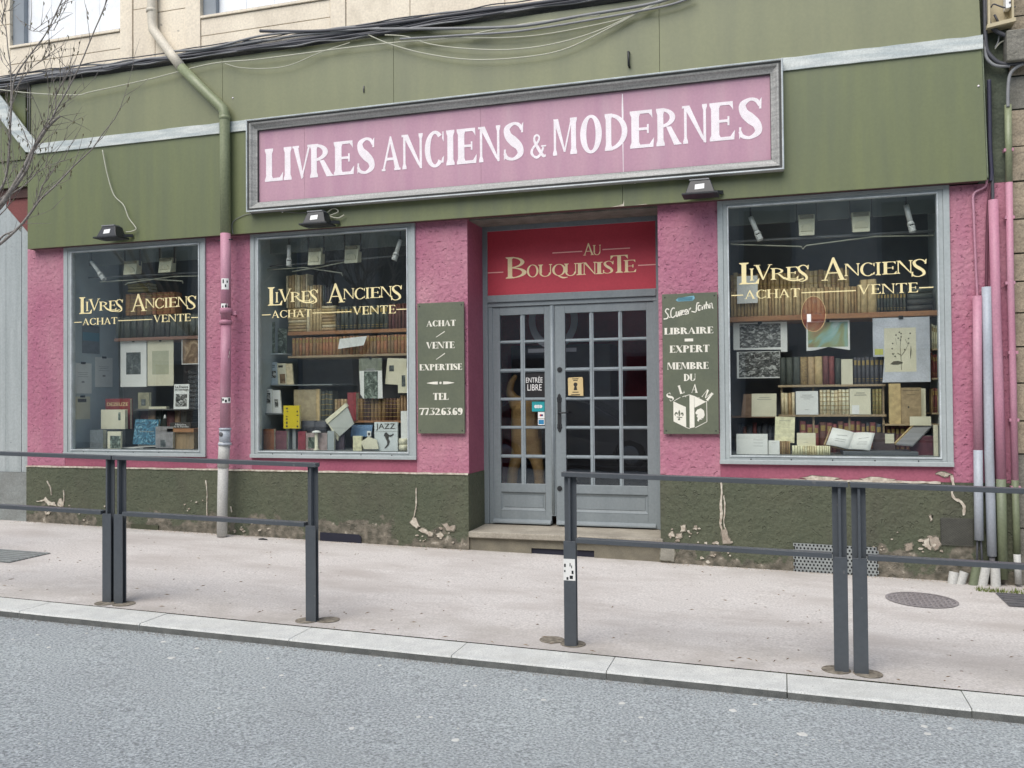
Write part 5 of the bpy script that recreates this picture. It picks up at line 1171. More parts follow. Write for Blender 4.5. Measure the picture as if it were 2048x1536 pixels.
for dx in (0,.03): mb.tube([(F(55,300,YF-.01).x+dx,YF-.008,zs1),(F(55,300,YF-.01).x+dx+.002,YF-.008,zTop)], .006, 6)
tag(mb.build('cable', IRON), 'pair of thin wires dropping at the left end of the green boards', 'cable')
# ------------------------------------------------------------------ barriers
YB = -2.745
def bx_(px, py): return F(px, py, YB).x
def hpost(t, x, h0, hm, side):
    z = gz(x, YB); w_ = .075
    mb = MB(); mb.box(x-w_/2, YB-.02, z-.05, x+w_/2, YB-.012, z+hm); mb.box(x-w_/2, YB+.014, z-.05, x+w_/2, YB+.022, z+h0-.001); mb.box(x-.007, YB-.0118, z-.05, x+.007, YB+.0138, z+h0-.001); mb.box(x-.007, YB-.02, z+hm+.0002, x+.007, YB-.0119, z+h0-.001)
    mb.build('post', STEEL, t, bevel=.0012)
HT, HM = 1.052, .655
def barrier(x0, x1, label, e0=.045, e1=.045):
    t = thing('street_barrier', label, 'barrier', ((x0+x1)/2, YB, gz((x0+x1)/2, YB)), 'grey steel barriers along the kerb')
    for x, s_ in ((x0,1),(x1,-1)): hpost(t, x, HT-.025, HM-.02, s_)
    for H_, ea, eb, nm in ((HT, e0, e1, 'top_rail'), (HM, 0, 0, 'middle_rail')):
        a_ = x0-ea+(.042 if nm != 'top_rail' else 0); b_ = x1+eb-(.042 if nm != 'top_rail' else 0); mb = MB(); w2 = .03
        mb.hexa([(a_,YB-w2,gz(a_,YB)+H_-.028),(b_,YB-w2,gz(b_,YB)+H_-.028),(b_,YB+w2,gz(b_,YB)+H_-.028),(a_,YB+w2,gz(a_,YB)+H_-.028),(a_,YB-w2,gz(a_,YB)+H_),(b_,YB-w2,gz(b_,YB)+H_),(b_,YB+w2,gz(b_,YB)+H_),(a_,YB+w2,gz(a_,YB)+H_)])
        mb.build(nm, STEEL, t, bevel=.002)
    return t
xa_ = bx_(217,1100); xb_ = bx_(240,1100)
barrier(xa_-1.55, xa_, 'steel barrier cut off by the left edge of the view')
barrier(xb_, bx_(624,1150), 'steel barrier in front of the left and middle windows')
t = barrier(bx_(1141,1150), bx_(1680.5,1150), 'steel barrier in front of the door and right window, sticker on its left post')
barrier(bx_(1719.5,1150), bx_(1719.5,1150)+1.56, 'steel barrier cut off by the right edge of the view')
zst = F(1140,1161,YB-.02).z; mb = MB(); xs = bx_(1141,1150); mb.hexa([(xs-.039,YB-.0216,zst),(xs+.035,YB-.0216,zst),(xs+.035,YB-.0202,zst),(xs-.039,YB-.0202,zst),(xs-.038,YB-.0216,zst+.13),(xs+.033,YB-.0216,zst+.13),(xs+.033,YB-.0202,zst+.13),(xs-.038,YB-.0202,zst+.13)]); st_ = mb.build('sticker', PAPER, t)
mb = MB()
for u, v, w_, h_ in ((-.034,.08,.01,.02),(-.034,.05,.008,.012),(.0,.085,.006,.02),(.01,.075,.005,.016),(.012,.04,.012,.02),(-.02,.004,.012,.016),(.0,.01,.02,.02)): mb.box(xs+u, YB-.0222, zst+v, xs+u+w_, YB-.0217, zst+v+h_)
mb.build('sticker_print', BLACKP, st_)
# sockets around the posts
def socket(px, py, lab, r=.075, filled=False):
    p = G(px, py); x, y = p.x, p.y; z = gz(x, y); mb = MB(); n = 20
    mb.lathe([(r*1.05,.0005),(r*1.03,.004),(r*.93,.004),(r*.9,.0015)], (x, y, z), n); 
    mb2 = MB(); flat_blob(mb, x, y, z+.0012, r*.85, 12)
    o = mb.build('post_socket', SOCK); tag(o, lab, 'ground socket', 'round sockets in the pavement for barrier posts'); return o
SOCK = mat('socket_dirt', (.13,.115,.09), (.28,.25,.2), rough=.95, scale=30, bump=.6)
socket(212,1206,'round socket under the left of the paired left posts'); socket(248,1208,'round socket under the right of the paired left posts'); socket(614,1241,'round socket under the single post before the middle window'); socket(656,1240,'empty round socket just right of the single post'); socket(1104,1280,'empty round socket just left of the post with a sticker'); socket(1146,1288,'round socket under the post with a sticker'); socket(1672,1340,'round socket under the left of the paired right posts'); socket(1736,1348,'round socket under the right of the paired right posts')
# ------------------------------------------------------------------ iron covers
COVR = mat('worn_cover_iron', (.27,.25,.25), (.22,.2,.2), rough=.7, scale=14, bump=.5, bscale=60, bdist=.002)
def round_cover():
    x, y = .97, -.80; z = gz(x, y); t = thing('manhole_cover', 'round cast iron cover in the pavement below the right window', 'manhole cover', (x, y, z)); R0 = .25
    def pz(a, b): return -.0188*a+.01*b
    mb = MB(); n = 40
    for k in range(n):
        a_ = 2*math.pi*k/n; b_ = 2*math.pi*(k+1)/n
        q = [(R0*math.cos(a_),R0*math.sin(a_)),(R0*math.cos(b_),R0*math.sin(b_)),(.92*R0*math.cos(b_),.92*R0*math.sin(b_)),(.92*R0*math.cos(a_),.92*R0*math.sin(a_))]
        n0 = len(mb.v); mb.v += [(x+u, y+v, z+pz(u,v)+.005) for u, v in q]; mb.face([n0,n0+1,n0+2,n0+3])
    mb.build('rim', COVR, t)
    mb = MB(); n0 = 0
    mb.v += [(x+.925*R0*math.cos(2*math.pi*k/n), y+.925*R0*math.sin(2*math.pi*k/n), z+pz(R0*math.cos(2*math.pi*k/n),R0*math.sin(2*math.pi*k/n))+.002) for k in range(n)]; mb.face(list(range(n))); mb.build('plate', COVR, t)
    mb = MB()
    for i in range(-6,7):
        for j in range(-6,7):
            u, v = i*.036, j*.036
            if math.hypot(u,v) < R0*.88:
                w_ = .013; d_ = 1 if (i+j)%2 else -1; c_, s_ = math.cos(d_*.785), math.sin(d_*.785)
                p = [(-w_,-.004),(w_,-.004),(w_,.004),(-w_,.004)]; n0 = len(mb.v)
                for h in (.002,.007):
                    for (g_, k_) in p:
                        a_, b_ = u+g_*c_-k_*s_, v+g_*s_+k_*c_; mb.v.append((x+a_, y+b_, z+pz(a_,b_)+h))
                for q in ((4,5,6,7),(0,1,5,4),(1,2,6,5),(2,3,7,6),(3,0,4,7)): mb.face([n0+k for k in q])
    tag(mb.build('tread_pattern', COVR, t), kind='stuff')
round_cover()
t = thing('inspection_cover', 'square grey inspection cover at the right edge with moss round it', 'inspection cover', (G(2020,1200).x, G(2020,1200).y, 0))
q = [G(1996,1188), G(2080,1185), G(2110,1212), G(2012,1212)]; x0_, x1_, y0_, y1_ = G(2012,1212).x, G(2012,1212).x+.7, G(2012,1213).y, G(1998,1187).y
x0_ = (G(1996,1188).x+G(2012,1212).x)/2
mb = MB(); n0 = 0
for (a_, b_) in ((x0_,y0_),(x1_,y0_),(x1_,y1_),(x0_,y1_)): mb.v.append((a_, b_, gz(a_,b_)+.004))
mb.face([0,1,2,3]); mb.build('plate', IRON, t)
for k in range(6):
    mb = MB(); yy = y0_+.015+(y1_-y0_-.03)*k/5; mb.hexa([(x0_+.01,yy-.006,gz(x0_,yy)+.004),(x1_-.01,yy-.006,gz(x1_,yy)+.004),(x1_-.01,yy+.006,gz(x1_,yy)+.004),(x0_+.01,yy+.006,gz(x0_,yy)+.004),(x0_+.01,yy-.006,gz(x0_,yy)+.01),(x1_-.01,yy-.006,gz(x1_,yy)+.01),(x1_-.01,yy+.006,gz(x1_,yy)+.01),(x0_+.01,yy+.006,gz(x0_,yy)+.01)]); mb.build('rib', IRON, t)
mb = MB()
for i in range(380):
    xx = x0_-.12+rnd.uniform(0,.75)**1.0; yy = y1_+.02+abs(rnd.gauss(0,.05)); h = rnd.uniform(.01,.045); n0 = len(mb.v); z_ = gz(xx,yy); a_ = rnd.uniform(0,6.3); dx, dy = .004*math.cos(a_), .004*math.sin(a_)
    mb.v += [(xx-dx,yy-dy,z_),(xx+dx,yy+dy,z_),(xx+dy*3,yy-dx*3-.005,z_+h)]; mb.face([n0,n0+1,n0+2])
tag(mb.build('moss', mat('moss', (.12,.17,.04), (.2,.22,.07), rough=.9, scale=30)), 'tufts of moss and small weeds along the right wall foot', 'moss', kind='stuff')
t = thing('drain_grate', 'grey slatted drain grate in the pavement at the left edge', 'drain grate', (G(20,1118).x, G(20,1118).y, 0))
gy0, gy1 = G(40,1128).y, G(60,1104).y; gx1 = G(90,1110).x; gx0 = gx1-1.3
mb = MB(); 
for (a_, b_) in ((gx0,gy0),(gx1,gy0),(gx1,gy1),(gx0,gy1)): mb.v.append((a_, b_, gz(a_,b_)+.003))
mb.face([0,1,2,3]); mb.build('channel', plain('channel_dark', (.09,.1,.1)), t)
for k in range(7):
    yy = gy0+(gy1-gy0)*(k+.5)/7; mb = MB(); w_ = abs(gy1-gy0)/7*.3
    mb.hexa([(gx0,yy-w_,gz(gx0,yy)+.003),(gx1,yy-w_,gz(gx1,yy)+.003),(gx1,yy+w_,gz(gx1,yy)+.003),(gx0,yy+w_,gz(gx0,yy)+.003),(gx0,yy-w_,gz(gx0,yy)+.012),(gx1,yy-w_,gz(gx1,yy)+.012),(gx1,yy+w_,gz(gx1,yy)+.012),(gx0,yy+w_,gz(gx0,yy)+.012)]); mb.build('bar', ZINC, t)
p = G(526,1080); mb = MB(); mb.tube([(p.x-.05,p.y,gz(p.x,p.y)+.006),(p.x,p.y+.004,gz(p.x,p.y)+.01),(p.x+.05,p.y,gz(p.x,p.y)+.006)], [.006,.011,.005], 6); tag(mb.build('leaf_litter', BLACKM), 'small dark scrap lying on the pavement near the wall', 'litter')
# ------------------------------------------------------------------ bare street tree at the left
YT = -1.9
tree = thing('bare_tree', 'bare early spring street tree with thin grey shoots at the left edge', 'tree', (F(-190,1100,YT).x, YT, gz(-7,YT)))
def tp_(px, py, dy=0): return Vector(F(px, py, YT+dy))
mb = MB(); base = tree.location
fork = tp_(-150, 620)
mb.tube([base, base+Vector((.03,0,.8)), (base+fork)/2+Vector((.04,0,.3)), fork], [.12,.1,.085,.075], 12); mb.build('trunk', BARK, tree)
limbs = MB(); tw = MB(); bud = MB()
def limb(pts, r0, r1, target=limbs, twigs=10, tl=.35):
    P_ = [tuple(tp_(*p)) for p in pts]; q = cat_rom(P_, 5); n = len(q); r0 *= .62; r1 *= .6; target.tube(q, [r0+(r1-r0)*i/(n-1) for i in range(n)], 7)
    for k in range(int(twigs*.7)):
        i = rnd.randint(int(n*.15), n-1); p = Vector(q[i]); d = (Vector(q[min(i+1,n-1)])-Vector(q[max(i-1,0)])).normalized()
        grow(p, d, tl*rnd.uniform(.5,1.3), .0034, 1)
def grow(p, d, l, r_, lvl):
    ax = Vector((rnd.uniform(-1,1), rnd.uniform(-.6,.6), rnd.uniform(-1,1))); dd = (d*.8+ax*.75+Vector((.05,0,.25))).normalized()
    q = [p]; cur = p
    for s_ in range(4):
        dd = (dd+Vector((rnd.uniform(-.16,.16),rnd.uniform(-.12,.12),rnd.uniform(-.1,.2)))).normalized(); cur = cur+dd*l/4; q.append(cur)
    tw.tube(q, [r_*(1-.17*i) for i in range(5)], 4, cap=False)
    for s_ in q[1:]:
        if rnd.random() < .2:
            b_ = s_+Vector((rnd.uniform(-.012,.012),0,rnd.uniform(-.02,.004))); bud.tube([s_, b_, b_+Vector((rnd.uniform(-.006,.006),0,-.02))], [.0025,.0055,.002], 4)
    if lvl > 0:
        for k in range(rnd.randint(0,3)):
            i = rnd.randint(1,4); grow(q[i], dd, l*rnd.uniform(.4,.65), r_*.7, lvl-1)
f0 = (-150,620)
limb([f0,(-70,480),(0,412),(40,352),(66,300),(95,255),(120,232)], .05, .016, twigs=14)
limb([(66,300),(84,265),(105,235),(112,220),(135,180),(160,130),(185,70),(214,0),(230,-60)], .014, .006, twigs=26)
limb([(40,352),(60,310),(74,280),(100,230),(112,190),(150,120)], .009, .004, twigs=16)
limb([f0,(-60,440),(10,395),(50,345),(66,305)], .04, .014, twigs=10)
limb([(-60,440),(0,380),(16,330),(20,260),(24,200),(30,155),(60,110),(90,70),(110,30),(128,-10)], .018, .006, twigs=24)
limb([(20,260),(22,150),(16,100),(12,60),(4,40),(14,0)], .01, .005, twigs=18)
limb([f0,(-40,520),(10,480),(40,452),(62,425),(80,400),(112,370),(150,330),(184,298),(205,268),(228,240)], .022, .005, twigs=16)
limb([(62,425),(76,398),(84,372),(98,355),(100,330)], .008, .004, twigs=8)
limb([(10,395),(50,370),(75,345),(95,333),(128,320)], .009, .004, twigs=10)
limb([f0,(-30,540),(0,478),(30,460),(50,440)], .02, .006, twigs=6)
limb([(30,30),(60,60),(90,62),(110,60)], .004, .003, twigs=8); limb([(20,200),(40,165),(70,130),(100,110)], .006, .003, twigs=14, tl=.25)
limb([(0,430),(20,400),(10,340),(3,310),(2,230)], .008, .004, twigs=10)
for k in range(5): limb([f0,(-200-30*k,420),(-150-70*k,200),(-120-60*k,-100-60*k),(-90-60*k,-400)], .045, .01, twigs=16, tl=.6)
tag(limbs.build('limbs', BARK, tree)); tag(tw.build('twigs', TWIG, tree), kind='stuff'); bo_ = bud.build('buds', mat('bud', (.1,.085,.06), (.16,.15,.07)), tree); bo_['kind'] = 'stuff'
# ------------------------------------------------------------------ display cases behind the windows
YBK = .86
def case(W, py_sideend, nm, col_side=SIDEG, left_side=None):
    wf, ix0, ix1, iz0, iz1 = W
    fl = iz0+.004; x0, x1 = ix0-.06, ix1+.06
    def s_(n_, m_, *b): mb = MB(); mb.box(*b); return struct(mb.build(n_, m_))
    s_('display_floor', plain('display_floor_grey', (.2,.21,.21)), x0, .045, fl-.03, x1, YBK, fl)
    s_('display_back', BACKG, x0, YBK, fl-.03, x1, YBK+.03, zWt+.1)
    s_('display_side', col_side, x0-.03, .062, fl-.03, x0, YBK+.03, zWt+.1); s_('display_side', SIDEG, x1, .062, fl-.03, x1+.03, YBK+.03, zWt+.1)
    s_('display_ceiling', SIDEG, x0, .062, zWt+.03, x1, YBK, zWt+.06)  # pale colour imitates the bright band mirrored at the window top
    s_('display_haze_band', plain('haze_band_grey', (.30,.33,.32)), x0+.001, .30, iz1-.10, x1-.001, .33, zWt+.029)  # added pale strip, brightens the top of the case like haze
    return fl, x0, x1
fl1, c1a, c1b = case(W1, 235, 'left'); fl2, c2a, c2b = case(W2, 575, 'middle'); fl3, c3a, c3b = case(W3, 1470, 'right', BACKG)
def col(n, c, r=.6): return mat(n, c, tuple(v*.72 for v in c), rough=r, scale=25, fine=.15)
TAN = [col('tan_leather', (0.522,0.362,0.174)), col('tan_leather_pale', (0.638,0.478,0.246)), col('tan_leather_dark', (0.435,0.275,0.123))]
BRN = [col('brown_leather', (0.435,0.225,0.102)), col('brown_leather_red', (0.493,0.217,0.109)), col('brown_leather_dull', (0.348,0.217,0.116))]
VEL = [col('vellum', (0.812,0.696,0.464)), col('vellum_pale', (0.850,0.812,0.609)), col('vellum_brown', (0.551,0.392,0.217))]
GRN = [col('dark_green_cloth', (.07,.08,.07)), col('dark_green_cloth_pale', (.095,.105,.09)), col('dark_grey_cloth', (.075,.075,.07))]
BLU = [col('blue_black_leather', (.075,.078,.095)), col('blue_black_pale', (.10,.10,.115))]
REDB = [col('dark_red_leather', (.26,.075,.07)), col('dark_red_dull', (.2,.075,.075)), col('dark_red_brown', (.17,.07,.055))]
OLV = [col('olive_leather', (0.290,0.246,0.087)), col('olive_leather_pale', (0.377,0.319,0.131))]
CRM = [col('cream_paper_spine', (0.850,0.812,0.551)), col('cream_paper_spine_2', (0.797,0.696,0.435))]
GILT = plain('gilt', (.5,.36,.13), rough=.35, metallic=.4)
INK = plain('ink', (.06,.055,.05)); INKG = plain('grey_ink', (.3,.3,.28))
BM = {}
def book_mesh(m_, kind):
    k = (m_.name, kind)
    if k in BM: return BM[k]
    mb = MB(); n = 6
    prof = [(-.5+i/n, -.5-.09*math.sin(math.pi*i/n)+.09) for i in range(n+1)]
    def ring(z, gx=1.0, dy=0.0):
        return [(p[0]*gx, p[1]-dy, z) for p in prof] + [(.5*gx,.5,z),(-.5*gx,.5,z)]
    zs = [0,1]
    if kind == 'banded': 
        zs = [0]; 
        for b in (.18,.34,.52,.70,.86): zs += [b-.008,b+.008]
        zs += [1]
    N_ = len(prof)+2; R_l = []
    for z in (0,1):
        R_l.append(len(mb.v)); mb.v += ring(z)
    for i in range(N_):
        j = (i+1)%N_; mb.face([R_l[0]+i,R_l[0]+j,R_l[1]+j,R_l[1]+i], 0, i < n)
    mb.face([R_l[0]+i for i in range(N_)][::-1], 0)
    # top: cover rim and page block slightly sunk
    top = R_l[1]; b = len(mb.v); mb.v += [(p[0]*.8, p[1]+(.02 if True else 0), .985) for p in prof] + [(.4,.48,.985),(-.4,.48,.985)]
    for i in range(N_):
        j = (i+1)%N_; mb.face([top+i, top+j, b+j, b+i], 0)
    mb.face([b+i for i in range(N_)], 1)
    if kind == 'banded':
        for zc in (.18,.36,.54,.72,.88):
            for k_ in range(n):
                b = len(mb.v); p, q = prof[k_], prof[k_+1]
                for (u, z) in ((p,zc-.012),(q,zc-.012),(q,zc+.012),(p,zc+.012)): mb.v.append((u[0]*1.02, u[1]-.035, z))
                mb.face([b,b+1,b+2,b+3], 2)
    elif kind == 'label':
        for zc, h in ((.8,.09),(.2,.012),(.12,.008)):
            for k_ in range(1,n-1):
                b = len(mb.v); p, q = prof[k_], prof[k_+1]
                for (u, z) in ((p,zc-h),(q,zc-h),(q,zc+h),(p,zc+h)): mb.v.append((u[0], u[1]-.02, z))
                mb.face([b,b+1,b+2,b+3], 2)
    me = bpy.data.meshes.new('book'); me.from_pydata(mb.v, [], mb.f)
    for mm in (m_, VEL[1], GILT if kind != 'dark' else INK): me.materials.append(mm)
    me.polygons.foreach_set('material_index', mb.mi); me.polygons.foreach_set('use_smooth', mb.sm); me.update()
    BM[k] = me; return me
CW = {'tan_leather':'tan','tan_leather_pale':'pale tan','tan_leather_dark':'dark tan','brown_leather':'brown','brown_leather_red':'reddish brown','brown_leather_dull':'dull brown','dark_red_leather':'dark red','dark_red_dull':'dull red','dark_red_brown':'red-brown','blue_black_leather':'blue-black','blue_black_pale':'grey-blue','dark_green_cloth':'dark green','dark_green_cloth_pale':'green-grey','dark_grey_cloth':'dark grey','vellum':'vellum','vellum_pale':'pale vellum','vellum_brown':'brown','paper':'white','cream_paper_spine':'cream','olive_leather':'olive','olive_leather_pale':'pale olive','dark_brown_leather':'dark brown'}
def book(m_, kind, x, y, z, w_, d, h, label, group, lean=0.0):
    label = label.replace('*', CW.get(m_.name, 'pale'))
    o = bpy.data.objects.new('book', book_mesh(m_, kind)); C.objects.link(o)
    o.location = (x, y+d/2, z); o.scale = (w_, d, h); o.rotation_euler = (0, lean, 0); return tag(o, label, 'book', group)
def row(px0, px1, pybase, pytop, yd, n, pal, kind, label, group, base=None, d=.16, jit=.05, wj=.3, gap=.0014):
    jit *= 1.5
    a_, b_ = F(px0,pybase,yd).x, F(px1,pybase,yd).x
    zb_ = F((px0+px1)/2,pybase,yd).z if base is None else base; h = F((px0+px1)/2,pytop,yd).z - zb_
    ws = [1+rnd.uniform(-wj,wj) for _ in range(n)]; s_ = sum(ws); x = a_
    for i, q in enumerate(ws):
        w_ = (b_-a_)*q/s_; book(rnd.choice(pal), kind, x+w_/2, yd+rnd.uniform(0,.008), zb_, w_-gap, d, h*(1+rnd.uniform(-jit,jit*.3)), label, group, rnd.choice((0,0,0,.008,-.008))); x += w_
def stack(px0, px1, pybase, pytop, yd, n, pal, label, group, base=None, d=.16):
    a_, b_ = F(px0,pybase,yd).x, F(px1,pybase,yd).x; zb_ = F((px0+px1)/2,pybase,yd).z if base is None else base; H = F((px0+px1)/2,pytop,yd).z - zb_
    t = H/n
    for i in range(n):
        l = (b_-a_)*(1-rnd.uniform(0,.05)); o = bpy.data.objects.new('book', book_mesh(rnd.choice(pal), 'plain')); C.objects.link(o)
        o.scale = (t-.001, d, l); o.rotation_euler = (0, math.pi/2, 0); o.location = (a_+rnd.uniform(0,(b_-a_)-l), yd+d/2+rnd.uniform(0,.006), zb_+t*(i+.5)); tag(o, label, 'book', group)
def shelf(x0, x1, ztop, yd, th, m_, label, y1=None):
    mb = MB(); mb.box(x0, yd, ztop-th, x1, YBK-.001 if y1 is None else y1, ztop-.0006); return tag(mb.build('shelf', m_, bevel=.002), label, 'shelf')
def facebook(x0p, y0p, x1p, y1p, yd, th, cm, label, lean=.0, base=None, lines=(), pic=None, pages=VEL[1], cat='book', rot=0.0, picm=None, group=None, skew=0.0):
    """book or card seen from the front: px box (left, top, right, bottom)"""
    a_ = F(x0p, y1p, yd); b_ = F(x1p, y0p, yd); zb_ = a_.z if base is None else base
    w_, h = b_.x-a_.x, b_.z-zb_; t = thing('book' if cat == 'book' else cat.replace(' ','_'), label, cat, ((a_.x+b_.x)/2, yd, zb_), group)
    x0_, x1_ = a_.x, b_.x
    def T(u, v, dy=0.0):   # u,v in 0..1 on the front cover; leans back
        cu, su = math.cos(rot), math.sin(rot); X_ = (u-.5)*w_; Z_ = v*h
        return ((x0_+x1_)/2+X_*cu-Z_*su+skew*Z_, yd+lean*Z_+dy, zb_+X_*su+Z_*cu)
    def slab(mb, u0, v0, u1, v1, d0, d1):
        mb.hexa([T(u0,v0,d0),T(u1,v0,d0),T(u1,v0,d1),T(u0,v0,d1),T(u0,v1,d0),T(u1,v1,d0),T(u1,v1,d1),T(u0,v1,d1)])
    mb = MB(); slab(mb,0,0,1,1,0,.003); slab(mb,0,0,1,1,th-.003,th); slab(mb,0,0,.012,1,.003,th-.003); mb.build('cover', cm, t)
    if th > .008: mb = MB(); slab(mb,.014,.012,.985,.988,.0034,th-.0034); mb.build('page_block', pages, t)
    if lines:
        mb = MB()
        for (u0,v0,u1,v1) in lines: slab(mb,u0,v0,u1,v1,-.0009,-.0001)
        mb.build('printed_lines', INKG if picm is None else INK, t)
    if pic:
        mb = MB(); slab(mb,pic[0],pic[1],pic[2],pic[3],-.0012,-.0001); mb.build('picture', picm or INK, t)
    return t
TXT = ((.3,.82,.72,.84),(.22,.74,.8,.76),(.35,.66,.65,.675),(.4,.2,.6,.215))
# picture materials (flat prints)
def pic_mat(name, stops, scale, dist=2.0, stretch=(1,1,1), det=8):
    M = bpy.data.materials.new(name); M.use_nodes = True; N = M.node_tree.nodes; L = M.node_tree.links; b = N['Principled BSDF']; b.inputs['Roughness'].default_value = .55
    g_ = N.new('ShaderNodeNewGeometry'); mp = N.new('ShaderNodeMapping'); mp.inputs['Scale'].default_value = stretch; n = N.new('ShaderNodeTexNoise'); n.inputs['Scale'].default_value = scale; n.inputs['Detail'].default_value = det; n.inputs['Distortion'].default_value = dist
    cr = N.new('ShaderNodeValToRGB'); e = cr.color_ramp.elements
    e[0].position, e[0].color = stops[0][0], (*stops[0][1],1); e[1].position, e[1].color = stops[-1][0], (*stops[-1][1],1)
    for p_, c_ in stops[1:-1]: q = cr.color_ramp.elements.new(p_); q.color = (*c_,1)
    L.new(g_.outputs['Position'], mp.inputs[0]); L.new(mp.outputs[0], n.inputs['Vector']); L.new(n.outputs['Fac'], cr.inputs[0]); L.new(cr.outputs[0], b.inputs['Base Color']); return M
PHOTO = pic_mat('engraving_print', ((.36,(.03,.03,.03)),(.5,(.12,.12,.11)),(.57,(.3,.3,.29)),(.64,(.6,.6,.57))), 26, 1.2, (1,1,1.6))
MAPM = pic_mat('map_print', ((.38,(.33,.25,.13)),(.48,(.33,.38,.2)),(.55,(.3,.5,.46)),(.62,(.5,.62,.6))), 3.2, 1.2)
PORTR = pic_mat('dark_plate_print', ((.4,(.06,.07,.07)),(.6,(.13,.15,.15)),(.72,(.4,.42,.4))), 22, 1.0)
BLUEC = pic_mat('blue_cover', ((.4,(.02,.06,.1)),(.5,(.04,.16,.26)),(.6,(.1,.3,.4)),(.68,(.55,.65,.66))), 10, 4)
BROWNP = pic_mat('brown_print', ((.4,(.16,.1,.06)),(.55,(.3,.2,.12)),(.68,(.45,.34,.22))), 8, 2)
GREENP = pic_mat('green_print', ((.38,(.03,.045,.03)),(.52,(.1,.13,.1)),(.66,(.34,.4,.34))), 14, 2.5)
# ============ RIGHT WINDOW
gU = 'old books on the upper shelf of the right window'
ySh = .38
zsh = (F(1462,633,ySh).z+F(1868,621.5,ySh).z)/2
shelf(c3a+.001, c3b-.001, zsh, ySh, .045, WOODO, 'long orange wooden upper shelf of the right window')
row(1461,1722,632,576,ySh+.01,36,TAN,'plain','small * book in the front row of the right window\'s upper shelf',gU,zsh,d=.13,jit=.03)
row(1722,1755,630,560,ySh+.01,2,[TAN[1]],'plain','tall tan volume between the tan row and the black set in the right window',gU,zsh,d=.14,jit=.12)
row(1755,1813,628,584,ySh+.01,9,GRN,'label','dark green volume of the short set on the upper shelf of the right window',gU,zsh,d=.13,jit=.01,wj=.05)
row(1461,1700,632,541,ySh+.16,28,TAN,'banded','taller * book in the back row of the right window\'s upper shelf',gU,zsh,d=.12,jit=.04)
stack(1815,1868,626,574,ySh+.01,4,GRN,'dark volume lying in the low stack at the right end of the upper shelf',gU,zsh)
t = facebook(1474,551,1515,576,ySh-.02,.02,PAPER,'pale rounded box resting before the tan books in the right window',cat='box',base=zsh+.12)
# middle shelf unit
yM = .42
zA = F(1662,769,yM).z; zB = F(1668,829,yM).z; ux0, ux1 = F(1556,769,yM).x, F(1772,769,yM).x
shelf(ux0, ux1, zA, yM, .02, WOODT, 'upper thin board of the small shelf unit in the right window'); shelf(ux0, ux1, zB, yM, .02, WOODT, 'lower thin board of the small shelf unit in the right window')
mb = MB()
for x in (ux0+.03, (ux0*2+ux1)/3, (ux0+ux1*2)/3, ux1-.02): mb.box(x-.008, yM+.04, zA-.02+.0, x+.008, yM+.05, zB); mb.box(x-.008, yM+.04, fl3, x+.008, yM+.05, zB-.021)
tag(mb.build('shelf_uprights', WOODT), 'thin uprights holding the small shelf boards in the right window', 'shelf support')
gM = 'books on the small shelves of the right window'
def RR_(a,b,t,n,pal,kind,lab,base,bp): row(a,b,bp,t,yM+.015,n,pal,kind,lab,gM,base,d=.15,jit=.02,wj=.08)
RR_(1560,1601,714,3,GRN,'plain','dark book left of the spotted tan one on the small upper board',zA,768); RR_(1601,1616,713,1,[mat('marbled_tan',(.42,.3,.14),(.2,.13,.06),scale=60)],'plain','spotted tan book on the small upper board',zA,768)
RR_(1616,1630,713,1,[VEL[2]],'plain','first smooth tan book right of the spotted one',zA,768); RR_(1630,1646,712,1,[TAN[1]],'plain','second smooth tan book right of the spotted one',zA,768)
RR_(1646,1670,711,2,REDB,'plain','* book in the middle of the small upper board',zA,768); RR_(1671,1682,717,1,GRN,'plain','short black book beside the cream one on the small upper board',zA,768)
facebook(1683,718,1705,767,yM+.01,.05,PAPERC,'narrow cream book standing face on, between red and blue-black books',base=zA)
RR_(1707,1768,714,7,BLU,'label','blue-black gilt volume of the set on the small upper board',zA,768)
RR_(1562,1591,785,4,VEL,'plain','thin tan volume at the left of the small lower board',zB,829)
facebook(1592,782,1636,829,yM-.005,.02,PAPER,'white booklet standing face on left of the banded set',base=zB,lines=TXT)
RR_(1639,1700,779,8,[VEL[1],VEL[0]],'banded','* gilt-banded volume of the set on the small lower board',zB,829)
facebook(1700,777,1741,829,yM-.005,.03,PAPERC,'cream booklet with a white slip at its foot, right of the banded set',base=zB,lines=TXT[:2],pic=(.1,.02,.45,.36),picm=PAPER)
RR_(1745,1765,777,3,OLV,'banded','olive volume at the right of the small lower board',zB,829)
facebook(1482,788,1503,833,.36,.03,col('brown_card', (.25,.16,.11)),'plain brown book half hidden behind the large cream one at left',base=F(1500,833,.36).z,skew=.12)
facebook(1503,787,1552,832,.34,.03,PAPERC,'large cream book standing face on at the left under the engravings',base=F(1500,833,.36).z,lines=TXT[:2],skew=.02)
shelf(c3a+.001, F(1556,833,.34).x, F(1500,833,.36).z, .33, .012, plain('brown_ledge', (.14,.08,.05)), 'short brown ledge at the left of the right window')
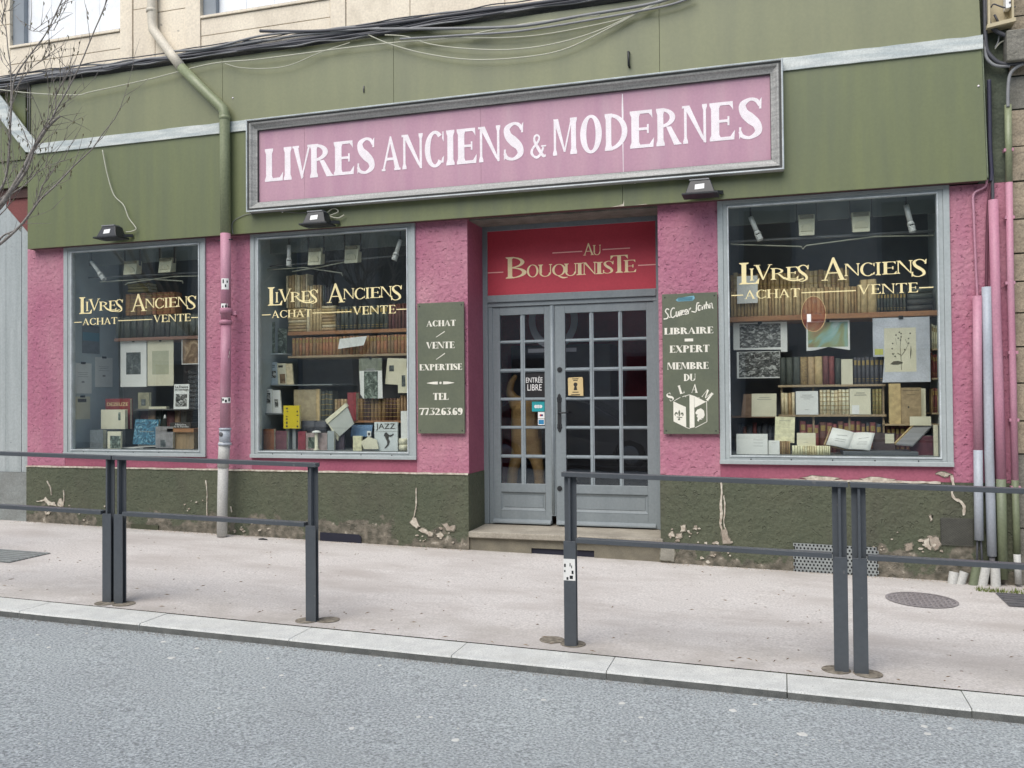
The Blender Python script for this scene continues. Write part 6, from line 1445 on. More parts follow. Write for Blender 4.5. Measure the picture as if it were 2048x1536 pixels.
# books below the small shelves
row(1475,1556,900,847,.45,8,REDB+BLU,'plain','dim * book in the shaded lower left of the right window','dim books low in the right window',fl3,d=.14,jit=.08)
row(1600,1765,900,845,.46,14,REDB+[REDB[0]]+BLU[:1],'label','* book on the case floor behind the open book','dim books low in the right window',fl3,d=.14,jit=.1)
row(1774,1832,900,852,.40,6,REDB,'label','* volume below the tall tan books at right','dim books low in the right window',fl3,d=.14,jit=.02)
facebook(1779,767,1801,848,.36,.05,TAN[1],'tall narrow tan book at the right under the botanical print',base=F(1800,848,.36).z)
facebook(1842,777,1851,848,.39,.04,PAPERC,'thin cream book peeping out behind the tan cover at right',base=F(1800,848,.36).z)
facebook(1803,775,1842,848,.35,.04,col('tan_cover',(.42,.31,.18)),'wide tan cover with a dark dot, under the botanical print',base=F(1800,848,.36).z,lines=((.1,.92,.9,.93),(.3,.8,.7,.81)),pic=(.33,.44,.40,.49),picm=INK)
shelf(F(1770,849,.34).x, c3b-.001, F(1800,848,.36).z, .34, .014, WOODT, 'short tan ledge under the tall tan books at right')
# floor display
facebook(1473,868,1535,908,.12,.02,PAPER,'wide white booklet at the lower left corner of the right window',base=fl3,lines=((.55,.7,.85,.715),(.55,.55,.85,.565),(.55,.4,.85,.415)))
facebook(1537,881,1559,908,.14,.015,PAPER,'small grey-white booklet beside the wide white one',base=fl3,lines=TXT[:1])
row(1560,1581,907,882,.14,6,[VEL[2],BRN[2]],'banded','little brown gilt volume of the short row on the case floor',gM,fl3,d=.08,jit=.01)
facebook(1549,834,1588,884,.19,.03,CRM[0],'tall cream booklet tilted above the little brown row',base=fl3+.1,lines=((.2,.85,.8,.865),(.15,.6,.85,.605)),rot=-.04,lean=.1)
row(1584,1661,907,892,.10,16,CRM,'plain','tiny cream volume of the low row on the case floor',gM,fl3,d=.07,jit=.01)
facebook(1594,866,1631,893,.17,.02,PAPERC,'small cream booklet standing above the tiny cream row',base=fl3+.0,lines=((.35,.55,.6,.56),))
# open book
def open_book(L_, label, yd, name='open_book'):
    t = thing('open_book', label, 'book', tuple(F(L_[3][0], L_[3][1], yd)))
    P_ = [Vector(F(px, py, yd+dy)) for px, py, dy in L_[:3]+L_[3:]]
    lt, mt_, rt_, rb_, mbm, lb = P_
    for nm, q, off in (('left_page',(lb,mbm,mt_,lt),0),('right_page',(mbm,rb_,rt_,mt_),0)):
        mb = MB(); n = 6; rows_ = []
        for i in range(n+1):
            u = i/n
            for v in (0,1):
                a_ = q[0].lerp(q[1], u) if v == 0 else q[3].lerp(q[2], u)
                bul = math.sin(math.pi*(u if nm == 'left_page' else 1-u))*.018
                mb.v.append(tuple(a_+Vector((0,-bul,bul*.3))))
        for i in range(n): mb.face([i*2,i*2+2,i*2+3,i*2+1],0,True)
        k = len(mb.v); 
        for i in range(n+1):
            for v in (0,1):
                c_ = Vector(mb.v[i*2+v]); mb.v.append(tuple(c_+Vector((0,.02,-.006))))
        for i in range(n): mb.face([k+i*2,k+i*2+1,k+i*2+3,k+i*2+2])
        mb.face([0,1,k+1,k]); mb.face([n*2+1,n*2,k+n*2,k+n*2+1])
        for i in range(n): mb.face([i*2,k+i*2,k+i*2+2,i*2+2]); mb.face([i*2+1,i*2+3,k+i*2+3,k+i*2+1])
        pgo = mb.build('page', PAPER, t)
        mb = MB()
        for v0 in ((.62,.7),(.3,.33),(.42,.45)):
            a_ = q[0].lerp(q[1],.3).lerp(q[3].lerp(q[2],.3), v0[0])+Vector((0,-.021,.004)); b_ = q[0].lerp(q[1],.75).lerp(q[3].lerp(q[2],.75), v0[1])+Vector((0,-.021,.004)); mb.bar(a_, b_, .0008, .0035)
        mb.build('drawing', INKG, pgo)
    mb = MB(); mb.tube([lb+Vector((0,.024,-.01)), mbm+Vector((0,.03,-.012)), rb_+Vector((0,.024,-.01))], .006, 6); mb.tube([lb+Vector((-.012,.02,0)), lt+Vector((-.012,.03,0))], .007, 6); mb.build('cover_edge', VEL[2], t)
open_book([(1665,855,.30),(1709,865,.32),(1750,866,.28),(1740,901,.1),(1697,898,.13),(1652,889,.14)], 'large open book with white pages and a small drawing, on the case floor', .0)
# dark stand under open book, low table, sloping lectern, red box
mb = MB(); a_, b_ = F(1685,907,.16).x, F(1835,907,.16).x; mb.box(a_, .10, fl3, b_, .5, fl3+.035); tag(mb.build('display_plinth', plain('blue_grey_plinth', (.11,.12,.13)), bevel=.005), 'low blue-grey display block under the open book', 'display block')
facebook(1746,866,1790,893,.28,.03,col('dark_plate',(.09,.06,.06)),'dark book with a cream label and black figure, right of the open book',base=fl3+.036,pic=(.55,.4,.95,.95),picm=PAPERC)
t = thing('book_lectern', 'sloping grey reading stand at the right of the right window', 'book stand', tuple(F(1830,895,.2)))
mb = MB(); q = [F(1790,890,.14),F(1826,893,.12),F(1866,852,.34),F(1830,850,.36)]; mb.hexa([tuple(p) for p in q]+[tuple(Vector(p)+Vector((0,-.004,.014))) for p in q]); mb.build('slope', plain('stand_grey', (.24,.24,.25)), t)
mb = MB(); mb.bar(q[0]+Vector((0,-.01,.012)), q[3]+Vector((0,-.01,.012)), .01, .02); mb.build('edge', TAN[1], t)
t = facebook(1820,833,1862,851,.30,.01,PAPERC,'cream open sheet on top of the sloping stand',cat='paper',base=F(1840,851,.3).z)
facebook(1822,872,1866,908,.22,.10,col('maroon_box',(.12,.03,.045)),'dark maroon box in the lower right corner of the right window',base=fl3)
facebook(1868,850,1876,908,.12,.03,PAPERC,'cream book edge at the far lower right of the right window',base=fl3)
# side shelf at the right
xs_ = c3b-.001
for k, (py, pal, lab) in enumerate(((698,[PAPER,CRM[0]],'* book on the highest right side shelf'),(756,REDB+[PAPER],'* book on the middle right side shelf'),(825,REDB+TAN,'* book on the lowest right side shelf'))):
    z_ = F(1866,py,.5).z; shelf(F(1861,py,.5).x, xs_, z_, .42, .015, WOODT, 'short pale board, '+lab.split(' on the ')[1].split()[0]+' of the small side shelves at the right')
    row(1863,1880,py,py-50,.45,4,pal,'label',lab,'books on the short side shelves of the right window',z_,d=.12)
# prints hung in the right window
def print_sheet(px0, py0, px1, py1, yd, sheet, label, pic=None, picm=None, clip=True, poly=None, lines=()):
    a_ = F(px0,py1,yd); b_ = F(px1,py0,yd); w_, h = b_.x-a_.x, b_.z-a_.z; t = thing('art_print', label, 'print', ((a_.x+b_.x)/2, yd, a_.z))
    mb = MB(); P_ = poly or [(0,0),(1,0),(1,1),(0,1)]; mb.prism([(a_.x+u*w_, a_.z+v*h) for u, v in P_], yd, yd+.002); mb.build('sheet', sheet, t)
    if pic: mb = MB(); mb.box(a_.x+pic[0]*w_, yd-.0008, a_.z+pic[1]*h, a_.x+pic[2]*w_, yd-.0001, a_.z+pic[3]*h); mb.build('picture', picm, t)
    if lines:
        mb = MB()
        for (u0,v0,u1,v1) in lines: mb.box(a_.x+u0*w_, yd-.0012, a_.z+v0*h, a_.x+u1*w_, yd-.0002, a_.z+v1*h)
        mb.build('printed_lines', INKG, t)
    if clip: mb = MB(); mb.box(a_.x+w_*.46, yd-.008, b_.z-.014, a_.x+w_*.54, yd+.006, b_.z+.014); mb.build('clip', BLACKP, t)
    return t, a_, b_
print_sheet(1467,643,1574,706,.46,PAPER,'upper black and white engraving hung at the left of the right window',(.12,.16,.88,.95),PHOTO,poly=[(0,.1),(.88,.08),(.88,0),(1,0),(1,1),(0,1)])
print_sheet(1474,702,1560,757,.47,PAPER,'lower black and white engraving hung under the first one',(.05,.04,.99,.98),PHOTO,False)
print_sheet(1613,640,1699,702,.44,PAPER,'small coloured map of green land and blue sea, curling at the bottom',(.04,.12,.96,.95),MAPM,poly=[(0,0),(.2,.02),(.52,.12),(1,.0),(1,1),(0,1)])
t, a_, b_ = print_sheet(1747,633,1859,765,.38,mat('bluish_mount',(.62,.64,.7),rough=.8),'large botanical print of a stem with leaves on a pale blue mount',(.2,.16,.76,.84),PAPERC,poly=[(.16,0),(1,0),(1,1),(0,1),(0,.4),(.2,.4)])
mb = MB(); w_, h = b_.x-a_.x, b_.z-a_.z
def bp_(u, v): return (a_.x+u*w_, .3785, a_.z+v*h)
mb.tube([bp_(.5,.19),bp_(.49,.4),bp_(.48,.55),bp_(.5,.72)], .0022, 4); mb.tube([bp_(.49,.4),bp_(.58,.5),bp_(.62,.58),bp_(.57,.66)], .002, 4); mb.tube([bp_(.49,.42),bp_(.43,.45)], .003, 4); mb.tube([bp_(.67,.56),bp_(.665,.46),bp_(.66,.36)], [.002,.006,.001], 4); mb.tube([bp_(.38,.45),bp_(.35,.42)], .002, 4); mb.tube([bp_(.42,.58),bp_(.4,.68)], .001, 4)
for u, v in ((.5,.7),(.49,.65),(.34,.52),(.35,.6),(.35,.44),(.39,.40),(.47,.77),(.45,.68),(.56,.5),(.63,.67),(.66,.75),(.5,.75),(.63,.6),(.41,.73)): mb.lathe([(.007,-.001),(.007,0)], bp_(u,v), 7, axis='y')
mb.prism([(bp_(u,v)[0],bp_(u,v)[2]) for u, v in ((.3,.28),(.36,.325),(.44,.33),(.52,.31),(.52,.29),(.44,.27),(.36,.27))], .3775, .379); mb.build('drawing', plain('drawing_ink', (.13,.12,.09)), t)
mb = MB(); p = bp_(.03,.43); q = bp_(.18,.52); mb.box(p[0], .378, p[2], q[0], .3795, q[2]); mb.build('yellow_slip', plain('yellow_slip', (.6,.6,.15)), t)
# oval sticker on the glass
t = thing('oval_sticker', 'red oval portrait sticker on the right window glass below ACHAT', 'sticker', tuple(F(1628,663,0)))
c_ = F(1627,628,.003); rx_, rz_ = (F(1652,628,.003).x-F(1603,628,.003).x)/2, (F(1627,593,.003).z-F(1627,664,.003).z)/2
mb = MB(); mb.prism([(c_.x+rx_*math.cos(2*math.pi*i/28), c_.z+rz_*math.sin(2*math.pi*i/28)) for i in range(28)], .0015, .0035); ovm = pic_mat('oval_print', ((.42,(.22,.045,.03)),(.55,(.3,.09,.05)),(.64,(.18,.1,.1))), 14, 1)
ovm.node_tree.nodes['Principled BSDF'].inputs['Alpha'].default_value = .28; mb.build('oval', ovm, t)
mb = MB(); mb.tube([(c_.x+rx_*math.cos(2*math.pi*i/28), .001, c_.z+rz_*math.sin(2*math.pi*i/28)) for i in range(29)], .003, 4); mb.build('rim', TAN[1], t)
mb = MB(); a_ = F(1614,644,0); b_ = F(1622,628,0); mb.box(a_.x, .0, a_.z, b_.x, .0012, b_.z); mb.build('paper_slip', PAPER, t)
# ------------------------------------------------------------------ lamps under each display ceiling
def lampbox(px0, py0, px1, py1, label, yd=.17):
    a_ = F(px0,py1,yd); b_ = F(px1,py0,yd); w_, h = b_.x-a_.x, b_.z-a_.z; t = thing('display_lamp', label, 'lamp', ((a_.x+b_.x)/2, yd, a_.z), 'square cream display lamps')
    mb = MB(); mb.hexa([(a_.x+.006,yd,a_.z),(b_.x-.006,yd,a_.z),(b_.x-.006,yd+.1,a_.z+.02),(a_.x+.006,yd+.1,a_.z+.02),(a_.x,yd+.03,b_.z),(b_.x,yd+.03,b_.z),(b_.x,yd+.1,b_.z),(a_.x,yd+.1,b_.z)]); mb.build('housing', plain('lamp_cream', (.8,.77,.58)), t, bevel=.006)
    mb = MB(); cx = (a_.x+b_.x)/2; n = 10; pts = [(cx-w_*.36,a_.z+h*.2)]+[(cx-w_*.36*math.cos(math.pi*i/n), a_.z+h*.25+h*.3*math.sin(math.pi*i/n)) for i in range(n+1)]+[(cx+w_*.36,a_.z+h*.2)]
    mb.prism(pts, yd-.002, yd+.02); mb.build('moulded_arch', plain('lamp_arch', (.68,.65,.47)), t, bevel=.003); mb = MB(); mb.box(a_.x+.012, yd+.012, b_.z-h*.22, b_.x-.012, yd+.03, b_.z-h*.05); mb.build('recess', plain('lamp_recess', (.3,.28,.2)), t)
    mb = MB()
    for s_ in (a_.x-.012, b_.x+.012): mb.box(s_-.004, yd+.04, b_.z-h*.35, s_+.004, yd+.06, zWt+.03); mb.box(s_-.012, yd+.045, b_.z-h*.35, s_+.012, yd+.055, b_.z-h*.25)
    mb.build('bracket', IRON, t)
def spot(px0, py0, px1, py1, label, yd=.15):
    a_ = Vector(F(px0,py0,yd)); b_ = Vector(F(px1,py1,yd)); d = (b_-a_); l = d.length; d.normalize(); t = thing('spot_lamp', label, 'lamp', tuple(b_), 'white tubular spot lamps')
    mb = MB(); mb.tube([a_, a_+d*l*.6], .022, 12); mb.tube([a_+d*l*.6, a_+d*l*.72], [.022,.032], 12); mb.build('tube_holder', plain('lamp_white', (.85,.85,.83)), t)
    mb = MB(); mb.tube([a_, Vector((a_.x, a_.y, zWt+.03))], .008, 6); mb.build('stem', IRON, t)
    o = d.orthogonal().normalized(); u = d.cross(o); pts = [a_+d*l*(.74+.24*i/30)+(o*math.cos(i*.95)+u*math.sin(i*.95))*.024 for i in range(31)]
    mb = MB(); mb.tube(pts, .007, 6); mb.build('spiral_bulb', MATS['white_print'], t); mb = MB(); mb.tube([a_+d*l*.72,a_+d*l*.8],.02,8); mb.build('bulb_socket', BLACKP, t)
lampbox(1597,426,1630,472,'left square cream lamp at the top of the right window'); lampbox(1704,421,1741,465,'right square cream lamp at the top of the right window')
spot(1501,434,1521,481,'tubular spot lamp at the top left of the right window'); spot(1812,410,1826,465,'tubular spot lamp at the top right of the right window')
lampbox(614,494,641,531,'left square cream lamp at the top of the middle window'); lampbox(687,489,715,527,'right square cream lamp at the top of the middle window')
spot(578,490,578,533,'tubular spot lamp at the top left of the middle window'); spot(801,479,788,521,'tubular spot lamp at the top right of the middle window')
lampbox(245,520,272,550,'left square cream lamp at the top of the left window'); lampbox(315,514,341,546,'right square cream lamp at the top of the left window')
spot(183,523,209,560,'tubular spot lamp leaning at the top left of the left window')
def rod(pts, r_, label, mm=CABG, yd=.3): 
    mb = MB(); mb.tube([tuple(F(p[0],p[1],yd)) for p in pts], r_, 6); tag(mb.build('curtain_wire', mm), label, 'wire')
rod([(1461,484),(1868,462)], .012, 'thick grey rail across the top of the right window'); rod([(1461,488),(1472,489),(1602,493),(1606,498),(1612,491),(1749,473),(1868,471)], .006, 'thin pale wire bent across the right window under the rail', CABW, .25)
rod([(521,534),(814,510)], .009, 'grey rail across the top of the middle window'); rod([(533,540),(608,535),(683,546),(685,552)], .006, 'pale wire descending to the right in the middle window', CABW, .25); rod([(585,543),(640,534),(690,524)], .006, 'pale wire rising to the right in the middle window', CABW, .24)
rod([(171,556),(398,545)], .009, 'grey rail across the top of the left window'); rod([(200,564),(290,558),(365,562),(366,567)], .006, 'pale wire with a hooked right end in the left window', CABW, .25); rod([(250,570),(256,566),(345,553),(398,552)], .006, 'pale wire with a hooked left end in the left window', CABW, .24)
# ============ MIDDLE WINDOW
gA = 'books on the upper shelf of the middle window'; gB = 'books on the second shelf of the middle window'
yS2 = .38
z1_ = (F(577,664,yS2).z+F(813,656.5,yS2).z)/2; z2_ = (F(582,711,yS2).z+F(815,707,yS2).z)/2
xsl = F(575,664,yS2).x
shelf(xsl, c2b-.001, z1_, yS2, .036, WOODO, 'upper orange shelf of the middle window'); shelf(xsl, c2b-.001, z2_, yS2, .024, WOODT, 'second shelf of the middle window, holding the brown row')
VT = [VEL[0], VEL[2], TAN[1]]
stack(575,612,663,616,yS2+.01,8,VT,'tan book lying in the leftmost stack on the upper middle shelf',gA,z1_)
row(571,614,615,549,yS2+.01,8,VT,'plain','tall tan book standing on top of the leftmost stack',gA,None,d=.13,jit=.02)
row(612,643,662,617,yS2+.01,5,VT,'plain','tan book standing between the two lying stacks',gA,z1_,d=.13,jit=.02)
row(614,643,616,570,yS2+.01,6,VT,'plain','tan book standing above those between the two stacks',gA,None,d=.13,jit=.02)
stack(643,671,661,611,yS2+.01,8,VT,'tan book lying in the stack next to the dark green set',gA,z1_)
row(644,664,610,570,yS2+.01,4,[GRN[1],BLU[1]],'plain','grey book standing on top of the right lying stack',gA,None,d=.13)
row(671,776,659,611,yS2+.01,12,GRN,'label','* volume of the long set on the upper middle shelf',gA,z1_,d=.14,jit=.01,wj=.06)
row(776,816,657,607,yS2+.01,6,REDB,'plain','* volume at the right end of the upper middle shelf',gA,z1_,d=.14,jit=.01,wj=.06)
row(583,816,709,672,yS2+.01,34,BRN,'label','small * volume of the long row on the second middle shelf',gB,z2_,d=.12,jit=.02,wj=.12)
print_sheet(676,672,734,698,.33,PAPER,'crooked white paper slip before the brown row',clip=False,poly=[(.0,.0),(.88,.25),(1,1),(.06,.84)])
# left side: green covers, small face-on books on two ledges
facebook(525,644,549,706,.34,.012,GREENP,'larger dark green cover with a pale outline at the left of the middle window',base=F(540,707,.34).z,lines=((.3,.86,.75,.89),))
facebook(556,656,573,707,.44,.012,GREENP,'smaller dark green cover beside the larger one',base=F(560,708,.44).z,lines=((.3,.86,.75,.89),))
shelf(c2a+.001, F(578,710,.42).x, F(540,707,.34).z-.001, .30, .012, SIDEG, 'top ledge on the left side of the middle window')
zl = F(590,769,.34).z; shelf(c2a+.001, F(668,769,.34).x, zl, .30, .014, plain('grey_ledge', (.2,.22,.22)), 'grey ledge under the small picture books at left')
facebook(536,724,556,766,.32,.02,mat('bluish_cover',(.5,.58,.64),rough=.5),'small pale blue book with a dark photo on the grey ledge',base=zl,lines=((.4,.85,.8,.88),(.4,.77,.8,.8)),pic=(.42,.3,.85,.62),picm=PHOTO,skew=-.12,lean=.1)
facebook(555,726,573,766,.33,.02,PAPERC,'small cream book with a brown picture on the grey ledge',base=zl,lines=((.2,.8,.7,.9),),pic=(.3,.05,.9,.5),picm=BROWNP,skew=-.12,lean=.1)
facebook(571,727,587,767,.34,.02,VEL[0],'small faded cover at the right of the grey ledge trio',base=zl,lines=TXT[:2],skew=-.16,lean=.1)
zl2 = F(560,826,.26).z; shelf(c2a+.001, F(580,826,.26).x, zl2, .2, .014, MATS['grey_ledge'], 'lower grey ledge under two white picture books')
facebook(521,778,545,826,.22,.02,PAPER,'left white book with a dark photo on the lower ledge',base=zl2,lines=((.2,.9,.8,.93),),pic=(.35,.4,.85,.85),picm=PHOTO,skew=-.08,lean=.08)
facebook(546,780,563,824,.23,.02,PAPER,'right white book with a small figure on the lower ledge',base=zl2,pic=(.3,.25,.7,.6),picm=PHOTO,skew=-.14,lean=.08)
facebook(567,811,599,857,.16,.03,plain('yellow_cover', (.72,.56,.03)),'bright yellow book with black lettering down both edges',base=F(580,857,.16).z,lines=((.16,.05,.26,.14),(.16,.2,.26,.3),(.16,.38,.26,.44),(.16,.5,.26,.55),(.2,.72,.3,.76),(.16,.84,.28,.9),(.82,.05,.92,.13),(.84,.28,.9,.34),(.82,.55,.94,.6),(.82,.7,.9,.78)),picm=INK)
stn = MB(); p = F(583,880,.2); 
for dx in (-.05,.03): stn.box(p.x+dx-.02, .2, fl2, p.x+dx+.02, .26, F(580,857,.16).z)
tag(stn.build('display_stand', plain('grey_stand', (.3,.32,.33)), bevel=.003), 'pair of grey upright blocks under the yellow book', 'display block')
zk = F(600,841,.36).z
facebook(588,779,632,840,.34,.03,col('beige_cover',(.45,.37,.23)),'large plain beige cover standing in the middle window',base=zk); facebook(632,778,639,840,.345,.03,TAN[1],'narrow tan strip of a book right of the beige cover',base=zk)
row(640,665,841,778,.37,3,[GRN[1]],'banded','tall grey-green volume beside the beige cover','tall grey-green set in the middle window',zk,d=.12)
shelf(c2a+.15, F(668,841,.3).x, zk, .3, .014, DARK, 'dark ledge under the beige cover')
zr_ = F(750,841,.40).z; shelf(F(662,841,.38).x, c2b-.001, zr_, .38, .022, WOODO, 'orange ledge under the brown gilt set'); gC = 'gilt set on the lower right ledge of the middle window'
row(712,800,840,797,.40,12,[BRN[2],col('dark_brown_leather',(.12,.06,.045))],'banded','dark brown gilt-banded volume right of the red box',gC,zr_,d=.14,jit=.01,wj=.06)
row(667,694,841,798,.40,4,[VEL[2],BRN[2]],'banded','brown gilt-banded volume left of the red box',gC,zr_,d=.14,jit=.01,wj=.06)
facebook(695,785,712,842,.37,.08,col('red_box',(.33,.05,.06)),'tall red slipcase between the brown gilt volumes',base=zr_)
row(800,816,840,790,.40,3,[BRN[2]],'plain','dull tall book at the right end of the gilt set',gC,zr_,d=.14)
print_sheet(718,716,764,762,.36,col('grey_green_mount',(.24,.26,.2)),'grey-green title sheet with a pale oval above the landscape print',lines=((.32,.35,.7,.55),(.3,.42,.72,.48)))
print_sheet(719,741,765,797,.35,PAPER,'landscape print with white side margins hung at the right of the middle window',(.2,.0,.8,.98),GREENP,False,poly=[(.16,0),(1,.0),(.97,1),(0,1),(.04,.15)])
print_sheet(770,715,813,770,.40,PAPERC,'leaning cream print with a small round mark, upper right of the middle window',pic=(.2,.5,.42,.72),picm=PORTR,clip=False,poly=[(0,.04),(.62,.0),(1,.5),(1,.96),(.12,1)])
print_sheet(796,735,817,786,.36,PAPERC,'small mounted picture overlapping the leaning cream print',pic=(.35,.25,.7,.7),picm=PORTR,clip=False)
# diamond book
yb_ = .20; P4 = [(691,808),(703,852),(676,884),(652,838)]; t = thing('open_book', 'grey-white open book standing on its corner like a diamond', 'book', tuple(F(676,884,yb_)))
mb = MB(); q = [F(694,812,yb_),F(705,848,yb_-.03),F(677,873,yb_-.02),F(655,846,yb_+.02)]; mb.prism([(p.x,p.z) for p in q], yb_, yb_+.012); mb.build('cover', plain('grey_white_cover', (.5,.52,.48)), t)
mb = MB(); q2 = [F(692,806,yb_),F(696,812,yb_),F(655,848,yb_),F(651,840,yb_)]; mb.prism([(p.x,p.z) for p in q2], yb_-.01, yb_+.02); q3_ = [F(656,846,yb_),F(677,873,yb_),F(676,882,yb_),F(671,874,yb_)]; mb.prism([(p.x,p.z) for p in q3_], yb_-.006, yb_+.016); mb.build('page_block', VEL[1], t)
mb = MB(); p = F(676,884,yb_); mb.box(p.x-.05, yb_+.03, fl2, p.x+.05, yb_+.06, p.z+.08); mb.build('prop', col('purple_grey',(.12,.09,.12)), t)
facebook(701,850,742,873,.30,.01,plain('blue_card', (.13,.24,.4)),'plain blue card lying behind the JAZZ book',cat='card',base=F(720,873,.3).z,lean=.3)
jz = facebook(749,844,795,897,.13,.02,plain('jazz_cover', (.68,.72,.72)),'white book titled JAZZ with a black saxophone player',base=fl2,lines=((.02,.665,.98,.675),))
a_ = F(752,861,.128); b_ = F(790,847,.128); sans('title', 'JAZZ', a_.x, a_.z, b_.x, b_.z, .1275, INK, jz)
mb = MB(); a_ = F(750,897,.128); b_ = F(795,863,.128); U2 = lambda u, v: (a_.x+(b_.x-a_.x)*u, a_.z+(b_.z-a_.z)*v)
mb.prism([U2(*p) for p in ((.45,.92),(.53,.95),(.58,.85),(.66,.78),(.78,.84),(.8,.9),(.84,.82),(.7,.68),(.62,.72),(.6,.6),(.66,.42),(.62,.22),(.5,.05),(.42,.0),(.44,.06),(.54,.24),(.54,.4),(.48,.56),(.44,.74),(.4,.72),(.42,.86))], .1265, .1285); mb.build('figure', INK, jz)
facebook(706,872,723,898,.12,.03,CRM[0],'small cream book at the foot of the diamond book',base=fl2)
mb = MB(); q = [F(728,898,.1),F(757,898,.1),F(755,880,.12),F(740,873,.14),F(723,884,.12)]; mb.prism([(p.x,p.z) for p in q], .1, .112); tag(mb.build('folded_card', PAPERC), 'cream folded card with pointed top left of the JAZZ book', 'card')
facebook(734,862,742,872,.16,.008,PAPER,'tiny white tag with a black mark beside the JAZZ book',cat='tag',pic=(.25,.2,.75,.7),picm=INK,base=F(738,873,.16).z)
facebook(802,822,814,876,.14,.05,PAPER,'tall white book standing at the right edge of the middle window',base=fl2+.085)
stack(797,816,898,877,.12,2,[PAPERC],'white book lying at the lower right corner of the middle window','white books lying in the middle window',fl2)
facebook(612,866,654,898,.15,.03,col('pinkish_cover',(.42,.33,.32)),'pinkish cover with small green figures on the case floor',base=fl2,pic=(.1,.1,.5,.75),picm=GREENP)
t = thing('mushroom_lamp', 'small pale mushroom-shaped ornament on the case floor', 'ornament', tuple(F(632,898,.1)))
p = F(632,897,.11); zt_ = F(632,860,.11).z; mb = MB(); mb.lathe([(.034,0),(.03,.01),(.018,.02),(.017,zt_-fl2-.03)], (p.x,.12,fl2), 14); mb.build('stem', PAPERC, t); mb = MB(); mb.lathe([(.018,0),(.045,.002),(.048,.008),(.034,.02),(.008,.026)], (p.x,.12,zt_-.03), 16); mb.build('cap', PAPER, t)
row(600,652,868,842,.24,2,[BLU[0]],'plain','black covered book lying behind the pinkish cover','black covers in the middle window',None,d=.1)
facebook(596,863,611,898,.17,.03,col('crimson_cover',(.3,.05,.07)),'narrow crimson book on the case floor',base=fl2)
facebook(527,858,548,898,.14,.04,col('russet_leather',(.3,.12,.06)),'russet leather book at the lower left corner of the middle window',base=fl2)
facebook(549,862,573,898,.17,.04,col('plum_cloth',(.2,.08,.1)),'plum cloth book beside the russet one',base=fl2)
facebook(655,862,668,898,.14,.03,plain('pale_grey_book', (.38,.42,.43)),'pale grey narrow book under the diamond book',base=fl2)
# ============ LEFT WINDOW
yS1 = .42; z1_ = (F(228,677,yS1).z+F(398,670.5,yS1).z)/2; shelf(F(228,676,yS1).x, c1b-.001, z1_, yS1, .036, WOODP, 'pinkish wooden shelf of the left window')
gL = 'books on the shelf of the left window'
row(229,398,671,630,yS1+.01,15,GRN,'plain','dim * book on the shelf of the left window',gL,z1_,d=.14,jit=.02)
row(249,349,629,585,yS1+.01,9,BRN,'banded','brown gilt book standing in the upper row of the left window',gL,None,d=.13,jit=.02)
stack(254,296,584,566,yS1+.01,3,[OLV[0]],'olive book lying on top of the brown row in the left window',gL,None)
print_sheet(241,681,293,774,.46,PAPER,'white print with a dark central picture hung in the left window',(.22,.27,.78,.75),PORTR)
print_sheet(295,680,347,772,.46,PAPERC,'cream print with a faint drawing, right of the one with the dark picture',(.18,.25,.82,.77),mat('faint_print',(.5,.5,.36),(.45,.45,.33),scale=12))
t, a_, b_ = print_sheet(364,678,401,729,.44,BROWNP,'brown picture in a thin white frame at the right of the left window',clip=False)
mb = MB(); mb.box(a_.x,.435,a_.z,a_.x+.008,.4395,b_.z); mb.box(a_.x+.008,.435,a_.z,b_.x,.4395,a_.z+.008); mb.build('frame', PAPER, t)
xw = c1a+.004
def wallsheet(px0, py0, px1, py1, label, m_=PAPER, marks=(), mm=None):
    a_ = S(px0,py1,xw); b_ = S(px1,py0,xw); z0_, z1_ = min(a_.z,b_.z), max(a_.z,b_.z); t = thing('art_print', label, 'print', (xw, (a_.y+b_.y)/2, z0_))
    y0_, y1_ = max(a_.y,.07), min(b_.y,.84); mb = MB(); mb.box(xw, y0_, z0_, xw+.002, y1_, z1_); mb.build('sheet', m_, t)
    if marks:
        mb = MB()
        for (u0,v0,u1,v1) in marks: mb.box(xw+.0021, y0_+(y1_-y0_)*u0, z0_+(z1_-z0_)*v0, xw+.003, y0_+(y1_-y0_)*u1, z0_+(z1_-z0_)*v1)
        mb.build('print', mm or INKG, t)
    mb = MB(); yc_ = (y0_+y1_)/2; mb.box(xw+.001, yc_-.03, z1_-.012, xw+.012, yc_+.03, z1_+.012); mb.build('clip', BLACKP, t)
LN = ((.2,.68,.8,.69),(.25,.62,.75,.63),(.2,.55,.8,.56),(.42,.35,.58,.41))
wallsheet(148,727,183,787,'lower white notice clipped to the left side wall',PAPER,LN); wallsheet(190,716,225,774,'higher white notice clipped to the left side wall',PAPER,LN)
wallsheet(164,653,199,706,'dim poster with red, white and blue bands on the left side wall',col('grey_poster',(.2,.22,.24)),((.02,.45,.98,.75),),plain('poster_blue',(.1,.25,.33))); wallsheet(149,793,180,839,'lowest cream sheet clipped to the left side wall',PAPERC,((.2,.75,.75,.9),),INK)
rb_ = facebook(211,797,260,868,.34,.04,col('red_title_book',(.3,.045,.045)),'tall red book with pale capitals behind the white one in the left window',base=F(235,868,.34).z)
a_ = F(214,812,.338); b_ = F(256,805,.338); sans('title','DEZEUZE', a_.x, a_.z, b_.x, b_.z, .338, CREAML, rb_)
facebook(202,819,250,858,.26,.04,PAPERC,'cream book with a dark slim emblem standing in front of the red one',base=F(226,858,.26).z,pic=(.72,.45,.82,.85),picm=GREENP)
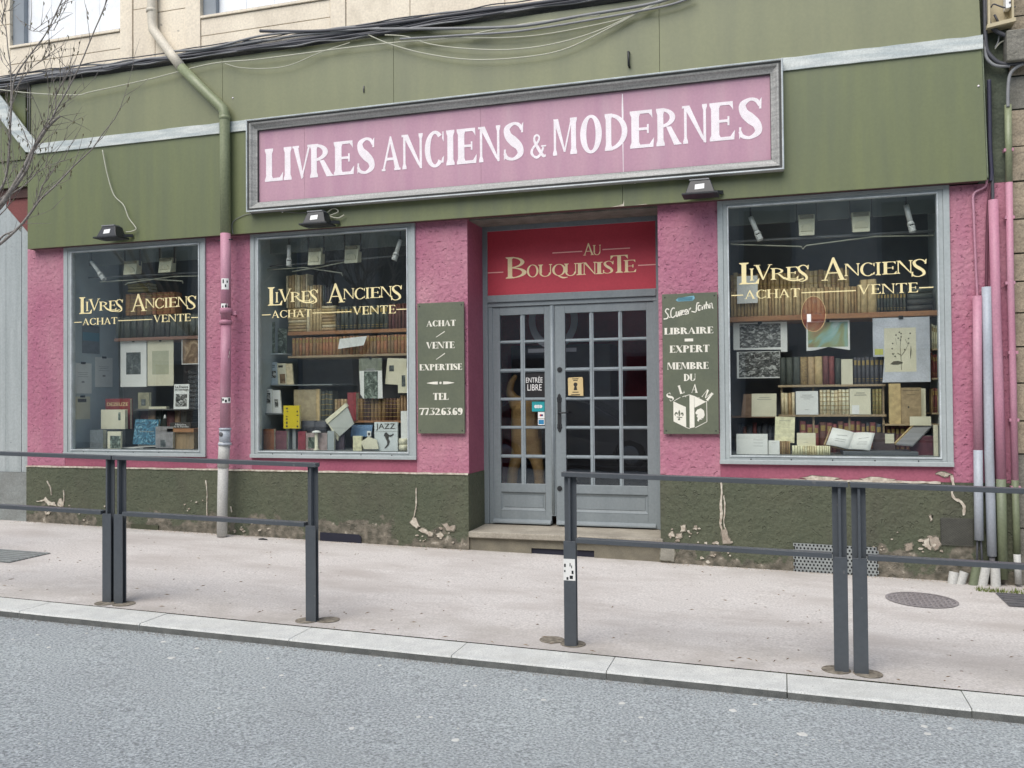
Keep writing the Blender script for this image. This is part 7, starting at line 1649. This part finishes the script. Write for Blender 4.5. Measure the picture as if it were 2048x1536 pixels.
mb = MB(); a_, b_ = F(204,859,.3).x, F(256,859,.3).x; mb.box(a_,.26,fl1,b_,.46,F(226,858,.26).z-.001); tag(mb.build('display_block', plain('dark_block',(.04,.045,.05)), bevel=.004), 'dark block holding the red and cream books', 'display block')
facebook(276,785,298,817,.42,.04,col('stone_cover',(.34,.32,.22)),'small stone-coloured book standing on the dim rear ledge',base=F(287,818,.42).z,pic=(.3,.2,.7,.6),picm=PORTR)
zq = F(320,818,.42).z; shelf(F(262,818,.42).x, F(378,818,.42).x, zq, .4, .014, DARK, 'dim rear ledge of the left window')
mb = MB(); a_, b_ = F(298,818,.41), F(333,812,.41); mb.box(a_.x,.405,zq,b_.x,.46,zq+.028); tag(mb.build('book', PAPERC, bevel=.002), 'thin cream book lying flat on the dim rear ledge', 'book')
row(262,372,866,820,.5,8,[BRN[2],GRN[0],REDB[1]],'plain','dim * book under the rear ledge of the left window','dim books low in the left window',fl1+.16,d=.12,jit=.05)
mg = facebook(347,768,377,818,.20,.006,PAPER,'white magazine titled La France en héritage with a group photo',cat='magazine',base=F(360,818,.2).z,pic=(.12,.1,.88,.6),picm=PHOTO,lean=.05)
a_ = F(350,776,.2); b_ = F(375,771,.2); sans('title','La France', a_.x, a_.z, b_.x, b_.z, .207, INK, mg); a_ = F(349,782,.2); b_ = F(376,777,.2); sans('title','en héritage', a_.x, a_.z, b_.x, b_.z, .206, INK, mg)
facebook(265,839,312,888,.16,.03,BLUEC,'blue patterned book leaning on the case floor',base=F(290,889,.16).z,lean=.15,rot=-.02,lines=((.25,.5,.85,.53),))
facebook(311,853,346,893,.14,.03,col('mauve_grey_cover',(.36,.34,.34)),'grey cover with a small portrait beside the blue book',base=fl1+.01,pic=(.28,.05,.58,.38),picm=PORTR,lines=TXT[:2])
hb = MB(); a_, b_ = F(345,856,.2), F(385,845,.2); hb.box(a_.x,.16,F(365,856,.2).z,b_.x,.3,F(365,845,.2).z); hbk = hb.build('book', INK, bevel=.002); tag(hbk, 'black book lying on the wooden stand, titled Histoire de la Famille', 'book')
a2, b2_ = F(351,851,.158), F(372,847,.158); sans('title','Histoire', a2.x, a2.z, b2_.x, b2_.z, .1585, MATS['white_print'], hbk); a2, b2_ = F(347,855,.158), F(377,851.5,.158); sans('title','de la Famille', a2.x, a2.z, b2_.x, b2_.z, .1585, MATS['white_print'], hbk)
t = thing('wooden_stand', 'small pale wooden stand in the lower right of the left window', 'book stand', tuple(F(370,896,.15))); mb = MB(); a_, b_ = F(338,864,.18), F(392,857,.18); mb.box(a_.x,.14,a_.z,b_.x,.36,F(365,856.5,.2).z); mb.build('top', WOODO, t, bevel=.002); mb = MB(); a3, b3 = F(349,896,.18), F(388,864,.18); mb.box(a3.x,.18,fl1,b3.x,.32,a_.z-.0005); mb.build('body', mat('pale_wood',(.42,.3,.18),rough=.6,scale=6,stretch=(5,5,.5)), t, bevel=.002)
facebook(215,863,242,897,.11,.02,PAPERC,'slim book with a dark green landscape cover on the case floor',base=fl1,pic=(.2,.02,.98,.75),picm=GREENP)
facebook(180,860,206,897,.16,.06,col('grey_box',(.2,.22,.23)),'plain grey box standing at the lower left of the left window',base=fl1)
for k, (pts, lab) in enumerate((([(238,896),(285,897),(310,888),(262,886)],'open leaflet lying flat at the centre of the case floor'),([(270,897),(318,894),(322,886),(296,884)],'pale leaflet overlapping the flat open one'))):
    q = []
    for px, py in pts:
        d = ray(px, py); tt = (fl1+.004+.003*k-CAM.z)/d.z; q.append(CAM+d*tt)
    mb = MB(); mb.hexa([tuple(p) for p in q]+[tuple(p+Vector((0,0,.003))) for p in q]); tag(mb.build('leaflet', PAPER), lab, 'leaflet')
mb = MB(); p = F(330,837,.3); mb.lathe([(.016,0),(.013,.012),(.01,.03),(.004,.042)], (p.x,.3,p.z), 12); tag(mb.build('bell', MATS['white_print']), 'tiny white bell-shaped ornament before the dim books', 'ornament')
mb = MB()
for k in range(12):
    a_ = F(376,742+k*9,.6); mb.box(a_.x, .6, a_.z-.034, c1b-.002, .606, a_.z)
tag(mb.build('slatted_panel', col('slate_slats',(.09,.1,.11))), 'dark slatted panel at the right side of the left window', 'panel', kind='stuff')
# ============ room behind the door
def s_(n_, m_, *b): mb = MB(); mb.box(*b); return struct(mb.build(n_, m_))
RW = mat('crimson_wall', (.6,.06,.09), rough=.6, scale=2)
ra, rb2 = xD0-.3, xD1+.5; yr0, yr1 = DD+.18, 1.9
s_('room_floor', plain('room_floor_brown', (.12,.08,.06)), ra, DD+.2, gz(xD0), rb2, yr1, zStepT-.02); s_('room_back_wall', RW, ra, yr1, 0, rb2, yr1+.05, 3.4)
s_('room_left_wall', RW, ra-.05, yr0, 0, ra, yr1, 3.4); s_('room_right_wall', RW, rb2, yr0, 0, rb2+.05, yr1, 3.4); s_('room_ceiling', DARK, ra, yr0, 3.0, rb2, yr1, 3.05)
mb = MB(); a_ = F(1022,690,1.4); b_ = F(1222,860,1.4); mb.box(a_.x, 1.4, zStepT, b_.x, 1.85, F(1100,690,1.4).z); tag(mb.build('dark_cabinet', DARK, bevel=.01), 'tall dark cabinet seen dimly behind the door panes', 'cabinet')
mb = MB(); a_ = F(1108,800,1.1); b_ = F(1310,800,1.1); mb.box(a_.x, 1.1, zStepT-.02, b_.x, 1.35, a_.z); mb.box(a_.x-.02, 1.08, a_.z, b_.x+.02, 1.37, a_.z+.03); tag(mb.build('dark_counter', plain('counter_dark', (.03,.03,.032)), bevel=.01), 'dark counter seen low behind the right door leaf', 'counter')
t = thing('oval_shop_emblem', 'pale grey oval ring sign seen behind the top door panes', 'sign', tuple(F(1104,680,DD+.35))); c_ = F(1106,640,DD+.35); mb = MB(); 
R1, R2 = .26, .19; n = 40
for k in range(n):
    a1_, a2_ = 2*math.pi*k/n, 2*math.pi*(k+1)/n; P_ = []
    for rr in (R2, R1):
        for aa in (a1_, a2_): P_.append((c_.x+rr*math.cos(aa), c_.z+rr*1.15*math.sin(aa)))
    mb.prism([P_[0],P_[1],P_[3],P_[2]], DD+.35, DD+.36)
mb.build('ring', plain('ring_grey', (.45,.46,.48)), t); mb = MB(); mb.box(c_.x-.27, DD+.352, c_.z-.33, c_.x+.24, DD+.362, c_.z-.29); mb.build('lower_bar', MATS['ring_grey'], t)
# pale carved figure behind the left leaf
def skin(name, joints_, edges_, mm, parent, sub=2):
    me = bpy.data.meshes.new(name); org = world_loc(parent); me.from_pydata([tuple(Vector(j[:3])-org) for j in joints_], edges_, []); me.materials.append(mm)
    o = bpy.data.objects.new(name, me); C.objects.link(o); o.parent = parent; sk = o.modifiers.new('skin', 'SKIN')
    for i, j in enumerate(joints_): me.skin_vertices[0].data[i].radius = (j[3], j[4] if len(j) > 4 else j[3])
    me.skin_vertices[0].data[0].use_root = True; s2 = o.modifiers.new('sub', 'SUBSURF'); s2.levels = sub; s2.render_levels = sub
    for p in me.polygons: p.use_smooth = True
    return o
yf_ = DD+.42
t = thing('wooden_statue', 'tan wooden carved figure standing behind the left door leaf', 'statue', tuple(F(1050,1000,yf_)))
def j_(px, py, r_, dy=0, r2=None): p = F(px,py,yf_+dy); return (p.x, p.y, p.z, r_, r2 or r_)
TANW = mat('tan_lacquered_wood', (.5,.33,.13), (.4,.25,.1), rough=.3, scale=5, stretch=(1,1,3), coat=.3)
skin('figure_body', [j_(1056,845,.16), j_(1050,812,.15), j_(1028,802,.07), j_(1018,782,.045), j_(1024,762,.035), j_(1033,750,.022), j_(1056,880,.15), j_(1036,905,.075), j_(1026,940,.06), j_(1022,985,.055), j_(1072,905,.075), j_(1078,945,.06), j_(1080,990,.055), j_(1076,808,.06), j_(1086,850,.045)], [(0,1),(1,2),(2,3),(3,4),(4,5),(0,6),(6,7),(7,8),(8,9),(6,10),(10,11),(11,12),(1,13),(13,14)], TANW, t)
mb = MB(); p = F(1050,1000,yf_); mb.box(p.x-.3, yf_-.15, zStepT-.02, p.x+.3, yf_+.2, F(1050,985,yf_).z); mb.build('base', plain('statue_base', (.2,.14,.09)), t, bevel=.01)
# ------------------------------------------------------------------ the street behind the camera (seen in the glass)
def opp(x0, x1, h, mm, label, y=-12.3, n=3, storeys=2, win=None):
    t = thing('opposite_house', label, 'house', ((x0+x1)/2, y, -.2)); mb = MB(); mb.box(x0, y-6, -1, x1, y, h); mb.build('wall', mm, t)
    mb = MB(); mb.box(x0-.1, y-.02, h, x1+.1, y+.35, h+.2); mb.build('cornice', GRSTONE, t)
    w_ = (x1-x0)/n
    for i in range(n):
        for k in range(storeys):
            zc = .6+k*3.1; cx = x0+w_*(i+.5); m_ = MB(); m_.box(cx-.6, y+.002, zc, cx+.6, y+.05, zc+2.0); f_ = m_.build('window', WFR, t); m_ = MB(); m_.box(cx-.5, y+.052, zc+.1, cx+.5, y+.06, zc+1.9); m_.build('pane', plain('dark_pane',(.03,.035,.04),rough=.1), f_)
opp(-17.5, -7.5, 6.6, mat('opp_render_a', (.55,.54,.51), (.48,.47,.44), rough=.9), 'brown grey house across the street, reflected in the middle window')
opp(-7.4, 4.0, 6.9, mat('opp_render_b', (.48,.49,.49), (.42,.43,.43), rough=.9), 'dark grey house across the street, reflected in the door', n=4)
opp(4.1, 13.0, 6.3, mat('opp_render_c', (.55,.53,.49), (.48,.46,.42), rough=.9), 'tan house across the street, reflected in the right window')
opp(-30, -17.6, 7.2, mat('opp_render_d', (.75,.77,.78), (.7,.72,.73), rough=.9), 'pale house across the street, reflected in the left window', n=3, storeys=2)
# parked car facing along the street behind the camera
car = thing('parked_car', 'dark grey parked car across the street, reflected in the door panes', 'car', (-4.4, -10.2, rz(-4.4,-9.2)))
CARP = mat('car_paint_dark', (.2,.21,.22), rough=.25, spec=.6, scale=3, fine=.0, coat=.8); CGL = plain('car_glass', (.01,.012,.014), rough=.05); CRB = plain('tyre_rubber', (.015,.015,.016), rough=.9); CRM_ = plain('alloy', (.45,.46,.47), rough=.35, metallic=.6)
zc0 = rz(-4.4,-9.2); xc, ycar, hw = -4.4, -10.15, .85
prof = [(-2.1,.35),(-2.15,.62),(-2.05,.82),(-1.2,.98),(-.45,1.45),(.2,1.58),(1.2,1.55),(1.85,1.1),(2.1,1.0),(2.12,.5),(2.05,.33),(1.75,.3),(1.62,.52),(1.35,.62),(1.08,.52),(.95,.28),(-.95,.28),(-1.08,.52),(-1.35,.62),(-1.62,.52),(-1.75,.3)]
mb = MB(); n = len(prof); st_ = [(-hw,.86),(-hw*.93,.97),(-hw*.6,1.0),(hw*.6,1.0),(hw*.93,.97),(hw,.86)]
for (yy, s_) in st_:
    for (u, v) in prof:
        k = 1 if v < 1.0 else s_; mb.v.append((xc-u*(1 if v < 1 else (.9+.1*s_)), ycar+yy*(1 if v < 1.0 else .86), zc0+(v if v < 1 else 1+(v-1)*s_)))
for i in range(len(st_)-1):
    for j in range(n): mb.face([i*n+j, i*n+(j+1)%n, (i+1)*n+(j+1)%n, (i+1)*n+j], 0, True)
mb.face(list(range(n))); mb.face([5*n+j for j in range(n)][::-1]); mb.build('body', CARP, car)
for poly in ([(-1.0,1.02),(-.4,1.38),(.3,1.48),(.3,1.04)],[(.36,1.04),(.36,1.48),(1.1,1.46),(1.6,1.1)]):
    mb = MB(); b = []
    for (u, v) in poly:
        s_ = .86; vv = 1+(v-1)*.86; b.append((xc-u, ycar+hw*.86+.012+(.06 if v < 1.1 else 0), zc0+vv))
    k = len(mb.v); mb.v += b+[(p[0],p[1]-.02,p[2]) for p in b]; mb.face([0,1,2,3]); mb.face([7,6,5,4])
    for i in range(4): mb.face([i,(i+1)%4,4+(i+1)%4,4+i])
    mb.build('side_window', CGL, car)
mb = MB(); mb.tube([(xc+1.15,ycar+.75,zc0+1.0),(xc+.45,ycar+.74,zc0+1.39),(xc-.2,ycar+.74,zc0+1.5),(xc-1.2,ycar+.74,zc0+1.47),(xc-1.8,ycar+.76,zc0+1.08)], .02, 6); mb.build('window_trim', CRM_, car)
for u in (-.95, .1):
    mb = MB(); mb.tube([(xc+u-.09,ycar+hw+.02,zc0+.9),(xc+u+.09,ycar+hw+.02,zc0+.9)], .014, 6); mb.build('door_handle', CRM_, car)
for u in (-1.35,1.35):
    for s_ in (1,-1):
        mb = MB(); mb.lathe([(.2,-.1),(.3,-.1),(.32,-.06),(.32,.06),(.3,.1),(.2,.1)], (xc+u, ycar+s_*(hw-.1), zc0+.31), 20, axis='y'); wh = mb.build('wheel', CRB, car); mb = MB(); mb.lathe([(.19,-.105),(.2,.0),(.19,.105),(.05,.11)], (xc+u, ycar+s_*(hw-.1), zc0+.31), 20, axis='y'); mb.build('rim', CRM_, wh)
for u, nm in ((2.02,'headlight'),(-2.02,'tail_light')):
    for s_ in (1,-1):
        mb = MB(); mb.box(xc+u-.08, ycar+s_*.75-.12, zc0+.66, xc+u+.08, ycar+s_*.75+.115, zc0+.8); mb.build(nm, CRM_ if nm == 'headlight' else plain('lamp_red',(.3,.02,.02)), car, bevel=.02)
# bare tree across the street, reflected in the middle window
t2 = thing('bare_tree', 'bare tree across the street, reflected in the middle window', 'tree', (-9.3, -10.3, -.05)); mb = MB(); mb.tube([(-9.3,-10.3,-.1),(-9.25,-10.3,1.4),(-9.3,-10.3,2.6)], [.13,.11,.1], 10); mb.build('trunk', BARK, t2)
mb = MB()
def br(p, d, l, r_, lv):
    q = [p]; c_ = p
    for i in range(4): d = (d+Vector((rnd.uniform(-.2,.2),rnd.uniform(-.2,.2),rnd.uniform(-.05,.2)))).normalized(); c_ = c_+d*l/4; q.append(c_)
    mb.tube(q, [r_*(1-.12*i) for i in range(5)], 5, cap=False)
    if lv:
        for k in range(3): br(q[rnd.randint(2,4)], (d+Vector((rnd.uniform(-.9,.9),rnd.uniform(-.9,.9),rnd.uniform(-.1,.6)))).normalized(), l*.72, r_*.55, lv-1)
for k in range(5): br(Vector((-9.3,-10.3,2.4)), Vector((math.cos(k*1.25),math.sin(k*1.25),1.3)).normalized(), 1.7, .06, 4)
mb.build('limbs', BARK, t2)
